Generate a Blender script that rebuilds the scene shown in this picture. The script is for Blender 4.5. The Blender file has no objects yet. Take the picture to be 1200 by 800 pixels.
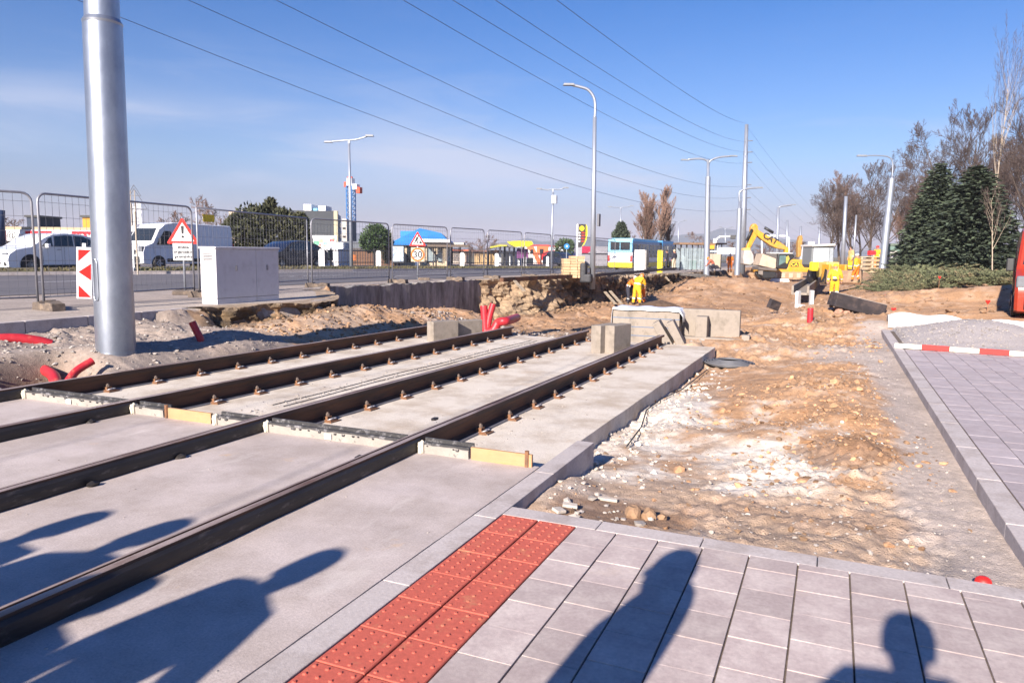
import bpy, bmesh, math, random
import numpy as np
from mathutils import Vector, Matrix
PI=math.pi
R=math.radians
scene=bpy.context.scene
COL=scene.collection
rng=random.Random(7)

# ------------------------------------------------------------------ camera model
FPX=860.; CAMH=1.6; PITCH=math.atan(104/FPX); YAW=R(23.506); ROLL=.012
_f=Vector((-math.sin(YAW)*math.cos(PITCH),math.cos(YAW)*math.cos(PITCH),-math.sin(PITCH)))
_r=Vector((math.cos(YAW),math.sin(YAW),0)); _u=_r.cross(_f)
_r2=math.cos(ROLL)*_r+math.sin(ROLL)*_u; _u2=-math.sin(ROLL)*_r+math.cos(ROLL)*_u
CAM=Vector((0,0,CAMH)); _fh=Vector((-math.sin(YAW),math.cos(YAW),0))
def ray(px,py): return _f+_r2*((px-600)/FPX)-_u2*((py-400)/FPX)
def on(px,py,z=0.):                      # where a sight line meets the level z
    d=ray(px,py); return CAM+d*((z-CAMH)/d.z)
def at(px,py,dist):                      # point at a horizontal forward distance
    d=ray(px,py); return CAM+d*(dist/d.dot(_fh))

# ------------------------------------------------------------------ mesh builder
class MB:
    def __init__(s): s.v=[]; s.f=[]; s.m=[]
    def add(s,vs,fs,mi=0):
        b=len(s.v); s.v.extend([tuple(v) for v in vs])
        for f in fs: s.f.append(tuple(b+i for i in f)); s.m.append(mi)
        return s
    def box(s,c,d,rz=0,mi=0,M=None,top=1.0):
        hx,hy,hz=d[0]/2,d[1]/2,d[2]/2
        vs=[]
        for z in (-hz,hz):
            k=top if z>0 else 1.0
            for x,y in ((-hx,-hy),(hx,-hy),(hx,hy),(-hx,hy)): vs.append(Vector((x*k,y*k,z)))
        if M is None: M=Matrix.Translation(c)@Matrix.Rotation(rz,4,'Z')
        else: M=Matrix.Translation(c)@M.to_4x4()
        return s.add([M@v for v in vs],[(0,3,2,1),(4,5,6,7),(0,1,5,4),(1,2,6,5),(2,3,7,6),(3,0,4,7)],mi)
    def b2(s,x0,x1,y0,y1,z0,z1,mi=0): return s.box(((x0+x1)/2,(y0+y1)/2,(z0+z1)/2),(abs(x1-x0),abs(y1-y0),abs(z1-z0)),mi=mi)
    def tube(s,pts,r,n=8,mi=0,cap=True):
        pts=[Vector(p) for p in pts]; k=len(pts)
        rs=r if isinstance(r,(list,tuple)) else [r]*k
        vs=[];fs=[]; prev=None
        for i,p in enumerate(pts):
            t=(pts[min(i+1,k-1)]-pts[max(i-1,0)])
            if t.length<1e-9: t=Vector((0,0,1))
            t.normalize()
            if prev is None:
                a=Vector((0,0,1)) if abs(t.z)<.9 else Vector((1,0,0))
                u=t.cross(a).normalized()
            else:
                u=(prev-t*prev.dot(t)); 
                if u.length<1e-6: u=t.orthogonal()
                u.normalize()
            prev=u; w=t.cross(u)
            for j in range(n):
                an=2*PI*j/n; vs.append(p+(u*math.cos(an)+w*math.sin(an))*rs[i])
        for i in range(k-1):
            for j in range(n):
                a=i*n+j;b=i*n+(j+1)%n; fs.append((a,b,b+n,a+n))
        if cap: fs.append(tuple(range(n-1,-1,-1))); fs.append(tuple(range((k-1)*n,k*n)))
        return s.add(vs,fs,mi)
    def cyl(s,p0,p1,r0,r1=None,n=12,mi=0): return s.tube([p0,p1],[r0,r0 if r1 is None else r1],n,mi)
    def prism(s,poly,a,b,axis='x',mi=0):      # poly in the two other axes
        n=len(poly)
        def P(t,u,w):
            if axis=='x': return (t,u,w)
            if axis=='y': return (u,t,w)
            return (u,w,t)
        vs=[P(a,*q) for q in poly]+[P(b,*q) for q in poly]
        fs=[tuple(range(n)),tuple(range(2*n-1,n-1,-1))]
        for i in range(n):
            j=(i+1)%n; fs.append((i,i+n,j+n,j))
        return s.add(vs,fs,mi)
    def lathe(s,prof,n=16,c=(0,0,0),mi=0,M=None):
        vs=[];fs=[];k=len(prof)
        for r,z in prof:
            for j in range(n):
                an=2*PI*j/n; vs.append(Vector((r*math.cos(an),r*math.sin(an),z)))
        for i in range(k-1):
            for j in range(n):
                a=i*n+j;b=i*n+(j+1)%n; fs.append((a,b,b+n,a+n))
        fs.append(tuple(range(n-1,-1,-1))); fs.append(tuple(range((k-1)*n,k*n)))
        T=Matrix.Translation(c)
        if M is not None: T=T@M.to_4x4()
        return s.add([T@v for v in vs],fs,mi)
    def sheet(s,pts,mi=0): return s.add(pts,[tuple(range(len(pts)))],mi)
    def build(s,name,mats,parent=None,smooth=False,bev=0,loc=None,fixn=True):
        me=bpy.data.meshes.new(name); me.from_pydata(s.v,[],s.f)
        if not isinstance(mats,(list,tuple)): mats=[mats]
        for m in mats: me.materials.append(m)
        if len(mats)>1: me.polygons.foreach_set('material_index',s.m)
        if fixn and len(s.f)<60000:
            bm=bmesh.new(); bm.from_mesh(me); bmesh.ops.recalc_face_normals(bm,faces=bm.faces); bm.to_mesh(me); bm.free()
        if smooth: 
            me.polygons.foreach_set('use_smooth',[True]*len(me.polygons))
        me.update()
        o=bpy.data.objects.new(name,me); COL.objects.link(o)
        if parent is not None: o.parent=parent
        if loc is not None: o.location=loc
        if bev:
            b=o.modifiers.new('bevel','BEVEL'); b.width=bev; b.segments=2; b.limit_method='ANGLE'; b.angle_limit=R(40); b.harden_normals=False
        if smooth=='auto':
            e=o.modifiers.new('es','EDGE_SPLIT'); e.split_angle=R(38)
        return o
def tag(o,label,cat,group=None):
    o['label']=label; o['category']=cat
    if group: o['group']=group
    return o
def struct(o,label=None):
    o['kind']='structure'
    if label: o['label']=label
    return o
def thing(name,label,cat,loc=(0,0,0),rz=0,group=None,rot=None):
    o=bpy.data.objects.new(name,None); COL.objects.link(o); o.location=loc
    o.rotation_euler=rot if rot else (0,0,rz); o.empty_display_size=.2
    return tag(o,label,cat,group)
def dup(root,loc,rz=None,label=None,scale=None,group=None,rot=None):
    r=root.copy(); COL.objects.link(r); r.location=loc
    if rz is not None: r.rotation_euler=(0,0,rz)
    if rot is not None: r.rotation_euler=rot
    if scale is not None: r.scale=(scale,)*3 if not isinstance(scale,(tuple,list)) else scale
    if label: r['label']=label
    if group: r['group']=group
    for ch in [c for c in bpy.data.objects if c.parent==root]:
        c=ch.copy(); COL.objects.link(c); c.parent=r
        for g in [x for x in bpy.data.objects if x.parent==ch]:
            d=g.copy(); COL.objects.link(d); d.parent=c
    return r
ORD=['first','second','third','fourth','fifth','sixth','seventh','eighth','ninth','tenth','eleventh','twelfth','thirteenth','fourteenth','fifteenth','sixteenth','seventeenth','eighteenth','nineteenth','twentieth']

# ------------------------------------------------------------------ materials
MATS={}
def blotch(m,col,scale,lo,hi,amt=.8,stretch=None):
    nt=m.node_tree; N=nt.nodes; L=nt.links; b=N['Principled BSDF']; src=b.inputs['Base Color'].links[0].from_socket
    tc=N.new('ShaderNodeTexCoord'); mp=N.new('ShaderNodeMapping'); mp.inputs['Location'].default_value=(scale*3.1,7.7,0)
    if stretch: mp.inputs['Scale'].default_value=stretch
    L.new(tc.outputs['Object'],mp.inputs[0]); n=N.new('ShaderNodeTexNoise'); n.inputs['Scale'].default_value=scale; n.inputs['Detail'].default_value=9; n.inputs['Roughness'].default_value=.72; n.inputs['Distortion'].default_value=.4; L.new(mp.outputs[0],n.inputs['Vector'])
    r=N.new('ShaderNodeMapRange'); r.inputs[1].default_value=lo; r.inputs[2].default_value=hi; r.inputs[3].default_value=0; r.inputs[4].default_value=amt; L.new(n.outputs['Fac'],r.inputs[0])
    x=N.new('ShaderNodeMix'); x.data_type='RGBA'; x.inputs[7].default_value=(*col,1); L.new(r.outputs[0],x.inputs[0]); L.new(src,x.inputs[6]); L.new(x.outputs[2],b.inputs['Base Color'])
def mat(name,col,rough=.7,metal=0,var=.15,scale=6,bump=0,bscale=60,col2=None,c2amt=.5,c2scale=1.5,island=0,spec=.5,coat=0,c2contrast=.15,trans=0,alpha=1,attr=None,stretch=None):
    if name in MATS: return MATS[name]
    m=bpy.data.materials.new(name); m.use_nodes=True; nt=m.node_tree; N=nt.nodes; L=nt.links
    b=N['Principled BSDF']; b.inputs['Roughness'].default_value=rough; b.inputs['Metallic'].default_value=metal
    b.inputs['Specular IOR Level'].default_value=spec; b.inputs['Coat Weight'].default_value=coat
    tc=N.new('ShaderNodeTexCoord'); src=tc.outputs['Object']
    if stretch:
        mp=N.new('ShaderNodeMapping'); mp.inputs['Scale'].default_value=stretch; L.new(src,mp.inputs[0]); src=mp.outputs[0]
    no=N.new('ShaderNodeTexNoise'); no.inputs['Scale'].default_value=scale; no.inputs['Detail'].default_value=6; no.inputs['Roughness'].default_value=.65
    L.new(src,no.inputs['Vector'])
    mr=N.new('ShaderNodeMapRange'); mr.inputs[1].default_value=.3; mr.inputs[2].default_value=.7; mr.inputs[3].default_value=1-var; mr.inputs[4].default_value=1+var
    L.new(no.outputs['Fac'],mr.inputs[0])
    cur=None
    if attr:
        at_=N.new('ShaderNodeAttribute'); at_.attribute_name=attr; cur=at_.outputs['Color']
    if col2 is not None:
        n2=N.new('ShaderNodeTexNoise'); n2.inputs['Scale'].default_value=c2scale; n2.inputs['Detail'].default_value=8; n2.inputs['Roughness'].default_value=.7
        L.new(src,n2.inputs['Vector'])
        r2=N.new('ShaderNodeMapRange'); r2.inputs[1].default_value=1-c2amt-c2contrast+.02; r2.inputs[2].default_value=1-c2amt+c2contrast
        r2.inputs[1].default_value=.5+(.5-c2amt)*.5-c2contrast*.5; r2.inputs[2].default_value=.5+(.5-c2amt)*.5+c2contrast*.5
        L.new(n2.outputs['Fac'],r2.inputs[0])
        mx=N.new('ShaderNodeMix'); mx.data_type='RGBA'; mx.inputs[6].default_value=(*col,1); mx.inputs[7].default_value=(*col2,1)
        if cur: L.new(cur,mx.inputs[6])
        L.new(r2.outputs[0],mx.inputs[0]); cur=mx.outputs[2]
    vm=N.new('ShaderNodeVectorMath'); vm.operation='SCALE'
    if cur: L.new(cur,vm.inputs[0])
    else: vm.inputs[0].default_value=col
    L.new(mr.outputs[0],vm.inputs['Scale']); cur=vm.outputs[0]
    if island:
        g=N.new('ShaderNodeNewGeometry'); m3=N.new('ShaderNodeMapRange'); m3.inputs[3].default_value=1-island; m3.inputs[4].default_value=1+island
        L.new(g.outputs['Random Per Island'],m3.inputs[0]); v2=N.new('ShaderNodeVectorMath'); v2.operation='SCALE'
        L.new(cur,v2.inputs[0]); L.new(m3.outputs[0],v2.inputs['Scale']); cur=v2.outputs[0]
    L.new(cur,b.inputs['Base Color'])
    if bump:
        nb=N.new('ShaderNodeTexNoise'); nb.inputs['Scale'].default_value=bscale; nb.inputs['Detail'].default_value=5; L.new(src,nb.inputs['Vector'])
        bp=N.new('ShaderNodeBump'); bp.inputs['Strength'].default_value=min(1,bump); bp.inputs['Distance'].default_value=.01*max(1,bump); L.new(nb.outputs['Fac'],bp.inputs['Height'])
        L.new(bp.outputs[0],b.inputs['Normal'])
    if trans: b.inputs['Transmission Weight'].default_value=trans
    if alpha<1: b.inputs['Alpha'].default_value=alpha
    MATS[name]=m; return m
concrete=mat('concrete',(.48,.41,.385),.85,var=.2,scale=90,bump=.18,bscale=160,col2=(.36,.30,.27),c2amt=.5,c2scale=1.4,c2contrast=.22)
concrete_lo=mat('concrete_fresh',(.62,.55,.47),.85,var=.2,scale=80,bump=.2,bscale=160,col2=(.44,.36,.28),c2amt=.42,c2scale=1.6,c2contrast=.2)
kerbm=mat('kerb_concrete',(.44,.39,.375),.85,var=.16,scale=50,bump=.2,bscale=150,col2=(.35,.30,.28),c2amt=.4,c2scale=3,island=.06)
blockm=mat('block_concrete',(.26,.22,.185),.85,var=.08,scale=12,bump=.2,bscale=120,col2=(.19,.16,.13),c2amt=.35,c2scale=4,island=.06)
pavem=mat('paver_grey',(.385,.312,.295),.8,var=.13,scale=45,bump=.18,bscale=200,col2=(.49,.415,.385),c2amt=.42,c2scale=5,island=.12,c2contrast=.22)
pavem2=mat('paver_mauve',(.35,.295,.30),.8,var=.07,scale=10,bump=.2,bscale=160,col2=(.40,.35,.36),c2amt=.4,c2scale=2.5,island=.08,c2contrast=.3)
sandm=mat('joint_sand',(.12,.09,.07),.95,var=.4,scale=40)
sandj=mat('joint_sand_pale',(.5,.4,.3),.95,var=.3,scale=40)
redtile=mat('tactile_red',(.46,.095,.062),.8,var=.16,scale=40,bump=.2,bscale=160,col2=(.47,.22,.11),c2amt=.16,c2scale=6,island=0,c2contrast=.2)
rubberm=mat('black_rubber',(.022,.018,.017),.55,var=.4,scale=12,bump=.3,bscale=60,col2=(.12,.10,.09),c2amt=.22,c2scale=14,stretch=(1,.25,1))
rustm=mat('rail_rust',(.16,.068,.032),.75,var=.3,scale=8,bump=.3,bscale=90,col2=(.045,.025,.018),c2amt=.5,c2scale=4,stretch=(1,.12,1))
railtop=mat('rail_head_steel',(.40,.31,.27),.5,metal=.35,var=.2,scale=8,col2=(.15,.08,.05),c2amt=.4,c2scale=3,stretch=(1,.15,1))
clipm=mat('clip_rust',(.15,.08,.05),.8,var=.3,scale=30,col2=(.22,.10,.045),c2amt=.5,c2scale=20)
boltm=mat('bolt_steel',(.16,.12,.10),.6,metal=.3,var=.3,scale=40)
clipw=mat('clip_spring',(.42,.40,.42),.5,metal=.5,var=.2,scale=30)
galv=mat('galvanised',(.40,.43,.48),.40,metal=.85,var=.1,scale=5,col2=(.30,.33,.39),c2amt=.5,c2scale=3,c2contrast=.25,stretch=(1,1,.5),bump=.06,bscale=25)
galv2=mat('galvanised_far',(.36,.39,.45),.45,metal=.6,var=.08,scale=2)
fencem=mat('fence_steel',(.27,.27,.30),.5,metal=.5,var=.15,scale=12)
wirem=mat('mesh_wire',(.20,.20,.22),.55,metal=.4,var=.1,scale=8)
cabm=mat('cabinet_shell',(.56,.55,.57),.55,var=.05,scale=8,col2=(.46,.45,.46),c2amt=.3,c2scale=3,bump=.08,bscale=80)
wallm=mat('old_wall',(.33,.30,.28),.9,var=.2,scale=8,bump=.4,bscale=18,col2=(.09,.075,.065),c2amt=.45,c2scale=3,stretch=(1,1,.22),c2contrast=.25)
woodm=mat('raw_timber',(.42,.245,.125),.75,var=.15,scale=10,col2=(.40,.2,.07),c2amt=.35,c2scale=6,stretch=(.3,1,1),bump=.15,bscale=60)
woodg=mat('grey_timber',(.36,.29,.21),.85,var=.2,scale=14,col2=(.24,.18,.12),c2amt=.4,c2scale=6)
whitep=mat('white_paint',(.78,.78,.79),.5,var=.04,scale=10)
whitec=mat('car_white',(.75,.76,.79),.25,var=.02,scale=4,coat=.6)
redp=mat('red_paint',(.62,.02,.015),.5,var=.08,scale=10)
redpipe=mat('red_plastic',(.42,.02,.03),.45,var=.15,scale=12,col2=(.5,.12,.08),c2amt=.25,c2scale=8)
blackp=mat('black_paint',(.02,.02,.022),.5,var=.2,scale=10)
asph=mat('asphalt',(.105,.098,.108),.85,var=.15,scale=3,bump=.3,bscale=120,col2=(.14,.125,.13),c2amt=.4,c2scale=.5,stretch=(1,.15,1))
glassd=mat('dark_glass',(.02,.025,.03),.08,var=.1,scale=3,spec=.8)
yelm=mat('machine_yellow',(.58,.29,.015),.5,var=.15,scale=5,col2=(.36,.22,.09),c2amt=.36,c2scale=1.6,c2contrast=.25)
hiv_y=mat('hivis_yellow',(.70,.39,.015),.85,var=.3,scale=7,bump=3,bscale=9,col2=(.48,.25,.03),c2amt=.35,c2scale=5)
hiv_o=mat('hivis_orange',(.75,.17,.012),.85,var=.3,scale=7,bump=3,bscale=9,col2=(.45,.12,.03),c2amt=.35,c2scale=5)
band=mat('reflective_band',(.62,.62,.6),.5,var=.05,scale=9)
darkcl=mat('dark_cloth',(.03,.03,.045),.9,var=.2,scale=9)
skinm=mat('skin',(.45,.24,.16),.6,var=.05,scale=9)
bootm=mat('boot',(.04,.03,.025),.7,var=.2,scale=9)
beigec=mat('beige_cloth',(.45,.38,.28),.9,var=.1,scale=9)
hairm=mat('hair_dark',(.03,.02,.015),.7,var=.2,scale=9)
hairb=mat('hair_fair',(.45,.36,.24),.7,var=.2,scale=9)
footm=mat('fence_foot_rubber',(.11,.085,.07),.9,var=.3,scale=12,col2=(.2,.15,.11),c2amt=.4,c2scale=9)

blotch(concrete,(.50,.34,.21),1.3,.64,.72,.7); blotch(concrete,(.62,.56,.52),2.2,.58,.72,.6,(1,.35,1)); blotch(concrete,(.27,.22,.20),.9,.60,.74,.5); blotch(concrete,(.20,.17,.15),26,.70,.76,.6)
blotch(concrete_lo,(.50,.34,.20),1.6,.62,.72,.6); blotch(concrete_lo,(.30,.25,.21),1.1,.60,.75,.5,(1,.4,1)); blotch(concrete_lo,(.22,.18,.15),24,.70,.76,.6)
blotch(pavem,(.50,.38,.28),1.1,.60,.74,.5); blotch(pavem,(.70,.64,.60),14,.66,.74,.5); blotch(pavem,(.25,.21,.20),30,.70,.76,.5)
blotch(kerbm,(.50,.38,.27),2.0,.62,.72,.5); blotch(redtile,(.52,.33,.20),3,.62,.74,.5)
# ------------------------------------------------------------------ noise (numpy)
def _hash(ix,iy,seed):
    n=(ix.astype(np.int64)*374761393+iy.astype(np.int64)*668265263+seed*1442695041)&0xffffffff
    n=((n^(n>>13))*1274126177)&0xffffffff
    return ((n^(n>>16))&0xffffff)/float(0xffffff)
def vnoise(x,y,seed=0):
    ix=np.floor(x);iy=np.floor(y);fx=x-ix;fy=y-iy
    u=fx*fx*fx*(fx*(fx*6-15)+10);v=fy*fy*fy*(fy*(fy*6-15)+10)
    a=_hash(ix,iy,seed);b=_hash(ix+1,iy,seed);c=_hash(ix,iy+1,seed);d=_hash(ix+1,iy+1,seed)
    return (a*(1-u)+b*u)*(1-v)+(c*(1-u)+d*u)*v
def fbm(x,y,o=5,seed=0,g=.5):
    s=0;a=1;t=0
    ca,sa=math.cos(.6),math.sin(.6)
    for i in range(o):
        s=s+a*(vnoise(x,y,seed+i*17)-.5); t+=a; a*=g
        x,y=(x*ca-y*sa)*2.03+11.3,(x*sa+y*ca)*2.03-7.1
    return s/t
def sst(a,b,x):
    t=np.clip((x-a)/(b-a),0,1); return t*t*(3-2*t)
# ================================================================== TERRAIN
def plat(y): return np.interp(y,[-50,30,45,60,75,95,4000],[.5,.5,.36,.15,0.0,-.05,-.05])
def edgex(y): return np.interp(y,[-100,9.2,10.3,12.5,13.8,16,17.8,26.6,30,45,60,110,140],[-10.9,-10.9,-10.6,-10.0,-10.4,-12.2,-14.15,-13.1,-11.3,-10.7,-10.7,-10.9,-9])
def pit(y): return np.interp(y,[4,14.6,15.5,18,24,60,90,120,160],[-.45,-.45,-.5,-.6,-.98,-1.1,-1.2,-.7,-.1])
MOUNDS=[ # x,y,amp,sx,sy
 (.25,9.0,.17,.42,1.3),(-.6,9.6,.15,.6,1.0),(-1.45,8.2,.09,.35,1.2),(-.45,7.5,.12,.5,.5),(.30,6.95,.14,.26,.40),(0.05,11.3,.15,.6,1.0),(-.9,10.8,.10,.4,.5),(.1,8.0,.07,.25,.3),
 (-.4,17.4,-.26,1.2,1.8),(1.0,19.2,.2,.8,.8),(-1.9,15.0,-.15,.8,.5),(-1.75,5.0,.10,.22,.5),
 (-5,52,1.0,3.0,3.5),(-8.5,50,.8,2.5,4),(-3.4,27,.2,1.5,2),(-6.5,44,.5,2.5,3),
 (5.5,31,.5,4,2.0),(8.5,30.5,.45,3,2),(4.5,23.5,.15,2,1.2),(-9.8,33,.25,1.2,3),(-9.5,41,.3,1.2,3),
 (-9.6,13.2,.3,.9,1.3),(-9.2,11.4,.18,.6,.9),(-11.6,16.2,.35,1.0,1.0),(-10.4,19.3,.55,1.5,1.8),(-9.3,16.3,.35,.9,1.2),
 (-9.0,6.9,.10,.5,.8),(-8.75,8.6,.08,.5,1.5)]
def height(x,y):
    x=np.asarray(x,float);y=np.asarray(y,float)
    P=plat(y);E=edgex(y)
    # right hand side ground and the pit
    G=np.interp(y,[0,4,14,22,30,45,80,150],[-.11,-.11,-.09,-.04,-.02,.0,.05,0])
    xb=np.interp(y,[12,15,20,38,90,140],[-4.5,-3.4,-3.0,.3,3.5,3.5])
    k=sst(-2.4,2.2,x-xb)
    F=pit(y)*(1-k)+G*k
    near_=np.interp(x,[-2.1,-1.2,.3,1.05],[0,.25,.8,1])*(np.interp(y,[4.1,5.5,9,14],[.02,.14,.22,.32]))-np.interp(y,[4.1,5.5,9,14],[.07,.25,.32,.42])
    F=np.where(y<14.3,np.where(x>-2.3,near_,-.5),F)
    kk=sst(14.0,15.2,y)
    F=np.where((y<15.2)&(y>14.0)&(x>-2.3),near_*(1-kk)+(pit(y)*(1-k)+G*k)*kk,F)
    # strip left of the rails
    Ls=np.interp(x,[-10.9,-10.2,-9.2,-8.6,-8.15,-8.0],[.36,.30,.22,.13,-.02,-.12])
    Lm=np.interp(x,[-10.6,-9.4,-8.6,-8.15,-8.0],[.12,.1,.02,-.1,-.14])
    l1=sst(9.0,10.6,y); L=Ls*(1-l1)+Lm*l1
    l2=sst(14.0,18.5,y); L=L*(1-l2)+pit(y)*l2
    m=1-sst(-8.3,-7.8,x); F=np.where(y<14.3,L*m+F*(1-m),L*(1-sst(-9,-6,x))+F*sst(-9,-6,x))
    # bank to plateau
    w=np.interp(y,[0,9.2,10,16,17.6,17.8,26.6,26.9,28,150],[.02,.02,.55,.6,.3,.02,.02,.5,1.1,1.6])
    nb=fbm(x*1.3,y*1.3,4,5)*2
    nb2=nb*np.interp(y,[0,9.2,10,17.5,17.8,26.5,27,140],[0,0,.28,.28,0,0,.8,.9])
    w=np.where((y>26.6)&(y<74),.2,w); nb2=np.where((y>26.6)&(y<74),.28,nb2); w=np.where((y>10.2)&(y<16.6),.2,w); nb2=np.where((y>10.2)&(y<16.6),.16,nb2)
    b=sst(0,1,(x-E+nb2)/w)
    h=P*(1-b)+F*b
    for mx,my,a,sx,sy in MOUNDS: h=h+a*np.exp(-((x-mx)/sx)**2-((y-my)/sy)**2)*(x>edgex(y)+.0)
    # roughness
    soil=((x>-2.12)&(x<1.06)&(y>4.1))|((y>14.6)&(x>E+.1))|((x>E)&(x<-8.05))|(x>1.3)&(y>20)
    fade=np.where(soil,1.,0.)*sst(200,60,y)
    gr=sst(.45,.75,x-fbm(x*.8,y*.8,3,3)*.9)*(y<20)      # smooth gravel strip by the kerb
    near=(y<17)
    a1=fbm(x*.9,y*.9,3,1)*.16; a2=fbm(x*4,y*4,5,2,.6)
    lump=np.abs(fbm(x*7,y*7,4,9,.6))
    zone=sst(-.12,.12,fbm(x*.7+3,y*.5,3,21)+.03)
    A=.13*(.35+zone)
    far=np.interp(y,[0,16,25,60,110],[1,1.3,2.2,3.,2.])
    right=sst(2,5,x)
    calm=1-.75*np.exp(-((x-.3)/3.5)**4-((y-46)/13)**4)
    fine=np.where(y<16,fbm(x*16,y*16,3,61,.6)*.035*(.4+zone),0)
    h=h+fade*(1-.7*gr)*fine
    h=h+fade*calm*(1-.85*gr)*(1-.3*right)*(a1*far*.8+a2*A*far*.75*np.interp(y,[4,5.5,8],[.45,.7,1])+(lump-.08)*.15*(.3+zone)*np.where(near,np.interp(y,[4,5.5,8],[.25,.45,1]),1.3))
    # the torn bank gets deep vertical bites
    bk=np.exp(-((x-E-.6)/.8)**2)*(y>26.9)*(y<120)+np.exp(-((x-E-.3)/.4)**2)*((y>9.8)&(y<17.2))
    h=h-0*bk
    # hole with pipes left of first rail
    hole=np.exp(-(((x+8.85)/.42)**4+((y-5.75)/.62)**4)); h=h-hole*.6
    # small trench in front of the manhole slabs
    tr=np.exp(-(((x+1.5)/.9)**4+((y-20.6)/.7)**4)); h=h-tr*.75
    h=np.where((x>1.12)&(y<18.3),-.3,h)
    h=np.where((x>-1.78)&(y<4.12),-.3,h)
    h=np.where((x>-8.02)&(x<-2.1)&(y<14.55),-.5,h)
    return h
def gz(x,y): return float(height(np.array([x]),np.array([y]))[0])

def axis(segs):
    out=[]
    for a,b,s in segs:
        n=max(1,int(round((b-a)/s))); out+= [a+(b-a)*i/n for i in range(n)]
    out.append(segs[-1][1]); return np.array(out)
xs=axis([(-3000,-400,650),(-400,-60,60),(-60,-16,4),(-16,-14.2,.3),(-14.2,-8,.065),(-8,-2.3,.16),(-2.3,-2.1,.04),(-2.1,1.12,.026),(1.12,1.16,.02),(1.16,9,.13),(9,24,.5),(24,80,6),(80,400,60),(400,3000,650)])
ys=axis([(-60,0,6),(0,4.0,.2),(4.0,8.5,.03),(8.5,14.4,.048),(14.4,22,.075),(22,34,.12),(34,60,.22),(60,120,.6),(120,220,5),(220,600,60),(600,4200,600)])
X,Y=np.meshgrid(xs,ys); Z=height(X,Y)
ny,nx=X.shape
idx=np.arange(nx*ny).reshape(ny,nx)
quads=np.stack([idx[:-1,:-1],idx[:-1,1:],idx[1:,1:],idx[1:,:-1]],-1).reshape(-1,4)
me=bpy.data.meshes.new('ground'); me.vertices.add(nx*ny); me.vertices.foreach_set('co',np.stack([X,Y,Z],-1).reshape(-1).astype(np.float32))
me.loops.add(quads.size); me.loops.foreach_set('vertex_index',quads.reshape(-1).astype(np.int32))
me.polygons.add(len(quads)); me.polygons.foreach_set('loop_start',(np.arange(len(quads))*4).astype(np.int32)); me.polygons.foreach_set('loop_total',np.full(len(quads),4,np.int32))
me.update(calc_edges=True)
# soil kinds
clay=np.array([.39,.22,.115]);clay2=np.array([.21,.115,.062]);pale=np.array([.41,.29,.205]);lime=np.array([.60,.55,.49]);grey=np.array([.41,.34,.295]);dust=np.array([.29,.24,.21]);dark=np.array([.13,.085,.055]);roots=np.array([.10,.065,.04]);field=np.array([.16,.14,.09])
def mixc(c,d,k): k=np.clip(k,0,1)[...,None]; return c*(1-k)+d*k
C=np.zeros(X.shape+(3,))+pale
n1=fbm(X*1.1,Y*.8,5,41,.6);n2=fbm(X*3,Y*3,5,43,.6);n3=fbm(X*.5,Y*.4,4,47)
C=mixc(C,clay,sst(-.08,.08,n1+n3*.6)*((Y>6)|(X<-8))*.8)
C=mixc(C,clay,.85*sst(14,17,Y)*((X>edgex(Y))))
C=mixc(C,clay,.85*sst(7.4,8.6,Y+n1*3)*sst(13.8,12.5,Y)*sst(-1.9,-1.2,X+n2)*sst(.9,.6,X+n1)*(Y<14))
C=mixc(C,pale,sst(.02,.12,n2)*.5)
C=mixc(C,lime,sst(.25,.95,np.exp(-((X+.55)/.75)**2-((Y-6.5)/1.15)**2)+n2*1.2+n1*.9)*.9*((X>-2.2)&(X<1.1)))
C=mixc(C,lime,sst(.1,.8,np.exp(-((X+1.7)/.45)**2-((Y-8.2)/2.6)**2)+n2*1.4)*.8*((X>-2.3)&(X<1.1)))
C=mixc(C,clay2,sst(.3,.7,np.exp(-((X-.2)/.55)**2-((Y-6.95)/.5)**2)+n2*1.2)*.8*((X>-2.3)&(X<1.1)))
C=mixc(C,np.array([.33,.22,.15]),sst(.35,.7,np.exp(-((X+.1)/1.0)**2-((Y-5.1)/.35)**2)+n2)*.75*((X>-2.3)&(X<1.1)))
C=mixc(C,clay2,sst(.3,.6,np.exp(-((X+1.2)/.45)**2-((Y-4.6)/.4)**2)+n2)*.8*((X>-2.3)&(X<1.1)))
gr=sst(.52,.74,X-n1*.9)*((Y<21)&(X<1.2)); C=mixc(C,grey,gr*.9)
C=mixc(C,grey,sst(.2,.5,np.exp(-((X-.3)/.7)**2-((Y-14.3)/1.5)**2)+n2)*.8*((X>-2.3)&(X<1.1)))
C=mixc(C,dust,((X<-8.05)&(X>-11)&(Y<9.8)).astype(float)*.85)
C=mixc(C,grey,sst(14.5,15,Y)*sst(19.5,17.5,Y+n1*4)*sst(-9.2,-8,X)*sst(-3,-4,X)*.9)
C=mixc(C,dark*1.6,sst(17.0,18,Y+n1*3)*sst(22,19.5,Y+n1*4)*sst(-10,-8,X)*sst(-2.4,-3.4,X)*.75)
C=mixc(C,clay2,sst(20,24,Y)*sst(60,40,Y)*sst(-1,-4,X)*(X>edgex(Y))*.55*sst(-.1,.1,n1))
E_=edgex(Y)
bk=np.exp(-((X-E_-.55)/.85)**2)*((Y>27)&(Y<80)); C=mixc(C,roots,bk*1.0*sst(-.2,.06,n2+.06))
bk=np.exp(-((X-E_-.3)/.5)**2)*((Y>9.8)&(Y<15.8)); C=mixc(C,roots*1.3,bk*.8)
C=mixc(C,dust*1.12,(X<E_-.05).astype(float))
C=mixc(C,np.array([.40,.34,.29]),((X<E_-.05)&(X>-13)).astype(float)*.6)
C=mixc(C,field,(((X>16)|(Y>125)|(X<-48))).astype(float))
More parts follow.
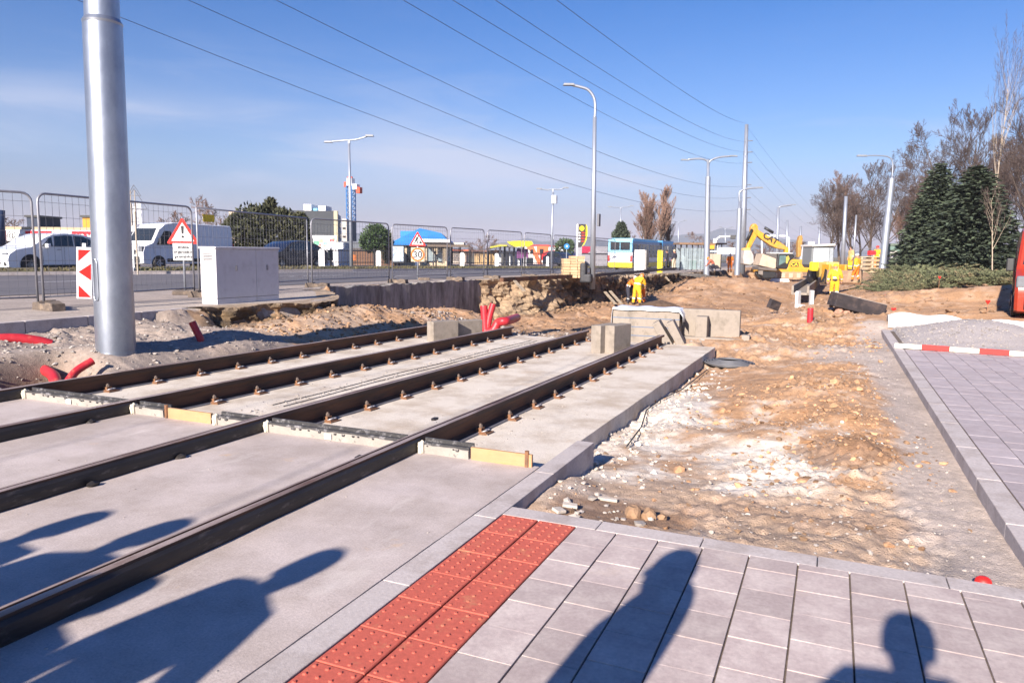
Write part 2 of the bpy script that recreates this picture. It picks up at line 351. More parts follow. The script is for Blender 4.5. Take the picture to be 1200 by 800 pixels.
hole=np.exp(-(((X+8.9)/.5)**4+((Y-5.7)/.7)**4)); C=mixc(C,dark*1.3,hole*.9)
wet=np.exp(-(((X+1.5)/1.1)**4+((Y-20.6)/.8)**4)); C=mixc(C,dark,wet*.85)
C*= (1+.5*n2)[...,None]
ca=me.color_attributes.new('soil','FLOAT_COLOR','POINT'); ca.data.foreach_set('color',np.concatenate([C,np.ones(C.shape[:2]+(1,))],-1).reshape(-1).astype(np.float32))
soilm=mat('soil',(.4,.3,.2),.95,var=.26,scale=18,bump=1.0,bscale=80,attr='soil')
me.materials.append(soilm); me.polygons.foreach_set('use_smooth',[True]*len(me.polygons))
g=bpy.data.objects.new('ground',me); COL.objects.link(g); struct(g)

# ------------------------------------------------------------------ loose stones, clods (uncountable)
def ico(sub=1):
    bm=bmesh.new(); bmesh.ops.create_icosphere(bm,subdivisions=sub,radius=1); v=np.array([q.co[:] for q in bm.verts]); f=np.array([[a.index for a in p.verts] for p in bm.faces]); bm.free(); return v,f
def scatter(name,label,material,spots,seed,sub=1,flat=.65,smooth=False):
    # spots: list of (x,y,size)
    r=np.random.RandomState(seed); v,f=ico(sub); n=len(spots); sp=np.array(spots)
    z=height(sp[:,0],sp[:,1])
    V=[];Fs=[]
    for i in range(n):
        s=sp[i,2]; d=1+.5*(r.rand(len(v),1)-.5)*2
        sc=np.array([1,.65+.5*r.rand(),flat*(.6+.6*r.rand())])*s
        a=r.rand()*6.28; c_,s_=math.cos(a),math.sin(a)
        q=v*d*sc; tilt=(r.rand()-.5)*.9; q=np.stack([q[:,0],q[:,1]*math.cos(tilt)-q[:,2]*math.sin(tilt),q[:,1]*math.sin(tilt)+q[:,2]*math.cos(tilt)],-1)
        q=np.stack([q[:,0]*c_-q[:,1]*s_,q[:,0]*s_+q[:,1]*c_,q[:,2]],-1)+np.array([sp[i,0],sp[i,1],z[i]+s*flat*.25])
        V.append(q); Fs.append(f+i*len(v))
    V=np.concatenate(V);Fs=np.concatenate(Fs)
    m=bpy.data.meshes.new(name); m.from_pydata(V.tolist(),[],Fs.tolist()); m.materials.append(material)
    if smooth: m.polygons.foreach_set('use_smooth',[True]*len(m.polygons))
    o=bpy.data.objects.new(name,m); COL.objects.link(o); o['kind']='stuff'; o['label']=label; return o
cloday=mat('clod_clay',(.35,.20,.11),.95,var=.3,scale=12,bump=.6,bscale=40,island=.5)
cloddk=mat('clod_brown',(.22,.135,.08),.95,var=.25,scale=12,bump=.6,bscale=40,island=.3)
stonew=mat('stone_pale',(.50,.44,.38),.9,var=.15,scale=14,bump=.4,bscale=50,island=.2)
stoneg=mat('stone_grey',(.31,.275,.25),.9,var=.2,scale=14,bump=.4,bscale=50,island=.3)
r=np.random.RandomState(3)
def cloud(n,fx,fy,smin,smax,pw=3,keep=None):
    o=[]
    while len(o)<n:
        x,y=fx(),fy(); s=smin+(smax-smin)*r.rand()**pw
        if keep is None or keep(x,y): o.append((x,y,s))
    return o
U_=lambda a,b:(lambda: a+(b-a)*r.rand()); Nn=lambda m,s:(lambda: m+s*r.randn())
inner=lambda x,y: -2.15<x<.98 and y>4.25
clayz=lambda x,y: inner(x,y) and (x<.6) and float(vnoise(np.array([x*1.3+5]),np.array([y*1.1]),77)[0])>.42
S=cloud(1500,Nn(-.1,.75),Nn(9.0,1.7),.004,.026,2.5,clayz)+cloud(38,Nn(-.1,.6),Nn(8.6,1.6),.03,.075,2,clayz)+cloud(220,Nn(.2,.4),Nn(7.0,.6),  .006,.035,3,inner)+cloud(260,Nn(.3,.4),Nn(16.5,1.2),.015,.05,2)
scatter('clay_clods','orange clay clods lying on the soil heap by the track slab',cloday,S,1)
S=cloud(520,Nn(-1.75,.2),Nn(8.5,2.3),.006,.04,2.5,lambda x,y:inner(x,y) and x<-.9)+cloud(160,Nn(-.6,.7),Nn(6.4,.9),.004,.024,3,inner)
scatter('pale_stones','pale crushed stones scattered over the soil beside the slab',stonew,S,2)
S=cloud(700,U_(-2.0,.95),U_(4.2,8),.003,.014,3,inner)+cloud(14,Nn(-1.35,.2),Nn(4.5,.15),.012,.04,2,inner)+cloud(700,U_(-.5,1.0),U_(4.2,14),.004,.018,2,inner)
scatter('gravel_bits','small grey gravel strewn over the pale soil',stoneg,S,4)
S=cloud(160,U_(-1.9,.5),U_(4.3,7.5),.005,.03,4,inner)+cloud(150,Nn(.2,.6),Nn(6.9,.8),.006,.04,3,inner)
scatter('brown_clods','darker brown clods on the soil patch',cloddk,S,5)
lft=lambda x,y: x<-8.15 and x>float(edgex(y))+.1
S=cloud(1500,U_(-10.8,-8.15),U_(4,10.5),.006,.03,3,lft)+cloud(160,U_(-10.8,-8.15),U_(5,9),.015,.045,1.5,lft)
scatter('trackside_gravel','grey gravel between the first rail and the pavement edge',stoneg,S,6)
S=cloud(2200,U_(-11.8,-8.2),U_(10.2,17.5),.01,.055,3,lft)+cloud(900,U_(-12.5,-7.5),U_(15,21),.01,.055,2.5,lft)
scatter('excavated_clods','orange brown excavated clods below the grey cabinet',mat('clod_mixed',(.27,.165,.095),.95,var=.35,scale=12,bump=.6,bscale=40,island=.6),S,7)
S=cloud(1600,U_(-9,-2.4),U_(14.7,19.5),.015,.06,2)
scatter('wet_gravel','grey gravel bed behind the end of the slab',stoneg,S,8)
S=cloud(1700,U_(-10.8,2),U_(20,56),.02,.13,3.5,lambda x,y: x>float(edgex(y))+1)+cloud(500,U_(2,12),U_(21,34),.02,.10,3)+cloud(700,lambda:0,U_(27,60),.04,.16,2,None)
S=[(float(edgex(y))+.2+1.5*r.rand() if x==0 else x,y,s) for x,y,s in S]
scatter('pit_clods','clay lumps over the floor and banks of the wide excavation',cloddk,S,9)


# ------------------------------------------------------------------ crumbling excavation banks
bankm=mat('bank_soil',(.3,.2,.12),.97,var=.4,scale=9,bump=1.6,bscale=26,attr='soil')
def bank(name,y0,y1,step,zb,rows,amp,seed,toe,colf,xo=.0):
    ys_=np.arange(y0,y1,step); ts=np.linspace(0,1,rows); SS,TT=np.meshgrid(ys_,ts,indexing='ij')
    E=edgex(SS); top=plat(SS)+.012+fbm(SS*2.2,SS*0+seed,4,seed)*.10; bot=zb(SS); ZZ=top+(bot-top)*TT
    prof=toe*TT**2.2
    d1=fbm(SS*1.1,ZZ*1.6,4,seed+1,.6); d2=fbm(SS*4.2,ZZ*6.0,4,seed+2,.62); pk=np.clip(fbm(SS*2.0,ZZ*2.4,3,seed+3)-.06,0,1)
    XX=E+xo+prof+amp*(d1*1.5+d2*.8)-amp*pk*3.2*np.sin(np.pi*np.clip(TT*1.15,0,1))
    XX=XX+.10*amp/.4*(1-TT)**4
    ZZ=ZZ+fbm(SS*5,TT*9,3,seed+5)*.10*amp/.4*(TT>0.02)
    # cap row going back over the plateau
    n,m=XX.shape; V=np.stack([XX,SS,ZZ],-1); cap=np.stack([E[:,0]-.55,ys_,plat(ys_)+.006],-1)[:,None,:]; V=np.concatenate([cap,V],1); m+=1
    fs=[(i*m+j,i*m+j+1,(i+1)*m+j+1,(i+1)*m+j) for i in range(n-1) for j in range(m-1)]
    me=bpy.data.meshes.new(name); me.from_pydata(V.reshape(-1,3).tolist(),[],fs); me.materials.append(bankm)
    c=colf(V[...,1],np.concatenate([TT[:,:1]*0,TT],1),V[...,2],np.concatenate([pk[:,:1]*0,pk],1)); a=me.color_attributes.new('soil','FLOAT_COLOR','POINT'); a.data.foreach_set('color',np.concatenate([c,np.ones(c.shape[:2]+(1,))],-1).reshape(-1).astype(np.float32))
    o=bpy.data.objects.new(name,me); COL.objects.link(o); return struct(o)
def c1(y,t,z,pk):
    n=fbm(y*2.4,z*3.2,4,91); c=np.zeros(y.shape+(3,))+np.array([.17,.105,.06]); c=mixc(c,np.array([.34,.21,.115]),sst(0,.12,n)*.8); c=mixc(c,np.array([.05,.033,.022]),sst(.02,.16,-n)*.8)
    c=mixc(c,np.array([.42,.33,.24]),sst(.16,.02,t)*.85); c=mixc(c,np.array([.36,.26,.17]),sst(31.5,29.5,y)*.8); return c
def c2_(y,t,z,pk):
    n=fbm(y*3,z*5,4,93); c=np.zeros(y.shape+(3,))+np.array([.15,.10,.055]); c=mixc(c,np.array([.30,.19,.11]),sst(0,.12,n)*.8); c=mixc(c,np.array([.05,.035,.022]),sst(.02,.16,-n)*.6); c=mixc(c,np.array([.33,.25,.18]),sst(.2,.02,t)*.7); return c
bank('excavation_bank',26.55,76,.10,lambda y:np.interp(y,[26,30,50,76],[-1.15,-1.2,-1.2,-.6]),26,.40,3,.55,c1)
o=bank('cabinet_bank',10.1,16.9,.05,lambda y:np.interp(y,[10,12,15,17],[.02,-.05,-.15,-.3]),18,.22,13,.28,c2_)
# ================================================================== ROAD, VERGE
def strip(name,xa,xb,yy,dz,material,thick=0):
    mb=MB(); 
    for i in range(len(yy)-1):
        y0,y1=yy[i],yy[i+1]
        mb.add([(xa(y0),y0,plat(y0)+dz),(xb(y0),y0,plat(y0)+dz),(xb(y1),y1,plat(y1)+dz),(xa(y1),y1,plat(y1)+dz)],[(0,1,2,3)])
    return mb.build(name,material,fixn=False)
yy=[-60,-20,0,8,12,16,20,24,28,30,33,36,40,45,50,55,60,65,70,75,85,95,120,160,260]
rf=lambda y: float(np.interp(y,[-60,17.8,24.4,33.7,45,60,75,260],[-42,-29,-25.7,-23.6,-22.4,-21.6,-21.3,-21.3]))
rn=lambda y: float(np.interp(y,[-60,10.6,14.8,22,32,45,60,75,260],[-20,-17.2,-15.9,-15.2,-14.8,-14.6,-14.5,-14.5,-14.5]))
struct(strip('road',rf,rn,yy,.012,asph))
lanem=mat('road_paint',(.72,.71,.72),.7,var=.15,scale=5)
struct(strip('road_edge_line',lambda y:rf(y)+.35,lambda y:rf(y)+.52,yy,.018,lanem))
mb=MB(); mid=lambda y:(rf(y)+rn(y))/2
y=-12
while y<120:
    mb.add([(mid(y),y,plat(y)+.018),(mid(y)+.12,y,plat(y)+.018),(mid(y+3)+.12,y+3,plat(y+3)+.018),(mid(y+3),y+3,plat(y+3)+.018)],[(0,1,2,3)]); y+=9
struct(mb.build('lane_marking',lanem))
struct(strip('far_carriageway',lambda y:rf(y)-20,lambda y:rf(y)-4.2,yy,.010,asph))
# verge with kerb
grassm=mat('verge_soil',(.10,.08,.045),.95,var=.4,scale=2,col2=(.09,.10,.035),c2amt=.4,c2scale=.6,bump=.6,bscale=20)
mb=MB()
for i in range(len(yy)-1):
    y0,y1=yy[i],yy[i+1]
    prof=[(0,.012),(0,.14),(-.15,.14),(-.15,.15),(-1.4,.27),(-3.0,.24),(-4.2,.12),(-4.2,0)]
    a=[(rf(y0)+p,y0,plat(y0)+q) for p,q in prof]; b=[(rf(y1)+p,y1,plat(y1)+q) for p,q in prof]
    n=len(prof); mb.add(a+b,[(j,j+1,j+1+n,j+n) for j in range(n-1)],0)
    for j in range(n-1): mb.m[-1-j]=1 if (n-2-j)<2 else 0
struct(mb.build('grass_verge',[grassm,kerbm]))
mb=MB(); rr=random.Random(5)
for i in range(9000):
    y=10+70*rr.random()**1.2; x=rf(y)-.2-3.9*rr.random(); 
    if i%4==0: x=rf(y)-.2-.8*rr.random()
    z=plat(y)+.2; h=.03+.10*rr.random()**2; w=.03+.05*rr.random(); a=rr.random()*6.28
    dx,dy=math.cos(a)*w,math.sin(a)*w; lx,ly=(rr.random()-.5)*.12,(rr.random()-.5)*.12
    mb.add([(x-dx,y-dy,z-.03),(x+dx,y+dy,z-.03),(x+lx,y+ly,z+h)],[(0,1,2)])
gm=mat('dry_grass',(.095,.08,.035),.9,var=.2,scale=1,island=.5)
o=mb.build('verge_grass',gm,fixn=False); o['kind']='stuff'; o['label']='dry winter grass on the verge beyond the road'
# hills
hillm=mat('hill_forest',(.10,.12,.14),.95,var=.3,scale=.004,col2=(.16,.17,.17),c2amt=.4,c2scale=.01)
mb=MB(); N_=90
pts=[]
for k,(rad,hs) in enumerate([(1800,0),(2300,1),(3000,0)]):
    for i in range(N_+1):
        a=YAW+R(-50)+R(100)*i/N_; px=600-math.tan(a-YAW)*860 if abs(a-YAW)<1.4 else 0
        hh=hs*.8*(58+26*math.sin(i*.21+1)+16*math.sin(i*.47)+8*math.sin(i*1.3)+4*math.sin(i*2.9))
        pts.append((-math.sin(a)*rad,math.cos(a)*rad,-3+hh))
mb.add(pts,[(k*(N_+1)+i,k*(N_+1)+i+1,(k+1)*(N_+1)+i+1,(k+1)*(N_+1)+i) for k in range(2) for i in range(N_)])
struct(mb.build('hills',hillm,smooth=True))

# ================================================================== TRACK SLABS AND PAVEMENTS
grade=lambda y: -.01*max(0,y-5)
RX=[-3.05,-4.62,-6.28,-7.9]
def slab_mesh(x0,x1,y0,y1,zt,zb,nx_,ny_,amp,seed):
    mb=MB(); vs=[]
    gx=np.linspace(x0,x1,nx_); gy=np.linspace(y0,y1,ny_)
    XX,YY=np.meshgrid(gx,gy); ZZ=fbm(XX*3,YY*3,4,seed)*amp
    for j in range(ny_):
        for i in range(nx_): vs.append((gx[i],gy[j],zt(gy[j])+ZZ[j,i]))
    fs=[(j*nx_+i,j*nx_+i+1,(j+1)*nx_+i+1,(j+1)*nx_+i) for j in range(ny_-1) for i in range(nx_-1)]
    b=len(vs); per=[i for i in range(nx_)]+[j*nx_+nx_-1 for j in range(1,ny_)]+[(ny_-1)*nx_+i for i in range(nx_-2,-1,-1)]+[j*nx_ for j in range(ny_-2,0,-1)]
    for q in per: vs.append((vs[q][0],vs[q][1],zb))
    n=len(per)
    for k in range(n): fs.append((per[k],b+k,b+(k+1)%n,per[(k+1)%n]))
    mb.add(vs,fs); return mb
o=slab_mesh(-8.05,-1.945,-6,5.02,lambda y:0,-.35,120,200,.008,3).build('track_slab',concrete,smooth='auto'); struct(o,'finished concrete track slab in the foreground')
o=slab_mesh(-8.05,-2.02,5.02,14.55,lambda y:-.08+grade(y),-.5,120,200,.010,8).build('lower_track_slab',concrete_lo,smooth='auto'); struct(o,'lower concrete track slab carrying the bolted rails')
# tiles
def tiles(cols,y0,y1,L,gapx,gapy,off,ztop=0,ch=.004,seed=1,jit=.0012):
    mb=MB(); rr=random.Random(seed)
    for ci,(xa,xb) in enumerate(cols):
        y=y1+ (off*ci)%L
        while y>y0:
            ya,yb=max(y-L+gapy,y0),min(y,y1)
            if yb-ya>.02:
                x0,x1=xa+gapx/2,xb-gapx/2; dz=(rr.random()-.5)*jit*2; t=(rr.random()-.5)*jit
                z=ztop+dz
                a=[(x0,ya,z-.05),(x1,ya,z-.05),(x1,yb,z-.05),(x0,yb,z-.05),(x0,ya,z-ch),(x1,ya,z-ch),(x1,yb,z-ch),(x0,yb,z-ch),
                   (x0+ch,ya+ch,z+t),(x1-ch,ya+ch,z-t),(x1-ch,yb-ch,z-t),(x0+ch,yb-ch,z+t)]
                mb.add(a,[(0,1,5,4),(1,2,6,5),(2,3,7,6),(3,0,4,7),(4,5,9,8),(5,6,10,9),(6,7,11,10),(7,4,8,11),(8,9,10,11)])
            y-=L
    return mb
W=.245
cols=[(-1.305+W*i,-1.305+W*(i+1)) for i in range(24)]
mb=tiles(cols,-3.0,3.985,.252,.0085,.0035,.085,ch=.0013)
struct(mb.build('near_pavement',pavem,fixn=False),'new grey block pavement in the foreground')
mb=MB().b2(-1.78,4.6,-3,3.99,-.30,-.012); struct(mb.build('pavement_bedding',sandm))
mb=MB()
mb.b2(-1.30,4.57,-3,3.985,-.10,-.030); struct(mb.build('joint_filling',sandm))
mb=tiles([(-1.785,-1.545),(-1.545,-1.305)],-3.0,3.985,.30,.010,.005,0,ztop=.001,seed=4)
rr=random.Random(9)
# tactile domes as real relief on the tiles
for cx0 in (-1.785,-1.545):
    for k in range(24):
        yb=3.985-.30*k
        for i in range(4):
            for j in range(5):
                x=cx0+.03+.06*i; y=yb-.03-.06*j
                if j==4: pass
                h=.0045; rr0=.0105
                vs=[(x+rr0*math.cos(a*PI/4),y+rr0*math.sin(a*PI/4),.0) for a in range(8)]+[(x+.55*rr0*math.cos(a*PI/4),y+.55*rr0*math.sin(a*PI/4),h+.001) for a in range(8)]
                mb.add(vs,[(a,(a+1)%8,8+(a+1)%8,8+a) for a in range(8)]+[tuple(range(8,16))])
struct(mb.build('tactile_paving',redtile,fixn=False),'red tactile paving strip with raised dots along the track')
# kerbs near
mb=MB()
x=-1.785
y=5.9; first=True
while y>-3:
    mb.b2(-1.94,-1.79,y-.996,y,-.30,.0); y-=1.0
o=mb.build('kerb_line',kerbm,bev=.004); struct(o,'concrete kerb between the track slab and the tactile strip')
mb=MB(); x=-1.786
while x<4.6:
    mb.b2(x,x+.60-.005,3.99,4.14,-.30,-.001); x+=.60
o=mb.build('kerb_crossing',kerbm,bev=.004); struct(o,'flush concrete edging across the end of the near pavement')
# kerb of the platform slab (part of lower slab)
# right hand pavement
cols=[(1.215+W*i,1.215+W*(i+1)) for i in range(16)]
mb=tiles(cols,4.15,14.48,.252,.006,.002,.085,ztop=0.0,seed=5,ch=.0025)
struct(mb.build('right_pavement',pavem2,fixn=False),'mauve grey block pavement on the right')
struct(MB().b2(1.2,5.2,4.15,18,-.3,-.010).build('right_bedding',sandm))
mb=MB(); y=4.15
while y<17.9:
    mb.b2(1.05,1.205,y,y+.994,-.32,.004); y+=1.0
struct(mb.build('right_kerb',kerbm,bev=.006),'long concrete kerb edging the right pavement')
# left pavement edge kerb
mb=MB(); y=-2
while y<9.3:
    mb.b2(-10.98,-10.86,y,y+.99,.1,.515); y+=1.0
struct(mb.build('left_kerb',kerbm,bev=.01),'old concrete kerb below the mesh fence')
# ================================================================== RAILS
RN=['first rail from the kerb','second rail from the kerb','third rail from the kerb','fourth rail, farthest from the kerb']
yend=[14.45,14.5,14.4,14.1]
for i,x in enumerate(RX):
    t=thing('tram_rail',['rusty grooved tram rail nearest the kerb and tactile strip','rusty grooved tram rail, second from the kerb','rusty grooved tram rail, third from the kerb','rusty grooved tram rail farthest from the kerb beside the rubble'][i],'rail',(x,5,0),group='grooved tram rails')
    # profile (x,z) head with groove, web, foot  - z=0 at rail top
    top=.12
    prof=[(-.056,top),(-.004,top-.001),(.0,top-.04),(.022,top-.042),(.030,top-.008),(.045,top-.006),(.050,top-.03),(.030,top-.05),(.008,top-.06),(.006,top-.165),(.03,top-.175),(.075,top-.186),(.075,top-.198),(-.075,top-.198),(-.075,top-.186),(-.03,top-.175),(-.006,top-.165),(-.008,top-.05),(-.056,top-.04)]
    prof=[(-p[0],p[1]) for p in prof]
    ys_=[-6,5.06,8,11,yend[i]]
    mb=MB(); n=len(prof); vs=[]
    for y in ys_: vs+=[(p[0],y-5,p[1]+grade(y)) for p in prof]
    fs=[];
    mb.add(vs,[(k*n+j,k*n+(j+1)%n,(k+1)*n+(j+1)%n,(k+1)*n+j) for k in range(len(ys_)-1) for j in range(n)]+[tuple(range(n)),tuple(range((len(ys_)-1)*n,len(ys_)*n))])
    # material: top faces bright
    for fi,f in enumerate(mb.f):
        if len(f)==4 and all(mb.v[q][2]-grade(mb.v[q][1]+5)>top-.012 for q in f): mb.m[fi]=1
    mb.build('rail_bar',[rustm,railtop],t)
    # rubber jacket on the embedded piece
    jp=[(.060,-.03),(.074,.0),(.077,.055),(.074,.085),(.060,.104),(.0585,.104),(.0585,-.03)]
    mb=MB(); mb.prism(jp,-11,.03,'y'); mb.build('rubber_jacket',rubberm,t)
    mb=MB(); mb.prism([(-.049,-.03),(-.07,-.03),(-.074,.05),(-.052,.10),(-.049,.10)],-11,.03,'y'); mb.build('rubber_jacket',rubberm,t)
    # strip of edge rubber beside the foot
    mb=MB()
    for k in range(len(ys_)-2):
        y0,y1=ys_[k+1],ys_[k+2]
        mb.add([(.078,y0-5,-.0795+grade(y0)),(.105,y0-5,-.0795+grade(y0)),(.105,y1-5,-.0795+grade(y1)),(.078,y1-5,-.0795+grade(y1)),(.078,y0-5,-.06+grade(y0)),(.1,y0-5,-.066+grade(y0)),(.1,y1-5,-.066+grade(y1)),(.078,y1-5,-.06+grade(y1))],[(4,5,6,7),(1,2,6,5),(0,4,7,3),(0,1,5,4),(2,3,7,6)])
    mb.build('foot_pad',galv2 if i==9 else mat('pad_grey',(.16,.15,.155),.7,var=.2,scale=10),t)
# fasteners
def fastener():
    t=thing('rail_fastener','x','rail fastener',(0,0,0),group='bolted rail fasteners')
    mb=MB().box((.105,0,.006),(.17,.15,.012)); mb.box((.12,0,.016),(.10,.11,.01)); mb.build('base_plate',clipm,t,bev=.002)
    mb=MB().box((.085,0,.034),(.055,.07,.035)); mb.add([(.05,-.03,.05),(.05,.03,.05),(.11,.03,.022),(.11,-.03,.022),(.05,-.03,.02),(.05,.03,.02)],[(0,1,2,3),(0,4,5,1),(0,3,4),(1,5,2)])
    mb.build('clamp',clipm,t,bev=.003)
    mb=MB().cyl((.085,0,.03),(.085,0,.088),.011,n=8); mb.lathe([(.024,.045),(.024,.050),(.021,.052),(.021,.074),(.019,.077)],6,(.085,0,0)); mb.build('bolt',boltm,t)
    mb=MB().tube([(.12,-.045,.018),(.155,-.04,.032),(.165,-.01,.034),(.135,0,.03),(.165,.012,.034),(.155,.042,.032),(.12,.045,.018)],.0085,6); mb.lathe([(.014,.012),(.014,.03),(.012,.034)],6,(.15,0,0)); mb.build('spring_clip',clipw,t,smooth=True)
    return t
f0=None
for i,x in enumerate(RX):
    k=0; y=5.75+[.35,.1,.25,.2][i]
    while y<yend[i]-.1:
        z=-.08+grade(y)+fbm(np.array([x*3]),np.array([y*3]),1,8)[0]*0+.003
        lab='rusty rail fastener, %s from the shuttering along the %s'%(ORD[k],RN[i])
        tilt=R(rng.uniform(-5,5))
        if f0 is None: f0=fastener(); f0.location=(x,y,z); f0['label']=lab; f0.rotation_euler=(0,0,tilt)
        else: dup(f0,(x,y,z),tilt,lab)
        y+=.70+rng.uniform(-.04,.04); k+=1
# dark rubber stubs along the embedded rails
stub=None; k=0
for (px,py,w) in ((345,577,'beside the near rail, next to the long shadow'),(421,536,'beside the near rail, past the shadows'),(510,491,'beside the near rail, close to the shuttering'),(108,568,'beside the second rail, below the oil stains'),(212,535,'beside the second rail, mid way to the shuttering'),(318,499,'beside the second rail, close to the shuttering'),(107,494,'beside the third rail near the shuttering')):
    p=on(px,py,0.01); mb=MB(); v,f=ico(1); rr=random.Random(px)
    mb.add([(q[0]*.032*(1+.4*rr.uniform(-1,1)),q[1]*.05*(1+.3*rr.uniform(-1,1)),max(-.01,q[2]*.022*(1+.4*rr.uniform(-1,1)))) for q in v],[tuple(a) for a in f])
    o=mb.build('rubber_stub',rubberm,loc=(p.x,p.y,.012)); tag(o,'small black rubber lump '+w,'rubber stub','rubber stubs beside the rails')
# shuttering between slab levels
tarm=mat('tar_form',(.035,.033,.035),.6,var=.3,scale=14,col2=(.22,.21,.22),c2amt=.3,c2scale=16,bump=.3,bscale=50)
formc=mat('form_plaster',(.30,.27,.24),.85,var=.12,scale=10,col2=(.16,.15,.14),c2amt=.24,c2scale=13,c2contrast=.06,bump=.4,bscale=60)
paperm=mat('paper_label',(.75,.75,.74),.7,var=.03)
def form(x0,x1,lab,sticker=None):
    t=thing('shuttering_form',lab,'shuttering',((x0+x1)/2,5.0,0),group='black edged shuttering across the slab joint')
    w=(x1-x0)/2
    mb=MB(); n=max(6,int((x1-x0)/.06)); rr=random.Random(int(x0*100))
    # front strip with ragged plaster edge
    tops=[.068+rr.uniform(-.006,.006) for _ in range(n+1)]
    for k in range(n):
        a=-w+2*w*k/n; b=-w+2*w*(k+1)/n
        mb.add([(a,-.03,-.004),(b,-.03,-.004),(b,-.034,tops[k+1]),(a,-.034,tops[k]),(a,.0,tops[k]),(b,.0,tops[k+1])],[(0,1,2,3),(3,2,5,4)])
    mb.b2(-w,w,-.028,.06,-.10,.066); mb.build('plaster_face',formc,t)
    mb=MB(); 
    # black channel: two upstands with a trough
    mb.b2(-w,w,-.02,.075,.066,.074); mb.b2(-w,w,-.02,-.008,.074,.088); mb.b2(-w,w,.062,.078,.070,.104)
    for k in range(int(n*.6)):
        a=-w+.03+(2*w-.06)*rr.random(); r_=.004+.010*rr.random()
        mb.tube([(a-r_,-.037,.068),(a-r_*.5,-.0385,.068-r_),(a+r_*.5,-.0385,.068-r_),(a+r_,-.037,.068)],.006,4)
    mb.build('black_channel',tarm,t)
    mb=MB().box((-w+.02,-.02,.03),(.05,.06,.12)); mb.tube([(-w+.03,-.05,0),(-w+.01,-.05,.06),(-w+.03,-.02,.10)],.016,6); mb.build('foam_seal',mat('foam',(.55,.50,.40),.9,var=.1),t,bev=.008)
    if sticker: mb=MB().box((sticker-(x0+x1)/2,-.042,.035),(.07,.006,.045)); mb.build('paper_label',paperm,t)
    return t
def board(x0,x1,lab,yy_=4.985,cap=0):
    t=thing('shuttering_board',lab,'board',((x0+x1)/2,yy_,0),group='tan timber boards across the slab joint'); w=(x1-x0)/2
    MB().b2(-w,w,-.014,.014,-.01,.098).build('plank',woodm,t,bev=.002)
    mb=MB()
    for s in ((-w-.022,) if cap==0 else (w-.04,)): mb.cyl((s,-.01,-.01),(s,-.01,.125),.018,n=8)
    mb.build('stake',clipm,t)
form(-7.82,-6.36,'long black edged shuttering between the two rails farthest from the kerb',-7.1)
form(-6.20,-5.78,'short black edged shuttering left of the tan board between the middle rails')
board(-5.72,-5.18,'tan timber board between the two middle rails')
form(-5.14,-4.71,'short black edged shuttering right of the tan board between the middle rails')
form(-4.54,-3.13,'long black edged shuttering between the two rails nearest the kerb',-3.85)
form(-2.96,-2.52,'short black edged shuttering right of the nearest rail',None)
board(-2.50,-1.99,'tan timber board between the nearest rail and the kerb',4.985,1)
# thin wires lying on the lower slab
for k,(x0,amp,lab) in enumerate(((-5.55,.02,'left of two thin dark wires lying along the lower slab'),(-5.40,.015,'right of two thin dark wires lying along the lower slab'))):
    y=6.2; pts=[]
    while y<14: pts.append((x0+amp*math.sin(y*2+k)+rng.uniform(-.01,.01),y,-.08+grade(y)+.006)); y+=.3
    o=MB().tube(pts,.0045,4).build('steel_wire',blackp); tag(o,lab,'wire','wires on the slab')
r=np.random.RandomState(12)
def slabheight(x,y): return np.where(y>5.05,-.08-.01*np.maximum(0,y-5),0.)
_h=height; height=slabheight
S=[( -2.1-5.7*r.rand(),5.3+9*r.rand(),.003+.011*r.rand()**3) for _ in range(350)]+[(-5.5+.12*r.randn(),5.8+8*r.rand(),.004+.014*r.rand()**2) for _ in range(500)]+[(-2.9+.25*r.randn(),5.2+2.6*r.rand(),.003+.010*r.rand()**2) for _ in range(160)]+[(-2-5.9*r.rand(),1+4*r.rand(),.002+.005*r.rand()) for _ in range(120)]
S=[s for s in S if all(abs(s[0]-q)>.1 for q in RX) and not 4.9<s[1]<5.1]
scatter('slab_grit','grit and small stones lying on the concrete slabs',stoneg,S,14)
height=_h

# ================================================================== CONCRETE BLOCKS
def block(px,py,z,size,rz,lab,name='kerb_block',grp=None,rot=None,cat='concrete block',m=None):
    p=on(px,py,z); o=MB().box((0,0,size[2]/2),size).build(name,m or blockm,loc=(p.x,p.y,z),bev=.012)
    o.rotation_euler=rot or (0,0,rz); tag(o,lab,cat,grp); return o
G1='upright concrete kerb blocks'
zz=-.08+grade(13)
# two long blocks between third and fourth rails
block(519,399,zz,(.22,.62,.40),R(-25),'left of two concrete blocks standing on the slab by the red pipes',grp=G1)
block(547,395,zz,(.24,.66,.36),R(-25),'right of two concrete blocks standing on the slab by the red pipes',grp=G1)
block(708,412,zz,(.20,.62,.50),R(-14),'back block of the tight pair beside the near rail end',grp=G1)
block(723,412,zz,(.22,.62,.50),R(-14),'front block of the tight pair beside the near rail end',grp=G1)
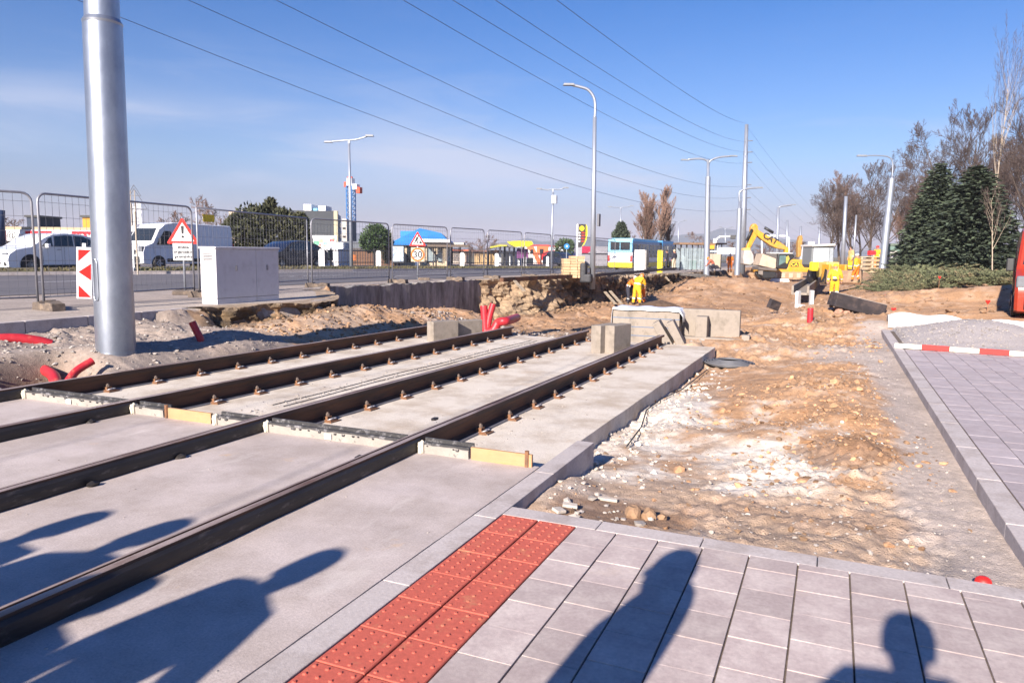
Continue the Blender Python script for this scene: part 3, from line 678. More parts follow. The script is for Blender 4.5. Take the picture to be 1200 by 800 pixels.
# wrapped pallet
stripm=mat('blue_strap',(.10,.14,.22),.5)
wrapm=mat('white_wrap',(.72,.73,.76),.35,var=.06,scale=5,bump=.5,bscale=9)
p=on(759,404,-.40)
t=thing('block_pallet','pallet of concrete blocks half covered with a white sheet','pallet',(p.x,p.y,-.45),R(4)); t.scale=(.80,.80,.86)
mb=MB()
for k in range(4):
    mb.b2(-.9,.9,-.5,.5,.12+.22*k,.335+.22*k)
mb.build('block_layer',blockm,t,bev=.012)
mb=MB()
for k in range(3): mb.b2(-.905,.905,-.505,.505,.33+.22*k,.35+.22*k)
mb.build('strap',stripm,t)
mb=MB()
for k in range(3): mb.b2(-.9+.82*k,-.75+.82*k,-.5,.5,0,.10)
mb.build('pallet_base',woodg,t)
mb=MB(); nx_=26; ny_=16; rr=random.Random(3); vs=[]
for j in range(ny_+1):
    for i in range(nx_+1):
        u=-1.06+2.12*i/nx_; v=-.62+1.24*j/ny_
        x=max(-.93,min(.93,u)); y=max(-.53,min(.53,v)); z=1.03+.012*math.sin(u*9+v*5)+rr.uniform(-.006,.006)
        dx=max(0,abs(u)-.93); dy=max(0,abs(v)-.53)
        z-=dx*2.6*(1 if u>0 else .9+.9*(v<0)) + dy*(.5 if v<0 else 3)
        if u>.93: x+=.04+.03*math.sin(v*8)
        vs.append((x+rr.uniform(-.004,.004),y-(dy*.5 if v<0 else -dy*.3),z))
mb.add(vs,[(j*(nx_+1)+i,j*(nx_+1)+i+1,(j+1)*(nx_+1)+i+1,(j+1)*(nx_+1)+i) for j in range(ny_) for i in range(nx_)])
o=mb.build('white_sheet',wrapm,smooth=True,loc=(p.x,p.y,-.45)); o.scale=(.80,.80,.86); o.rotation_euler=(0,0,R(4)); s_=o.modifiers.new('s','SOLIDIFY'); s_.thickness=.006
tag(o,'white plastic sheet draped over the pallet of concrete blocks','sheet')
p=on(832,412,-.45)
t=thing('block_stack','low stack of concrete blocks with a large upright slab behind','block stack',(p.x,p.y,-.45),R(2))
MB().b2(-.55,.62,-.2,.0,.10,.32).b2(.64,.80,-.15,.1,.1,.4).build('block',blockm,t,bev=.012)
MB().b2(-.60,.60,-.12,-.02,.0,.09).build('timber',woodm,t)
MB().b2(-.56,.63,-.205,.005,.19,.21).build('strap',stripm,t)
o=MB().box((0,0,.0),(1.35,.22,.62)).build('large_slab',blockm,loc=(p.x-.12,p.y+.35,.12),bev=.015); o.rotation_euler=(R(0),0,R(2)); tag(o,'large pale concrete slab standing behind the low block stack','concrete slab')
p=on(797,405,-.25)
for k,(dx,rot,lab) in enumerate(((-.30,(0,R(-32),R(8)),'leftmost of the leaning concrete blocks at the slab corner'),(-.05,(0,R(-28),R(8)),'middle leaning concrete block at the slab corner'))):
    o=MB().box((0,0,.28),(.16,.5,.62)).build('kerb_block',blockm,loc=(p.x+dx+.1,p.y+.05,-.28),bev=.012); o.rotation_euler=rot; tag(o,lab,'concrete block',G1)
block(822,409,-.42,(.24,.5,.72),R(3),'upright concrete block at the far corner of the slab',grp=G1)
# coil lying on soil
p=on(855,420,-.2); mb=MB()
for k in range(5): 
    rr_=.42-.05*k; mb.tube([(rr_*math.cos(a*PI/12),rr_*math.sin(a*PI/12)*.9,.03+.012*k) for a in range(25)],.02,6)
mb.lathe([(.40,0),(.38,.03),(.0,.035)],20); o=mb.build('cable_coil',mat('coil',(.10,.10,.11),.6,var=.2),loc=(p.x,p.y,gz(p.x,p.y)+.02),smooth=True); tag(o,'flat dark coil lying on the soil beside the slab','coil')
# protruding plates at near soil
for (px,py,s,rz,lab) in ((668,594,(.10,.05,.02),.3,'pale broken tile piece lying by the kerb end'),(655,603,(.07,.07,.02),1.0,'small pale flat shard next to the red strip corner'),(712,577,(.14,.035,.02),.35,'long thin pale splinter on the soil by the kerb end')):
    p=on(px,py,-.1); o=MB().box((0,0,0),s).build('stone_shard',stonew,loc=(p.x,p.y,gz(p.x,p.y)+.02),bev=.003); o.rotation_euler=(.1,.12,rz); tag(o,lab,'shard','pale shards on the soil')
p=on(742,602,-.1); mb=MB(); v,f=ico(2); rr=random.Random(2)
for (dx,dy,s) in ((0,0,.055),(.10,.03,.05),(.18,.05,.03)):
    o=MB().add([tuple(Vector(q)*s*(1+.22*rr.uniform(-1,1))) for q in v],[tuple(a) for a in f]).build('brown_stone',cloddk,loc=(p.x+dx,p.y+dy,gz(p.x+dx,p.y+dy)+s*.5)); tag(o,{0:'larger brown stone at the edging beside the pavement',.10:'middle brown stone near the edging',.18:'smallest of three brown stones near the edging'}[dx],'stone','three brown stones')
# red cap
o=MB().lathe([(.0,.055),(.02,.053),(.034,.043),(.040,.025),(.036,.005),(.03,0)],20).build('red_ball',redp,smooth=True,loc=(.785,4.21,-.06)); p=on(1152,684,-.03); o.location=(p.x,p.y,-.045); tag(o,'round red plastic cap lying against the pavement edging','cap')
# black cable on soil along slab
mb=MB(); pts=[on(px,py,-.12) for px,py in ((735,512),(752,490),(758,470),(775,455),(800,443),(830,418))]
for q in pts: q.z=gz(q.x,q.y)+.04
o=MB().tube(pts,.008,6).build('black_cable',blackp,smooth=True); tag(o,'thin black cable lying on the stones beside the slab','cable')

# ================================================================== RED PIPES
def pipe(pts,r,lab,name='red_pipe',grp='red plastic pipes',ribs=False):
    mb=MB(); 
    # catmull smoothing
    P_=[Vector(q) for q in pts]; out=[]
    for i in range(len(P_)-1):
        p0=P_[max(i-1,0)];p1=P_[i];p2=P_[i+1];p3=P_[min(i+2,len(P_)-1)]
        for k in range(8):
            t=k/8; out.append(.5*((2*p1)+(p2-p0)*t+(2*p0-5*p1+4*p2-p3)*t*t+(3*p1-p0-3*p2+p3)*t**3))
    out.append(P_[-1])
    rs=[r*(1+(.07 if ribs and i%2 else 0)) for i in range(len(out))]
    mb.tube(out,rs,12,cap=False); mb.tube(out,[q*.86 for q in rs],12,cap=False)
    o=mb.build(name,redpipe,smooth=True,fixn=False); tag(o,lab,'pipe',grp); return o
a=on(235,404,.15); b=on(229,390,.15)
zb=gz(a.x,a.y); d=(a-CAM).length
top=CAM+(on(225,377,0)-CAM).normalized()*d
pipe([(a.x,a.y,zb-.1),(a.x,a.y,zb+.03),((a.x*.5+top.x*.5),(a.y+top.y)/2,(zb+top.z)/2+.01),(top.x,top.y,top.z)],.055,'short red pipe stub rising from the gravel right of the big pole')
def atd(px,py,q): return CAM+(ray(px,py).normalized())*((Vector(q)-CAM).length)
q0=on(20,400,.3)
pipe([atd(-60,404,q0),atd(-10,398,q0),atd(20,397,q0),atd(45,400,q0),atd(60,404,q0)],.075,'red flexible pipe entering from the left edge above the hole')
h0=Vector((-8.8,5.7,.12))
pipe([h0+Vector((-.5,.5,-.1)),h0+Vector((-.1,.35,-.15)),h0+Vector((.2,.1,-.3)),h0+Vector((.3,-.5,-.45))],.07,'dark red pipe bending down in the hole beside the first rail')
pipe([h0+Vector((.28,.6,.06)),h0+Vector((.24,.4,-.05)),h0+Vector((.3,.1,-.25)),h0+Vector((.1,-.4,-.4))],.05,'thin red pipe standing at the hole wall')
q1=on(577,392,-.35)
pipe([atd(567,358,q1),atd(568,375,q1),atd(569,389,q1)],.085,'left upright leg of the red pipe fork beyond the blocks',ribs=True)
pipe([atd(578,356,q1),atd(574,370,q1),atd(571,386,q1)],.075,'right slanting leg of the red pipe fork beyond the blocks',ribs=True)
pipe([atd(568,388,q1),atd(578,387,q1),atd(584,378,q1),atd(594,376,q1),atd(606,372,q1+Vector((.6,2,0)))],.10,'red corrugated pipe lying from the fork into the excavation',ribs=True)
p=on(949,382,-.1); p=at(949,378,19.5)
pipe([p+Vector((0,0,-.3)),p,at(950,361,19.5)],.075,'upright pink red pipe standing beside the open trench',ribs=True)
# ================================================================== TRENCH SLABS AND OLD PLATFORM PIECE
p=at(925,386,21); tm=mat('manhole_dark',(.12,.11,.11),.8,var=.2)
o=MB().b2(-.55,.7,-.4,.4,-.1,.1).build('trench_slab',blockm,loc=(p.x,p.y,p.z-.05),bev=.01); o.rotation_euler=(0,0,R(8)); tag(o,'grey concrete slab lying in the open trench','concrete slab')
o=MB().b2(-1.3,1.3,-.12,.12,-.08,.1).build('dark_beam',blackp,loc=(p.x+.6,p.y+1.0,p.z+.12),bev=.01); o.rotation_euler=(0,0,R(5)); tag(o,'black beam spanning the open trench','beam')
p=at(1005,375,22.0)
o=MB().b2(-1.1,.75,-.4,.4,-.30,.0).build('lower_block',blackp,loc=(p.x-.1,p.y,p.z+.12),bev=.02); tag(o,'black lower block under the tilted dark slab','block')
t=thing('tilted_slab','large dark asphalt slab tilted on rubble beside the trench','asphalt slab',tuple(at(1004,357,21.5)),rot=(R(3),R(13),YAW))
sl=mat('old_asphalt_slab',(.028,.022,.025),.85,var=.4,scale=4,bump=.8,bscale=20,col2=(.07,.05,.045),c2amt=.35,c2scale=3)
MB().box((0,0,0),(1.5,.55,.40)).build('slab_body',sl,t,bev=.03)
MB().box((0,0,.205),(1.46,.51,.012)).build('slab_top',stoneg,t)
mb=MB(); v,f=ico(1); rr=random.Random(8)
for k in range(14):
    c=Vector((rr.uniform(-.5,.5),rr.uniform(-.2,.1),-.27-rr.uniform(0,.12))); s=rr.uniform(.06,.15)
    mb.add([c+Vector(q)*s*(1+.3*rr.uniform(-1,1)) for q in v],[tuple(a) for a in f])
mb.build('torn_underside',mat('torn_clay',(.36,.20,.14),.9,var=.3,scale=12),t)
p=at(907,357,33); o=MB().box((0,0,0),(.6,.2,.42)).build('broken_slab',sl,loc=tuple(p),bev=.02); o.rotation_euler=(.2,.3,R(50)); tag(o,'small dark broken slab sticking out of the pit floor','broken slab')
# concrete L elements
lm=mat('white_precast',(.62,.61,.60),.7,var=.08,scale=4)
def lel(px,py,d,rz,lab,L=1.2,h=1.0,w=1.0):
    p=at(px,py,d); p.z=gz(p.x,p.y)-.02; o=MB().prism([(0,0),(w,0),(w,.14),(.14,.16),(.14,h),(0,h)],0,L,'x').build('precast_element',lm,loc=tuple(p),bev=.02); o.rotation_euler=(0,0,rz); tag(o,lab,'precast element','pale precast concrete elements'); return o
lel(936,341,38,R(-110),'leftmost pale L shaped precast element on the pit floor',.4,.85,.45)
lel(948,349,36,R(-75),'nearest pale L shaped precast element with its foot to the right',.4,.85,.8)
# drainage trough going back
A=at(938,338,40);B=at(962,317,70)
mb=MB(); dv=(B-A); L=dv.length; ang=math.atan2(dv.y,dv.x)
mb.b2(0,L,-.45,-.34,0,.5).b2(0,L,.34,.45,0,.5).b2(0,L,-.42,.42,0,.12)
o=mb.build('concrete_trough',blockm,loc=(A.x,A.y,A.z-.35)); o.rotation_euler=(0,-math.asin(dv.z/L)*0,ang); tag(o,'long grey concrete trough running back towards the loader','trough')

# ================================================================== BIG POLE
bp=Vector((-8.86,6.9,.18)); t=thing('steel_pole','thick galvanised steel pole with an inspection hatch, planted in gravel at left','pole',tuple(bp))
top=at(119,0,0.0001+ (Vector((-8.86,6.9,0)).dot(_fh))); topd=Vector((top.x-bp.x,top.y-bp.y,top.z-bp.z))
dirv=topd.normalized()
zc_=(at(120,27,Vector((bp.x,bp.y,0)).dot(_fh)).z-bp.z)/dirv.z
MB().tube([Vector((0,0,-.3)),dirv*(zc_-.03)],[.247,.232],40).build('shaft',galv,t,smooth='auto')
MB().tube([dirv*(zc_-.03),dirv*zc_,dirv*(zc_+.05)],[.234,.240,.210],40).build('collar',galv,t,smooth='auto')
MB().tube([dirv*zc_,dirv*9.5],[.208,.17],40).build('upper_shaft',galv,t,smooth='auto')
mb=MB(); a0=math.atan2(-bp.y,-bp.x)-R(52)   # facing left of the viewer
pts=[]
for k in range(33):
    u=2*PI*k/32; 
    if abs(math.sin(u))>.0: pass
    aa=.17*max(-1,min(1,1.35*math.cos(u))); zz_=1.0+.27*max(-1,min(1,1.15*math.sin(u))); a_=a0+aa
    pts.append(Vector((math.cos(a_)*.247,math.sin(a_)*.247,zz_))+dirv*0)
MB().tube(pts,.006,6,cap=False).build('hatch_rim',galv,t)
mb=MB(); 
for k in range(5):
    for j in range(4):
        pass
MB().tube([Vector((0,0,-.02)),Vector((0,0,.03))],[.262,.262],40).build('base_ring',galv,t,smooth='auto')
# ================================================================== CABINET
c=[on(241.4,359.7,.42),on(255,361.5,.42),on(325.7,358.6,.42)]
L=1.70; rz=R(90-3); dp=.44
c[1].x-=.0
t=thing('utility_cabinet','large pale grey utility cabinet standing on the earth bank before the fence','cabinet',(c[1].x,c[1].y,.36),rz)
hz_=1.24
MB().b2(0,L*.62-.003,0,dp,.26,hz_).b2(L*.62+.003,L,0,dp,.26,hz_).build('upper_body',cabm,t,bev=.008)
MB().b2(.004,L*.62-.003,.004,dp-.004,0,.252).b2(L*.62+.003,L-.004,.004,dp-.004,-.05,.252).build('plinth',cabm,t,bev=.006)
MB().b2(-.025,L+.025,-.025,dp+.025,hz_+.003,hz_+.05).build('roof',cabm,t,bev=.012)
MB().b2(.02,L-.02,.02,dp-.02,.245,.27).build('seam',blackp,t)
for x_ in (L*.30,L*.80): MB().box((x_,-.008,.86),(.035,.02,.11)).build('lock',mat('lock_grey',(.25,.25,.27),.4,metal=.4),t,bev=.004)
for k in range(5): MB().box((-.006,.22,1.02+.03*k),(.014,.26,.010)).build('vent_slit',blackp,t)
# ================================================================== RETAINING WALL
wp=[on(347,341,.48),on(378,338.5,.48),on(440,334,.50),on(568,328.5,.46)]
wp=[Vector((q.x,q.y,0)) for q in wp]; wp[0]=Vector((-13.2,16.0,0))
t=thing('retaining_wall','stained old concrete retaining wall with a ragged top along the road side','wall',tuple(wp[1]))
def wallrun(name,A,B,zt,zb,th,seed):
    A=A-wp[1];B=B-wp[1]; d=(B-A); L=d.length; d/=L; nrm=Vector((d.y,-d.x,0)); n=int(L/.18); rr=random.Random(seed); mb=MB(); m_=14; vs=[]
    tp=[zt+.018*math.sin(i*.7)+rr.uniform(-.03,.03) for i in range(n+1)]
    for i in range(n+1):
        for j in range(m_+1):
            z=zb+(tp[i]-zb)*j/m_; off=float(fbm(np.array([i*.5]),np.array([z*1.2+seed]),4,seed)[0])*.03+.006*math.sin(i*1.1)*(j>m_*.6)
            q=A+d*(L*i/n)+nrm*off; vs.append((q.x,q.y,z))
    mb.add(vs,[(i*(m_+1)+j,(i+1)*(m_+1)+j,(i+1)*(m_+1)+j+1,i*(m_+1)+j+1) for i in range(n) for j in range(m_)])
    vs=[];
    for i in range(n+1):
        q=A+d*(L*i/n); o_=float(fbm(np.array([i*.5]),np.array([tp[i]*1.2+seed]),4,seed)[0])*.03+.006*math.sin(i*1.1); q1=q+nrm*o_; q2=q-nrm*th; vs+=[(q1.x,q1.y,tp[i]),(q2.x,q2.y,tp[i]),(q2.x,q2.y,zb)]
    mb.add(vs,[(i*3,i*3+3,i*3+4,i*3+1) for i in range(n)]+[(i*3+1,i*3+4,i*3+5,i*3+2) for i in range(n)]+[(0,1,2),(n*3,n*3+1,n*3+2)])
    return mb.build(name,wallm,t,fixn=True)
wallrun('wall_face',wp[1],wp[3]+Vector((.1,.6,0)),.50,-1.3,.35,5)
wallrun('wall_return',wp[1]+Vector((-.5,-1.5,0)),wp[1],.47,-1.0,.35,9)
o=MB().b2(-.45,.45,-.2,.2,-.2,.25).build('stone_block',mat('sandstone',(.50,.40,.28),.9,var=.2,scale=5,bump=.6,bscale=20),loc=tuple(on(371,350,.25)),bev=.05); o.rotation_euler=(0,0,R(60)); tag(o,'pale sandstone block at the near end of the retaining wall','stone block')
p=on(428,366,-.2); o=MB().box((0,0,0),(.85,.12,.16)).build('wood_offcut',woodg,loc=(p.x,p.y,gz(p.x,p.y)+.1)); o.rotation_euler=(0,-.1,R(40)); tag(o,'short timber offcut on the rubble below the retaining wall','timber')

# ================================================================== FENCES
def fence_panel(A,B,lab,h=2.0,plate=False,group='mesh fence panels along the road',tube_r=.021,nv=None,square=False):
    A=Vector(A);B=Vector(B); d=B-A; L=math.hypot(d.x,d.y); ang=math.atan2(d.y,d.x)
    t=thing('mesh_fence',lab,'fence panel',tuple(A),ang,group=group); dz=(B.z-A.z)
    z=lambda x:dz*x/L
    rc=.0 if square else .16
    pts=[(0,0,.0),(0,0,h-rc)]
    if not square: pts+=[(rc*(1-math.cos(a)),0,h-rc+rc*math.sin(a)) for a in (PI/8,PI/4,3*PI/8)]
    pts+=[(rc,0,h+z(rc)),(L-rc,0,h+z(L-rc))]
    if not square: pts+=[(L-rc+rc*math.sin(a),0,h-rc+z(L)+rc*math.cos(a)) for a in (PI/8,PI/4,3*PI/8)]
    pts+=[(L,0,h-rc+z(L)),(L,0,z(L))]
    MB().tube(pts,tube_r,8).tube([(0,0,.17),(L,0,.17+z(L))],tube_r*.8,6).build('frame',fencem,t,smooth=True)
    mb=MB(); n=nv or max(8,int(L/.14)); wr=.0035 if L<5 else .004
    for i in range(1,n):
        x=L*i/n; mb.tube([(x,0,.17+z(x)),(x,0,h+z(x))],wr,3,cap=False)
    for k in range(7):
        zz_=.3+(h-.45)*k/6; mb.tube([(0,.0,zz_),(L,.0,zz_+z(L))],wr,3,cap=False)
    mb.build('wire_mesh',wirem,t,fixn=False)
    if plate:
        MB().box((.42,-.012,h-.22),(.42,.006,.17)).build('yellow_plate',mat('plate_yellow',(.65,.5,.02),.6,var=.35,scale=18,col2=(.2,.15,.02),c2amt=.35,c2scale=30),t)
    return t
foot0=None
def foot(x,y,rz,lab,zz=None):
    global foot0
    z=float(plat(y)) if zz is None else zz
    if foot0 is None:
        o=MB().prism([(-.36,0),(.36,0),(.34,.13),(.12,.15),(.10,.12),(-.10,.12),(-.12,.15),(-.34,.13)],-.115,.115,'y').build('fence_block',footm,bev=.012)
        foot0=o
    else: o=foot0.copy(); COL.objects.link(o)
    o.location=(x,y,z); o.rotation_euler=(0,0,rz); tag(o,lab,'fence foot','rubber feet under the mesh fence'); return o
fx=[(-95,368),(45,362),(52,362),(228,348),(234,347),(361,336.5),(366,336),(456,331.5),(460,331),(524,328.3),(528,328),(567,326.3),(571,326),(611,324.3),(614,324),(645,322.6),(648,322.4),(720,319.8)]
labs=['mesh fence panel cut by the left edge of the photo','mesh fence panel crossed by the big steel pole and holding the chevron board','mesh fence panel with a small yellow plate, behind the grey cabinet','mesh fence panel just right of the cabinet in front of the small white kiosk','mesh fence panel in front of the 30 limit sign and blue roof','mesh fence panel just right of the 30 limit sign','mesh fence panel in front of the yellow topped fuel canopy','mesh fence panel in front of the orange and white building','mesh fence panel crossed by the tall street lamp near the brick stack']
fp=[on(px,py,.50) for px,py in fx]
fp=[Vector((q.x,q.y,float(plat(q.y)))) for q in fp]
# keep the line believable
hts=[2.0]*9
for i,l in enumerate(labs):
    A,B=fp[2*i],fp[2*i+1]
    fence_panel(A+Vector((0,0,.04)),B+Vector((0,0,.04)),l,plate=(i==2),square=(i==2))
fl=['under the panels left of the big pole','under the panel joint right of the exclamation sign','under the joint right of the cabinet','under the joint in front of the white kiosk','under the joint beside the 30 limit sign','under the joint where the retaining wall ends','under the joint in front of the fuel canopy','under the joint left of the brick stack']
for i in range(8):
    q=(fp[2*i+1]+fp[2*i+2])/2; dd=fp[2*i+2]-fp[2*i+1]; d2=fp[2*i+1]-fp[2*i]; a=math.atan2(d2.y,d2.x)
    foot(q.x-.19*math.cos(a+PI/2)*0+.35,q.y-.1,a+PI/2+.15,'dark rubber fence foot '+fl[i])
    if i in (0,1): foot(q.x+.05,q.y+.14,a+PI/2-.1,'second dark rubber foot '+fl[i])
# row of spare feet
spx=[(603,331),(618,329.5),(634,328.5),(642,328),(650,327.5),(658,327)]
for k,(px,py) in enumerate(spx):
    q=on(px,py,.42); foot(q.x,q.y,R(20 if k>1 else 75),'spare dark fence foot, %s of the row left of the brick stack'%ORD[k],float(plat(q.y)))
for k,(px,py) in enumerate([(690,325.5),(705,324),(722,323.5),(738,323),(757,322)]):
    q=on(px,py,.28); foot(q.x,q.y,R(80),'dark fence foot, %s right of the brick stack towards the bus'%ORD[k],float(plat(q.y)))
# panel line going on to the bus
q0=[on(px,py,.2) for px,py in ((695,325),(747,321.5),(775,320.5))]
for i,l in enumerate(['faint mesh fence panel in front of the rear of the bus','faint mesh fence panel in front of the white kiosk by the bus']):
    A=q0[i];B=q0[i+1]; A.z=float(plat(A.y));B.z=float(plat(B.y)); fence_panel(A,B,l)
# ================================================================== TRAFFIC SIGNS
def text(s,size,name,m,parent,loc,rot,align='CENTER',ext=.002,off=0):
    cu=bpy.data.curves.new('t','FONT'); cu.body=s; cu.size=size; cu.align_x=align; cu.align_y='CENTER'; cu.extrude=ext; cu.space_line=.9; cu.offset=off
    ob=bpy.data.objects.new('t',cu); COL.objects.link(ob); dg=bpy.context.evaluated_depsgraph_get(); me=bpy.data.meshes.new_from_object(ob.evaluated_get(dg)); bpy.data.objects.remove(ob); me.name=name
    me.materials.clear(); me.materials.append(m); o=bpy.data.objects.new(name,me); COL.objects.link(o); o.parent=parent; o.location=loc; o.rotation_euler=rot; return o
signred=mat('sign_red',(.66,.03,.02),.4,var=.04); signw=mat('sign_white',(.76,.76,.76),.4,var=.04); signk=mat('sign_black',(.02,.02,.02),.5,var=.05)
signo=mat('sign_orange',(.70,.14,.02),.4,var=.05)
def tri(w,y,inset=0,r=.04):
    h=w*.866; c=Vector((0,h/3)); P_=[Vector((-w/2,0)),Vector((w/2,0)),Vector((0,h))]; out=[]
    P_=[c+(p-c)*(1-inset) for p in P_]; n=3
    for i in range(3):
        p=P_[i];a=(P_[i-1]-p).normalized();b=(P_[(i+1)%3]-p).normalized(); out+= [p+a*r,p+(a+b)*r*.42,p+b*r]
    return [(q.x,q.y) for q in out]
FR=(R(90),0,0)
def post_sign(loc,rz,lab): 
    t=thing('traffic_sign',lab,'traffic sign',loc,rz); return t
q=on(217,345,.5); q.z=float(plat(q.y)); face=YAW+R(14)
t=post_sign(tuple(q),face,'red edged triangular warning sign with exclamation mark and Slovak text plate')
D=math.hypot(q.x,q.y); sc=q.dot(_fh)/860
MB().cyl((0,.03,0),(0,.03,(345-255)*sc),.028,n=12).build('post',galv2,t,smooth=True)
w=.74; z0=(345-286.3)*sc
MB().prism(tri(w,0),-.0,.02,'y').build('triangle_back',galv2,t).location=(0,0,z0)
MB().prism(tri(w-.004,0),-.006,-.0,'y').build('red_border',signred,t).location=(0,0,z0)
MB().prism(tri(w,0,.30,.02),-.010,-.006,'y').build('white_field',signw,t).location=(0,0,z0)
MB().prism([(-.022,.24),(.022,.24),(.034,.43),(-.034,.43)],-.014,-.010,'y').build('exclamation_bar',signk,t).location=(0,0,z0)
MB().prism([(.03*math.cos(a*PI/6),.17+.03*math.sin(a*PI/6)) for a in range(12)],-.014,-.010,'y').build('exclamation_dot',signk,t).location=(0,0,z0)
zp=(345-295.5)*sc
MB().box((.0,0,zp),(.46,.016,.41)).build('text_plate',signw,t,bev=.004)
for k,s in enumerate(('zmena','organizácie','premávky')): text(s,.098,'lettering',signk,t,(0,-.012,zp+.115-.115*k),FR,off=.0015)
MB().box((0,0,.05),(.5,.5,.1)).build('sign_base',footm,t,bev=.02)
q=on(489.5,328,.5); q.z=float(plat(q.y)); sc=q.dot(_fh)/860
t=post_sign(tuple(q),YAW+R(5),'triangular road works sign above a round 30 speed limit sign')
MB().cyl((0,.03,0),(0,.03,(328-272)*sc),.028,n=12).build('post',galv2,t,smooth=True)
w=.66; z0=(328-288.8)*sc
MB().prism(tri(w,0),0,.02,'y').build('triangle_back',galv2,t).location=(0,0,z0)
MB().prism(tri(w-.004,0),-.006,0,'y').build('red_border',signred,t).location=(0,0,z0)
MB().prism(tri(w,0,.30,.02),-.010,-.006,'y').build('white_field',signw,t).location=(0,0,z0)
mb=MB(); # digging figure
mb.prism([(.05,.10),(.19,.10),(.13,.19),(.10,.19)],-.014,-.01,'y')
mb.prism([(-.14,.10),(-.10,.10),(-.05,.22),(-.02,.10),(.015,.10),(.0,.24),(.03,.34),(-.03,.36),(-.08,.26)],-.014,-.01,'y')
mb.prism([(.025+.03*math.cos(a*PI/4),.385+.03*math.sin(a*PI/4)) for a in range(8)],-.0141,-.0101,'y')
mb.prism([(-.01,.33),(.01,.33),(.09,.16),(.075,.15)],-.015,-.0111,'y')
o=mb.build('digging_figure',signk,t); o.location=(0,0,z0)
zc=(328-298.6)*sc
ring=lambda r0,n=32:[(r0*math.cos(a*2*PI/n),zc+r0*math.sin(a*2*PI/n)) for a in range(n)]
MB().prism([(-.26,zc-.27),(.26,zc-.27),(.26,zc+.27),(-.26,zc+.27)],.0,.015,'y').build('back_plate',mat('sign_back_tan',(.6,.45,.3),.5,var=.05),t)
MB().prism(ring(.26),-.006,-.0,'y').build('red_ring',signo,t); MB().prism(ring(.195),-.010,-.006,'y').build('white_disc',signw,t)
text('30',.36,'number',signk,t,(0,-.013,zc-.01),FR,off=.006)
MB().box((.25,-.05,.05),(.45,.35,.1)).build('sign_base',footm,t,bev=.02)
# chevron board on fence
q=on(95,362,.5); q=at(99,350,13.0); sc=13.0/860
t=thing('chevron_board','narrow red and white chevron guide board hung on the fence left of the big pole','guide board',tuple(q),YAW+R(30),rot=(0,R(2.5),YAW+R(30)))
Hb=60*sc; wb=.235
MB().b2(-wb/2,wb/2,-.02,.02,0,Hb).b2(-.03,.03,-.015,.015,Hb,Hb+.07).build('board_body',whitep,t,bev=.006)
for k,(za,zb_,poly) in enumerate((( .05,.28,[(-.09,.03),(.10,.03),(-.09,.24)]),(.30,.6,[(.10,.33),(.10,.62),(-.09,.47)]),(.7,.9,[(-.09,.66),(-.09,.86),(.10,.86)]))):
    MB().prism(poly,-.024,-.019,'y').build('red_field',redp,t)
# white boards along the verge (backs)
wb0=None
for k,(px,py,top,lab) in enumerate([(153,315,286,'white marker board on the verge just right of the big pole'),(377,313.5,292,'white marker board on the verge in front of the kiosk'),(443.5,313,294,'white marker board on the verge below the round green tree'),(488.5,311,296,'white marker board on the verge behind the 30 limit sign'),(541.5,311.5,296,'white marker board on the verge right of the bus shelter'),(582,311.5,297,'white marker board on the verge at the left end of the fuel canopy'),(615,311,300.5,'white marker board on the verge in front of the orange building'),(641.5,310.5,300.5,'white marker board on the verge beside the blue car')]):
    hgt=1.05; d=hgt*860/(py-top); p=at(px,py,d); 
    o=MB().b2(-.16,.16,-.03,.03,0,hgt*.9).prism([(-.16,hgt*.9),(.16,hgt*.9),(.09,hgt),(-.09,hgt)],-.03,.03,'y').box((0,0,-.1),(.3,.3,.3)).build('marker_board',whitep,loc=tuple(p)); o.rotation_euler=(0,0,YAW+R(12)); tag(o,lab,'marker board','white marker boards along the verge')

# ================================================================== VEHICLES
def wheel(t,x,y,r,w,side,rim=None,spokes=5):
    mb=MB(); M_=Matrix.Rotation(PI/2,3,'Y')
    mb.lathe([(r*.62,-w/2),(r*.93,-w/2),(r,-w*.3),(r,w*.3),(r*.93,w/2),(r*.62,w/2)],22,(x,y,r),M=M_); wo=mb.build('wheel',rubberm,t,smooth='auto')
    mb=MB(); mb.lathe([(r*.60,-w*.25),(r*.62,w*.40 if side>0 else -w*.4)],22,(x,y,r),M=M_)
    dx=side*w*.46
    for k in range(spokes*2 if spokes>5 else spokes):
        a=2*PI*k/(spokes*2 if spokes>5 else spokes); mb.box((x+dx,y+math.cos(a)*r*.34,r+math.sin(a)*r*.34),(.02,.06 if spokes<=5 else .03,r*.6),M=Matrix.Rotation(-a+PI/2,3,'X'))
    mb.lathe([(r*.16,-.02),(r*.14,.03*side)],10,(x+dx,y,r),M=M_)
    mb.build('rim',rim or galv,wo)
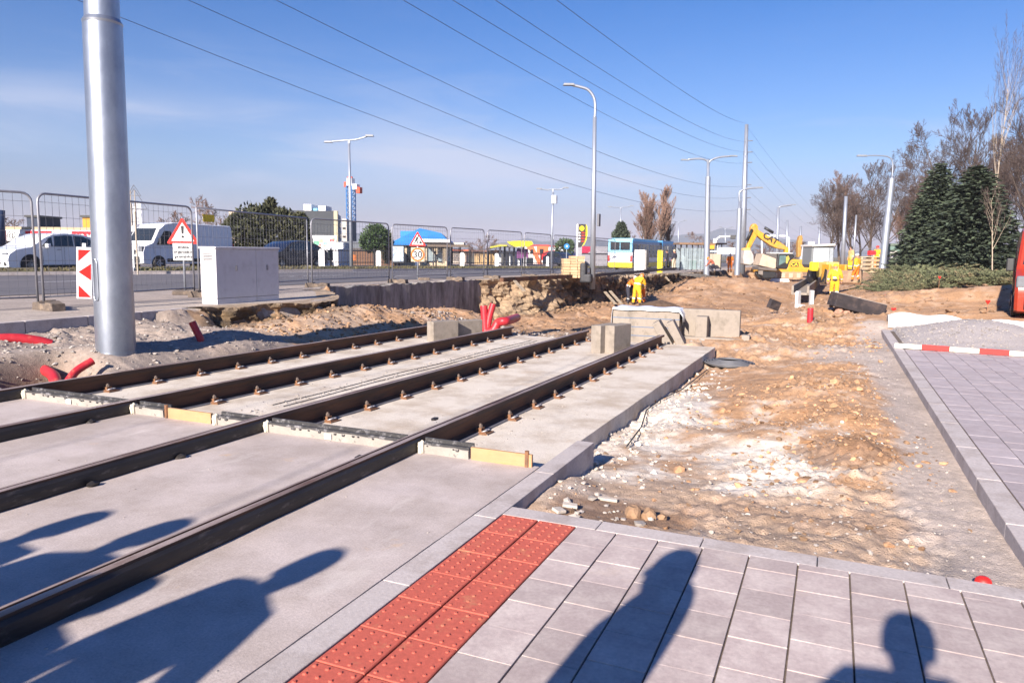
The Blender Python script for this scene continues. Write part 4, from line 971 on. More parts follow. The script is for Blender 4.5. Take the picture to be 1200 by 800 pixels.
def vehicle(name,lab,cat,loc,rz,prof,W,wheels,paint,belt,windows,front=None,group=None,rt=.34,taper=.13,lights=True,extra=None,spokes=5,rim=None,lower=None):
    """prof: outline (y,z) facing -y, counter clockwise; windows: side polygons (y,z)"""
    t=thing(name,lab,cat,loc,rz,group=group)
    zmax=max(p[1] for p in prof)
    def hw(z): return W/2*(1-taper*max(0,(z-belt)/(zmax-belt))**1.2) if z>belt else W/2*(1-.04*((belt-z)/belt)**2)
    # densify outline, cut wheel arches
    out=[]; n=len(prof)
    for i in range(n):
        a=prof[i];b=prof[(i+1)%n]; m=max(1,int(math.hypot(b[0]-a[0],b[1]-a[1])/.12))
        for k in range(m): out.append((a[0]+(b[0]-a[0])*k/m,a[1]+(b[1]-a[1])*k/m))
    mb=MB(); cy=sum(p[0] for p in out)/len(out); cz=zmax*.5; N_=len(out); vs=[]
    rings=[(-1,.93,0),(-1,1,.06),(1,1,.06),(1,.93,0)]
    def ring(s,ins,edge):
        r_=[]
        for (y,z) in out:
            yy_=cy+(y-cy)*(1-(.025 if edge else 0)); z2=cz+(z-cz)*(1-(.03 if edge else 0)); z2=max(z2,z) if z<.5 else z2
            r_.append((s*(hw(z)-(0 if edge else .07)),yy_,z2))
        return r_
    vs=ring(-1,1,True)+ring(-1,1,False)+ring(1,1,False)+ring(1,1,True)
    fs=[tuple(range(N_-1,-1,-1)),tuple(range(3*N_,4*N_))]
    for k in range(3):
        for i in range(N_): fs.append((k*N_+i,k*N_+(i+1)%N_,(k+1)*N_+(i+1)%N_,(k+1)*N_+i))
    mb.add(vs,fs); body=mb.build('body',paint,t,smooth='auto')
    for s in (-1,1):
        for poly in windows:
            mb=MB(); a=[(s*(hw(z)+.004),y,z) for y,z in poly]; b=[(s*(hw(z)-.03),y,z) for y,z in poly]; k=len(a)
            mb.add(a+b,[tuple(range(k)),tuple(range(2*k-1,k-1,-1))]+[(i,(i+1)%k,k+(i+1)%k,k+i) for i in range(k)]); mb.build('side_window',glassd,t)
    for (y,r_) in wheels:
        for s in (-1,1):
            mb=MB(); M_=Matrix.Rotation(PI/2,3,'Y'); mb.lathe([(r_+.06,-.005),(r_+.06,.012)],24,(s*(W/2-.012),y,r_),M=M_); mb.build('wheel_arch',blackp,t)
            wheel(t,s*(W/2-.07),y,r_,.2,s,rim,spokes)
    if lower:
        for s in (-1,1): MB().b2(s*(W/2-.02),s*(W/2+.012),lower[0],lower[1],lower[2],lower[3]).build('side_trim',blackp,t)
    return t,hw
# white crossover, nose towards -y
def mirror_part(t,x,y,z,m=blackp,s=1):
    mb=MB().box((x,y,z),(.2,.12,.17)); mb.cyl((x-s*.1,y,z-.06),(x-s*.22,y+.05,z-.1),.02,n=6); mb.build('mirror',m,t,bev=.03)
def seam(t,x,pts,m=blackp): MB().tube([(x,y,z) for y,z in pts],.006,4).build('door_seam',m,t)
suvp=[(-2.42,.28),(-2.2,.22),(2.2,.25),(2.40,.40),(2.42,.95),(2.30,1.12),(2.12,1.20),(1.55,1.50),(.9,1.66),(.1,1.70),(-.45,1.64),(-.85,1.48),(-1.35,1.16),(-1.45,1.10),(-2.1,.98),(-2.38,.80),(-2.45,.60)]
def suv(lab,loc,rz,paint,name='parked_car',cat='car',dark=False):
    t,hw=vehicle(name,lab,cat,loc,rz,suvp,1.9,[(-1.48,.37),(1.40,.37)],paint,1.0,
      [[(-.98,1.12),(-.50,1.12),(-.50,1.52),(-.62,1.48)],[(-.44,1.12),(.42,1.13),(.42,1.59),(.1,1.60),(-.40,1.55)],[(.49,1.13),(1.2,1.17),(1.30,1.42),(.9,1.56),(.49,1.59)],[(1.27,1.18),(1.75,1.22),(1.36,1.40)]],spokes=9,rim=galv,lower=(-1.05,.98,.26,.36))
    MB().add([(-.78,-1.31,1.17),(.78,-1.31,1.17),(.68,-.60,1.575),(-.68,-.60,1.575),(-.78,-1.28,1.13),(.78,-1.28,1.13),(.68,-.57,1.54),(-.68,-.57,1.54)],[(0,1,2,3),(4,7,6,5),(0,4,5,1),(1,5,6,2),(2,6,7,3),(3,7,4,0)]).build('windscreen',glassd,t)
    for s in (-1,1):
        MB().box((s*.74,-2.28,.80),(.34,.24,.10)).build('headlight',mat('lamp_glass',(.15,.16,.18),.1,var=.1,spec=.9),t,bev=.03)
        MB().box((s*.80,-2.36,.45),(.16,.16,.26)).build('bumper_vent',blackp,t,bev=.03)
        MB().box((s*.80,2.34,1.0),(.24,.14,.10)).build('tail_light',redp,t,bev=.02)
        mirror_part(t,s*1.03,-.78,1.16,paint,s)
        seam(t,s*(.951),[(-.95,.4),(-.98,1.08)]); seam(t,s*.951,[(-.02,.36),(-.02,1.1)]); seam(t,s*.951,[(.98,.5),(.95,1.1)])
        for y in (-.25,.72): MB().box((s*.955,y,1.0),(.03,.18,.035)).build('door_handle',galv,t,bev=.008)
    MB().b2(-.55,.55,-2.47,-2.38,.40,.66).build('grille',blackp,t,bev=.02)
    return t
p=at(60,300,30.5)
suv('white crossover car with black alloy wheels parked behind the fence at far left',(-31.1,p.y+0.0+.95,.50),0,whitec)
# white van
vanp=[(-2.98,.35),(-2.7,.28),(2.8,.32),(2.98,.5),(3.0,2.30),(2.9,2.46),(-1.0,2.52),(-1.55,2.42),(-1.95,2.12),(-2.38,1.42),(-2.5,1.36),(-2.88,1.22),(-3.0,.9)]
def van(lab,loc,rz,paint,name='delivery_van'):
    t,hw=vehicle(name,lab,'van',loc,rz,vanp,2.02,[(-2.02,.35),(1.95,.35)],paint,1.3,[[(-2.12,1.32),(-1.2,1.32),(-1.17,1.42),(-1.17,1.98),(-1.25,2.05),(-1.60,2.05)]],taper=.09,lower=(-1.5,2.9,.42,.60))
    MB().add([(-.88,-2.33,1.52),(.88,-2.33,1.52),(.80,-1.93,2.18),(-.80,-1.93,2.18),(-.88,-2.28,1.48),(.88,-2.28,1.48),(.8,-1.88,2.14),(-.8,-1.88,2.14)],[(0,1,2,3),(4,7,6,5),(0,4,5,1),(1,5,6,2),(2,6,7,3),(3,7,4,0)]).build('windscreen',glassd,t)
    for s in (-1,1):
        mb=MB().box((s*1.14,-1.98,1.5),(.18,.12,.34)); mb.build('mirror',blackp,t,bev=.03)
        MB().box((s*.84,-2.90,1.08),(.30,.20,.30)).build('headlight',mat('lamp_glass',(.15,.16,.18),.1),t,bev=.04)
        MB().box((s*.985,-1.05,1.2),(.05,.07,.22)).build('door_handle',blackp,t,bev=.01)
        seam(t,s*1.013,[(-1.12,.4),(-1.12,2.1)]); seam(t,s*1.013,[(-2.3,.8),(-2.3,1.3)]); seam(t,s*1.013,[(.3,.45),(.3,2.15)])
        MB().box((s*.9,3.0,1.2),(.14,.05,.5)).build('tail_light',redp,t)
    MB().b2(-.8,.8,-3.03,-2.9,.36,.72).build('front_bumper',blackp,t,bev=.05)
    MB().b2(-.55,.55,-3.0,-2.86,.8,1.05).build('grille',blackp,t,bev=.02)
    return t
p=at(209,300,41)
van('white high roof panel van with black side trim parked behind the exclamation sign',(p.x,p.y,.47),R(-3),whitec)
bluec=mat('car_blue',(.010,.016,.035),.25,coat=.6,var=.02)
p=at(338,300,44); suv('dark blue car parked behind the fence right of the grey cabinet',(p.x,p.y,.45),R(-4),bluec)
p=at(657,303,92); suv('dark blue car far off at the fuel station, left of the brick stack',(p.x,p.y,.05),R(60),bluec)
p=at(653,298,110); suv('bright red car far off behind the dark blue car',(p.x,p.y,.3),R(80),mat('car_red',(.5,.02,.02),.3,coat=.5))
p=at(668,300,100); suv('white car far off just left of the fuel price sign',(p.x,p.y,.1),R(50),whitec)
p=at(704,305,105); suv('pink red car far off left of the bus',(p.x,p.y,.05),R(70),mat('car_pinkred',(.5,.03,.07),.3,coat=.5))
# red van cut by right edge
orr=mat('van_orange_red',(.34,.035,.014),.3,coat=.5,var=.04)
p=at(1190,378,19.2)
t=van('orange red van with a black mirror cut off by the right edge',(p.x+.93+.35,p.y+2.0,-.06),R(-10),orr)
# ================================================================== BUS
busw=mat('bus_white',(.74,.74,.76),.4,var=.03);busb=mat('bus_blue',(.05,.22,.46),.35,var=.03);buslb=mat('bus_light_blue',(.22,.50,.66),.35,var=.03);busy=mat('bus_yellow',(.75,.55,.01),.4,var=.03)
p=at(711.8,316.5,73); 
t=thing('city_bus','white, blue and yellow articulated city bus seen from behind at the stop','bus',(p.x,p.y,p.z+.02),R(-2.0))
def bus_section(t,y0,y1,rear):
    W=2.5
    MB().b2(0,W,y0,y1,.25,.75).build('yellow_skirt',busy,t,bev=.05)
    MB().b2(.004,W-.004,y0+.004,y1,.755,1.75).build('white_panel',busw,t,bev=.04)
    MB().b2(.004,W-.004,y0+.002,y1,1.755,2.95).build('blue_upper',[busb],t,bev=.10)
    MB().b2(.15,W-.15,y0+.6,y1-.4,2.95,3.12).build('roof_unit',buslb if rear else busb,t,bev=.04)
    n=int((y1-y0)/1.5)
    for k in range(n):
        a=y0+.35+k*1.5
        door=k in (1,3) 
        MB().b2(W-.02,W+.012,a,a+1.25,.45 if door else 1.25,2.55).build('door_glass' if door else 'side_window',glassd,t)
        MB().b2(-.012,.02,a,a+1.25,1.25,2.55).build('side_window',glassd,t)
    for y in ((y0+2.6,) if rear else (y0+2.2,y1-2.6)):
        for x,s in ((.12,-1),(W-.12,1)): wheel(t,x,y,.46,.26,s)
bus_section(t,0,10.5,True); bus_section(t,11.7,18,False)
MB().b2(.08,2.42,10.4,11.8,.4,2.9).build('bellows',blackp,t)
MB().b2(.03,2.47,-.03,.01,1.78,3.0).build('rear_cap',buslb,t,bev=.05)
MB().b2(.25,2.25,-.045,-.01,1.95,2.75).build('rear_window',glassd,t,bev=.03)
MB().b2(1.22,1.27,-.055,-.03,1.95,2.75).build('window_post',buslb,t)
MB().b2(.3,2.2,-.035,.01,1.62,1.70).build('vent_line',buslb,t)
for x in (.02,2.28): MB().b2(x,x+.2,-.03,.01,.85,1.45).build('tail_light',redp,t)
MB().b2(.9,1.6,-.025,.01,.95,1.2).build('number_plate',signw,t)
# ================================================================== POLES, LAMPS, WIRES
def stick(a,b): return a
def lamp(lab,px,py,d,toppx,toppy,arms,r0=.10,r1=.05,name='street_lamp',cat='street lamp',group='street lamps and poles along the road',extra=None,m=None,sleeve=None,headlen=.6):
    base=at(px,py,d); top=at(toppx,toppy,d); m=m or galv2
    t=thing(name,lab,cat,tuple(base),0,group=group); L=top-base
    MB().tube([Vector((0,0,-.3)),L*.5,L],[r0,(r0+r1)/2,r1],12).build('pole',m,t,smooth=True)
    if sleeve: # thick lower tube up to fraction
        s=L*sleeve; MB().tube([Vector((0,0,-.3)),s*.55,s*.553,s,s+L.normalized()*.02],[r0*1.35,r0*1.3,r0*1.15,r0*1.1,r0*.8],16).build('lower_shaft',m,t,smooth='auto')
    for pts in arms:
        W_=[at(ax,ay,d)-base for ax,ay in pts]
        out=[]
        for i in range(len(W_)-1):
            for k in range(5):
                u=k/5; p0=W_[max(i-1,0)];p1=W_[i];p2=W_[i+1];p3=W_[min(i+2,len(W_)-1)]
                out.append(.5*((2*p1)+(p2-p0)*u+(2*p0-5*p1+4*p2-p3)*u*u+(3*p1-p0-3*p2+p3)*u**3))
        out.append(W_[-1])
        MB().tube(out,r1*.75,8).build('arm',m,t,smooth=True)
        e=out[-1];dr=(out[-1]-out[-4]).normalized()
        mb=MB(); an=math.atan2(dr.y,dr.x); mb.box(e+dr*headlen*.3,(headlen,.22,.10),rz=an,top=.8); mb.build('lamp_head',mat('lamp_head_grey',(.22,.23,.25),.5,var=.1),t,bev=.02)
    return t
lamp('tall grey street lamp with two short arms behind the white kiosk',412,315,42,409,168,[[(409,172),(409,165),(400,165),(388,166)],[(409,172),(409,165),(418,163.5),(430,160)]],.11,.06,headlen=.5)
t=lamp('tall grey street lamp with one bent arm standing by the brick stack',694.3,331,34,697,137,[[(697,140),(697,118),(690,106),(680,102),(671,100)]],.135,.085,headlen=.55)
q=at(699.5,258,34)-at(694.3,331,34); MB().box(q+Vector((.12,-.1,0)),(.10,.25,.55)).build('junction_box',mat('box_dark',(.12,.12,.14),.6),t,bev=.01)
t=lamp('thin double arm street lamp with a white box near its top',646,313,62,648,225,[[(648,226),(648,222),(641,222.5),(634,221.5)],[(648,226),(648,222),(655,222),(661,220.5)]],.10,.07,headlen=.5)
q=at(648.5,234,62)-at(646,313,62); MB().box(q+Vector((.15,-.15,0)),(.4,.35,.65)).build('white_box',whitep,t,bev=.02)
lamp('faint double arm street lamp above the back of the bus',727,300,110,727.5,243.5,[[(727.5,246),(727.5,243.5),(720,243),(716,242.5)],[(727.5,246),(727.5,243.5),(735,242.5),(739,241.5)]],.10,.08)
lamp('faint double arm street lamp above the bus stop shelter',795,300,130,795,261,[[(795,262),(795,260.5),(789,259)],[(795,262),(795,260.5),(802,258.5)]],.11,.09)
lamp('faint double arm street lamp behind the traffic light gantry',850,300,150,850,268.5,[[(850,270),(850,268),(845,266.5)],[(850,270),(850,268),(857,266.5)]],.11,.09)
lamp('thick galvanised lamp post with two long swept arms beside the bus shelter',828,319,58,830,187,[[(830,197),(829,189),(820,186),(806,187)],[(830,197),(832,189),(842,184.5),(856,183)]],.17,.10,sleeve=.85,headlen=.7)
lamp('thick galvanised pole with one thin arm left of the yellow excavator',864,317.5,56,867,236,[[(867,238),(866.5,226),(872,222),(879,220.5),(888,220)]],.16,.10,sleeve=.9,headlen=.5)
# tall transmission mast
D=88; base=at(869,318,D); top=at(875,146,D)
t=thing('power_mast','tall tapering galvanised power mast with short insulator arms carrying the wires','power mast',tuple(base))
L=top-base
MB().tube([Vector((0,0,-.3)),L*.45,L],[.42,.34,.20],16).build('mast_shaft',galv2,t,smooth=True)
insy=[165,178,190,216,231,245]
for k,y in enumerate(insy):
    fr=(318-y)/(318-146); c=L*fr; dv=_r
    MB().tube([c,c+dv*.75+Vector((0,0,.05))],.06,6).lathe([(.10,0),(.12,.06),(.05,.1)],8,tuple(c+dv*.7)).build('insulator',mat('insulator',(.18,.18,.2),.5),t)
for fr in (.32,.6,.8): MB().tube([L*fr-L.normalized()*.08,L*fr+L.normalized()*.08],.40-.18*fr,16).build('band',galv,t)
p=at(875,150,D)
wires=[((140,20),(600,194),(871,245),'lowest'),((220,0),(600,164),(871,231),'second lowest'),((323,0),(600,134),(872,218),'third lowest'),((472,0),(730,144.6),(873,191),'middle'),((530,0),(730,118.6),(873,178),'third highest'),((580,0),(730,97.5),(874,166),'second highest'),((652,0),(762.5,81),(875,144.5),'highest')]
wm=mat('wire_dark',(.12,.15,.22),.6,var=.05)
for k,(a,m_,b,lab) in enumerate(wires):
    B_=at(b[0],b[1],D); iA=1/16.; iB=1/D
    def dep(px): f=(b[0]-px)/(b[0]-a[0]); return 1/(iB+(iA-iB)*f)
    M_=at(m_[0],m_[1],dep(m_[0])); A_=at(a[0],a[1],16.)
    pts=[]; tM=(M_-B_).length/(A_-B_).length
    for j in range(40):
        u=1.35*j/39
        # quadratic through B(0), M(tM), A(1)
        l0=(u-tM)*(u-1)/(tM); l1=u*(u-1)/(tM*(tM-1)); l2=u*(u-tM)/(1-tM)
        pts.append(B_*l0+M_*l1+A_*l2)
    rs=[.010 if (q-CAM).length>35 else .007 for q in pts]
    o=MB().tube(pts,rs,5,cap=False).build('overhead_wire',wm,fixn=False); tag(o,lab+' of the seven overhead wires running from upper left to the power mast','wire','overhead wires')
# wires beyond the mast
D2=260
for k,(b,e,lab) in enumerate([((875,148),(1000,283),'topmost'),((873,166),(985,275),'second'),((873,190),(975,275),'third'),((872,218),(968,280),'fourth'),((871,231),(962,280),'fifth'),((871,245),(955,285),'lowest')]):
    A_=at(b[0],b[1],D);B_=at(e[0],e[1],D2); pts=[]
    for j in range(14):
        u=j/13; q=A_.lerp(B_,u); q.z-=4.*4*u*(1-u)*.6; pts.append(q)
    o=MB().tube(pts,.012,4,cap=False).build('overhead_wire',wm,fixn=False); tag(o,lab+' wire running on behind the power mast down to the right','wire','overhead wires behind the mast')
# plain steel poles along the works
for (px,py,d,tx,ty,r,lab,arm) in [(910,318,88,912,243,.2,'bare steel lamp pole right of the excavator boom',[[(912,250),(913,243),(920,241),(928,240)]]),(921.5,318,105,922.5,258,.2,'plain steel pole just behind the excavator cab',[]),(937,318,110,938.5,265,.2,'plain steel pole above the excavator tail',[]),(959,318,120,960.5,262,.2,'plain steel pole left of the loader',[]),
    (987,315,66,991.5,230,.19,'plain thick steel pole rising behind the loader',[]),(999.5,310,90,1003.5,252,.13,'thin grey lattice like pole right of the thick one',[])]:
    lamp(lab,px,py,d,tx,ty,arm,r,r*.75,name='steel_mast',cat='pole',group='plain steel poles along the works')
lamp('leaning galvanised lamp post with one long arm right of the works, by the advertising column',1034.5,309,48,1045.5,206,[[(1045.5,208),(1046,190),(1041,184),(1030,182.5),(1014,182.5)]],.165,.055,sleeve=.97,headlen=.7)
# gantry and traffic light
t=thing('signal_gantry','white signal gantry frame with a dark traffic light left of the masts','signal gantry',tuple(at(842,318,95)))
b_=at(842,318,95)
mb=MB().tube([Vector(),at(840,280,95)-b_,at(843,277.5,95)-b_,at(860,277,95)-b_],.12,8); mb.build('frame',whitep,t,smooth=True)
MB().box(at(859.5,278,94.6)-b_,(.7,.5,.5)).build('traffic_light',blackp,t,bev=.05)
MB().box(at(838,283,94.6)-b_,(.4,.3,.7)).build('white_signal',whitep,t,bev=.05)
t=thing('portal','pale portal frame behind the excavator boom','frame',tuple(at(905,318,130))); b_=at(905,318,130)
MB().tube([at(893,318,130)-b_,at(893,278,130)-b_,at(895,276.5,130)-b_,at(922,276.5,130)-b_,at(924.5,279,130)-b_,at(924.5,300,130)-b_],.16,8).build('frame',whitep,t,smooth=True)
o=MB().box((0,0,0),(1.9,.08,.62)).build('hoarding_board',whitep,loc=tuple(at(854,294,70))); o.rotation_euler=(0,0,YAW); tag(o,'white banner board beside the bus stop shelter','board')
# ================================================================== BUILDINGS
def bmat(n,c,**k): return mat(n,c,.8,var=k.pop('var',.07),scale=k.pop('scale',1),**k)
def bbox(px0,px1,pytop,d,depth=8,zb=0,rot=None):
    """returns thing frame: origin at left base, x axis to the right as seen, width & height"""
    A=at(px0,pytop,d);B=at(px1,pytop,d); return A,B
def building(name,lab,px0,px1,pytop,d,depth,wall,roof=None,cat='building',windows=(),turn=0,zb=-.3,par=.15,win_m=None):
    A=at(px0,pytop,d);B=at(px1,pytop,d); W_=(B-A).length; H_=A.z-zb; ang=math.atan2(B.y-A.y,B.x-A.x)+turn
    t=thing(name,lab,cat,(A.x,A.y,zb),ang)
    MB().b2(0,W_,0,depth,0,H_).build('wall',wall,t)
    if roof: MB().b2(-par,W_+par,-par,depth+par,H_,H_+.22).build('roof',roof,t)
    for (u0,u1,v0,v1,m) in windows:
        MB().b2(u0*W_,u1*W_,-.05,.05,v0*H_,v1*H_).build('window' if m is None else 'panel',m or win_m or glassd,t)
    return t,W_,H_
redf=bmat('fascia_red',(.6,.02,.03)); whf=bmat('fascia_white',(.72,.72,.74))
t,W_,H_=building('car_wash','long low car wash hall with a white and red fascia behind the white crossover',-90,150,267.5,62,9,bmat('hall_wall',(.30,.30,.32)),bmat('tan_roof',(.38,.30,.2)))
MB().b2(0,W_,-.25,0,H_-.95,H_-.02).build('fascia',whf,t)
k_=240.
for (a,b,s) in [(-50,9,'car wash'),(32,62,'car wash'),(86,128,'car wash')]:
    MB().b2((a+90)/k_*W_,(b+90)/k_*W_,-.31,-.25,H_-.93,H_-.1).build('red_panel',redf,t)
    text(s,.95,'lettering',whf,t,(((b if a<0 else (a+b)/2)+90)/k_*W_-(.0 if a>0 else 2.2),-.32,H_-.50),FR,off=.02)
for a in (15,63,): text('@',.8,'emblem',signk,t,((a+90)/k_*W_,-.26,H_-.5),FR)
for k in range(8): MB().b2(W_*(k*.125+.01),W_*(k*.125+.11),-.06,.02,.3,H_-1.05).build('bay_window',glassd,t)
building('orange_block','small ochre block rising behind the car wash roof beside the big pole',96.5,113,254.8,75,5,bmat('ochre',(.55,.28,.03)),blackp)
building('dark_kiosk','small dark boxy hut behind the car wash roof',31,44,254.5,80,4,bmat('navy_hut',(.03,.04,.07)),blackp)
o=lamp('dark blue post cut by the left edge',-2,290,60,-1,246,[],.5,.4,name='blue_post',cat='post',group='x',m=bmat('navy',(.02,.04,.10))); del o['group']
t,W_,H_=building('grey_office','large dark grey box building with white roof units behind the evergreen hedge',340.5,391,246.5,118,3,bmat('cladding_grey',(.045,.05,.06)),None)
MB().b2(W_,W_+.6,-.05,.5,0,H_+.0).build('yellow_edge',bmat('edge_tan',(.4,.36,.25)),t)
for (u0,u1,h_) in ((.22,.40,1.1),(.57,.74,.9)): MB().b2(u0*W_,u1*W_,2,6,H_,H_+h_).build('roof_unit',whf,t)
MB().b2(W_*.45,W_*.54,2,6,H_,H_+.5).build('skylight',bmat('cyanish',(.2,.5,.7)),t)
# light side face
mb=MB(); A=at(391.5,247,118);B=at(399.5,252,134)
W2=(B-A).length; ang=math.atan2(B.y-A.y,B.x-A.x)
t=thing('office_wing','pale side wing of the grey box building with dark window bands','building',(A.x,A.y,-.3),ang)
MB().b2(.8,W2,.02,.4,0,A.z+.2).build('wall',bmat('pale_clad',(.30,.31,.36)),t)
for k in range(3): MB().b2(.1*W2,.95*W2,-.1,.1,(A.z)*(.28+.24*k),A.z*(.38+.24*k)).build('window',glassd,t)
building('tower_block','narrow pale concrete tower behind the kiosk',400.5,406,256.5,140,6,bmat('pale_conc',(.5,.46,.42)),None,windows=[(.2,.8,.55,.6,None),(.2,.8,.75,.8,None)])
building('dark_tower','narrow dark slab beside the pale concrete tower',406,409.5,258,142,6,bmat('slate',(.10,.11,.13)),None)
building('pale_block','distant beige block just behind the hedge top',268,285,246.5,140,8,bmat('beigeb',(.52,.42,.33)),None,windows=[(.1,.9,.6,.66,None)])
# tower crane
t=thing('tower_crane','blue lattice crane mast with a red and white head behind the street lamp','crane',tuple(at(412,285,200))); b_=at(412,285,200); bl=bmat('crane_blue',(.04,.18,.45)); Hc=(at(412,218,200)-b_).z; s=.85
mb=MB()
for sx in (-s,s):
    for sy in (-s,s): mb.tube([(sx,sy,-2),(sx,sy,Hc)],.16,4)
n=12
for k in range(n):
    z0=Hc*k/n;z1=Hc*(k+1)/n
    for (a,b) in (((-s,-s),(s,-s)),((s,-s),(s,s)),((s,s),(-s,s)),((-s,s),(-s,-s))):
        mb.tube([(a[0],a[1],z0),(b[0],b[1],z1)],.10,3); mb.tube([(a[0],a[1],z1),(b[0],b[1],z1)],.10,3)
mb.build('lattice_mast',bl,t)
MB().box((0,0,Hc+1.0),(1.6,1.6,2.0)).box((1.6,0,Hc-.3),(1.6,1.6,1.4)).build('white_cab',whf,t,bev=.1)
for c_,d_ in (((-1.4,0,Hc+.4),(1.0,1,1.4)),((2.7,0,Hc-1.2),(1.2,1.3,1.6)),((-.2,0,Hc+2.2),(1.5,.6,.5))): MB().box(c_,d_).build('red_block',bmat('crane_red',(.55,.08,.04)),t,bev=.1)
# kiosk with posters
t,W_,H_=building('kiosk','small white kiosk with colourful posters on its roof behind the fence',366,396,291,66,5,whf,None,windows=[(.08,.28,.5,.92,None),(.38,.52,.5,.92,None),(.60,.78,.5,.92,None)])
cols_=[(.6,.35,.3),(.15,.4,.25),(.6,.6,.55),(.25,.45,.65),(.55,.15,.15),(.65,.6,.3),(.5,.55,.7)]
MB().b2(0,W_*.95,.1,.2,H_+.0,H_+1.15).build('poster_board',whf,t)
rr=random.Random(4)
for k in range(12):
    u=rr.uniform(0,.8)*W_; v=rr.uniform(0,.8); MB().b2(u,u+rr.uniform(.2,.5),.06+.002*k,.09,H_+v,H_+min(1.12,v+rr.uniform(.15,.4))).build('poster',bmat('poster%d'%(k%7),cols_[k%7]),t)
building('white_shed','low white shed left of the kiosk',355,367,296,64,3,whf,bmat('shed_roof',(.4,.3,.3)),cat='shed')
t,_,_=building('tall_white_hut','white upright hut right of the kiosk',394,402,284,70,3,whf,None,cat='hut')
t,W_,H_=building('brown_pavilion','low brown timber pavilion with a dark flat canopy and orange lamps',402,462,293,78,8,bmat('brown_wood',(.12,.06,.035)),bmat('canopy_dark',(.07,.06,.06)),windows=[(.08,.25,.45,.75,bmat('orange_glow',(.45,.13,.03)))])
building('grey_roof_hall','low dark grey hall behind the brown pavilion',398,432,284.5,110,14,bmat('slate2',(.10,.11,.13)),bmat('slate3',(.13,.14,.17)))
# dark picket fence beyond verge
fd=bmat('fence_dark',(.035,.035,.04))
for (px0,px1,d0,d1,lab) in [(355,410,55,58,'dark picket fence in front of the kiosk'),(410,470,58,62,'dark picket fence in front of the brown pavilion'),(528,575,64,68,'dark picket fence between the bus shelter and fuel station'),(575,640,68,74,'dark picket fence in front of the fuel station')]:
    A=at(px0,311,d0);B=at(px1,309.5,d1); dv=B-A; L_=dv.length; t=thing('picket_fence',lab,'fence',tuple(A),math.atan2(dv.y,dv.x),group='dark picket fences')
    mb=MB(); n=int(L_/.25)
    for k in range(n): mb.b2(L_*k/n,L_*k/n+.03,-.015,.015,0,1.25)
    mb.build('pickets',fd,t,fixn=False); MB().b2(0,L_,-.02,.02,1.1,1.16).b2(0,L_,-.02,.02,.2,.26).build('rails',fd,t)
    for k in range(int(L_/2.4)+1): MB().b2(k*2.4,k*2.4+.09,-.05,.05,-.2,1.35).build('post',fd,t)
# blue roofed house
A=at(459,287,82);B=at(527,287,82); W_=(B-A).length; ang=math.atan2(B.y-A.y,B.x-A.x); t=thing('blue_roofed_house','beige house with a bright blue hipped roof behind the bus shelter','house',(A.x,A.y,-.2),ang)
H_=A.z+.2; hr=at(480,269,82).z-A.z
MB().b2(.3,W_-.3,0,7,0,H_).build('wall',bmat('beige_wall',(.48,.38,.26)),t)
br=bmat('roof_blue',(.03,.20,.50)); 
MB().add([(-.5,-.6,H_),(W_+.4,-.6,H_),(W_+.4,7.6,H_),(-.5,7.6,H_),(W_*.42,3.2,H_+hr*1.15),(W_*.80,3.2,H_+hr*.85)],[(0,1,5,4),(1,2,5),(2,3,4,5),(3,0,4),(0,3,2,1)]).build('roof',br,t)
MB().b2(W_*.08,W_*.35,3,5,H_+.4,H_+hr*.95).build('roof_annexe',br,t)
for k in range(5): MB().b2(W_*(.08+.18*k),W_*(.16+.18*k),-.05,.05,.6,2.3).build('window',glassd,t)
# tram shelter near blue house
def shelter(lab,px0,px1,pytop,pybot,d,nposts,roofm,glassm,depth=1.8,group=None,pan=True):
    A=at(px0,pytop,d);B=at(px1,pytop,d);z0=at(px0,pybot,d).z; W_=(B-A).length; H_=A.z-z0; ang=math.atan2(B.y-A.y,B.x-A.x)
    t=thing('bus_shelter',lab,'bus shelter',(A.x,A.y,z0),ang,group=group)
    MB().b2(-.2,W_+.4,-.3,depth,H_,H_+.16).build('roof',roofm,t)
    for k in range(nposts):
        for y in (0,depth-.2): MB().b2(W_*k/(nposts-1)-.04,W_*k/(nposts-1)+.04,y,y+.08,0,H_).build('post',fd,t)
    if pan:
        for k in range(nposts-1): MB().b2(W_*k/(nposts-1)+.08,W_*(k+1)/(nposts-1)-.08,depth-.16,depth-.14,.2,H_-.3).build('glass_panel',glassm,t)
    return t,W_,H_
glp=mat('shelter_glass',(.35,.42,.45),.1,var=.2,scale=2,alpha=.45)
t,W_,H_=shelter('tram stop shelter with a flat pale roof in front of the blue roofed house',498,538,286.2,309,60,5,bmat('pale_roof',(.5,.46,.4)),glp)
MB().b2(-.3,W_*.75,-.9,.2,H_+.165,H_+.40).build('roof_edge',whf,t)
MB().b2(W_*.1,W_*1.3,-.9,-.35,H_-.2,H_-.02).build('canopy_underside',bmat('canopy_brown',(.12,.09,.07)),t)
t=thing('advert_board','illuminated advertising panel with a blue and white picture left of the shelter','advert panel',tuple(at(465,308,58)),YAW)
MB().b2(-.38,.62,-.1,.1,0,1.35).build('frame',fd,t,bev=.02)
MB().b2(-.30,.54,-.12,-.1,.12,1.28).build('picture',mat('advert_pic',(.5,.62,.72),.4,var=.1,scale=3,col2=(.12,.15,.25),c2amt=.4,c2scale=3,c2contrast=.08),t)
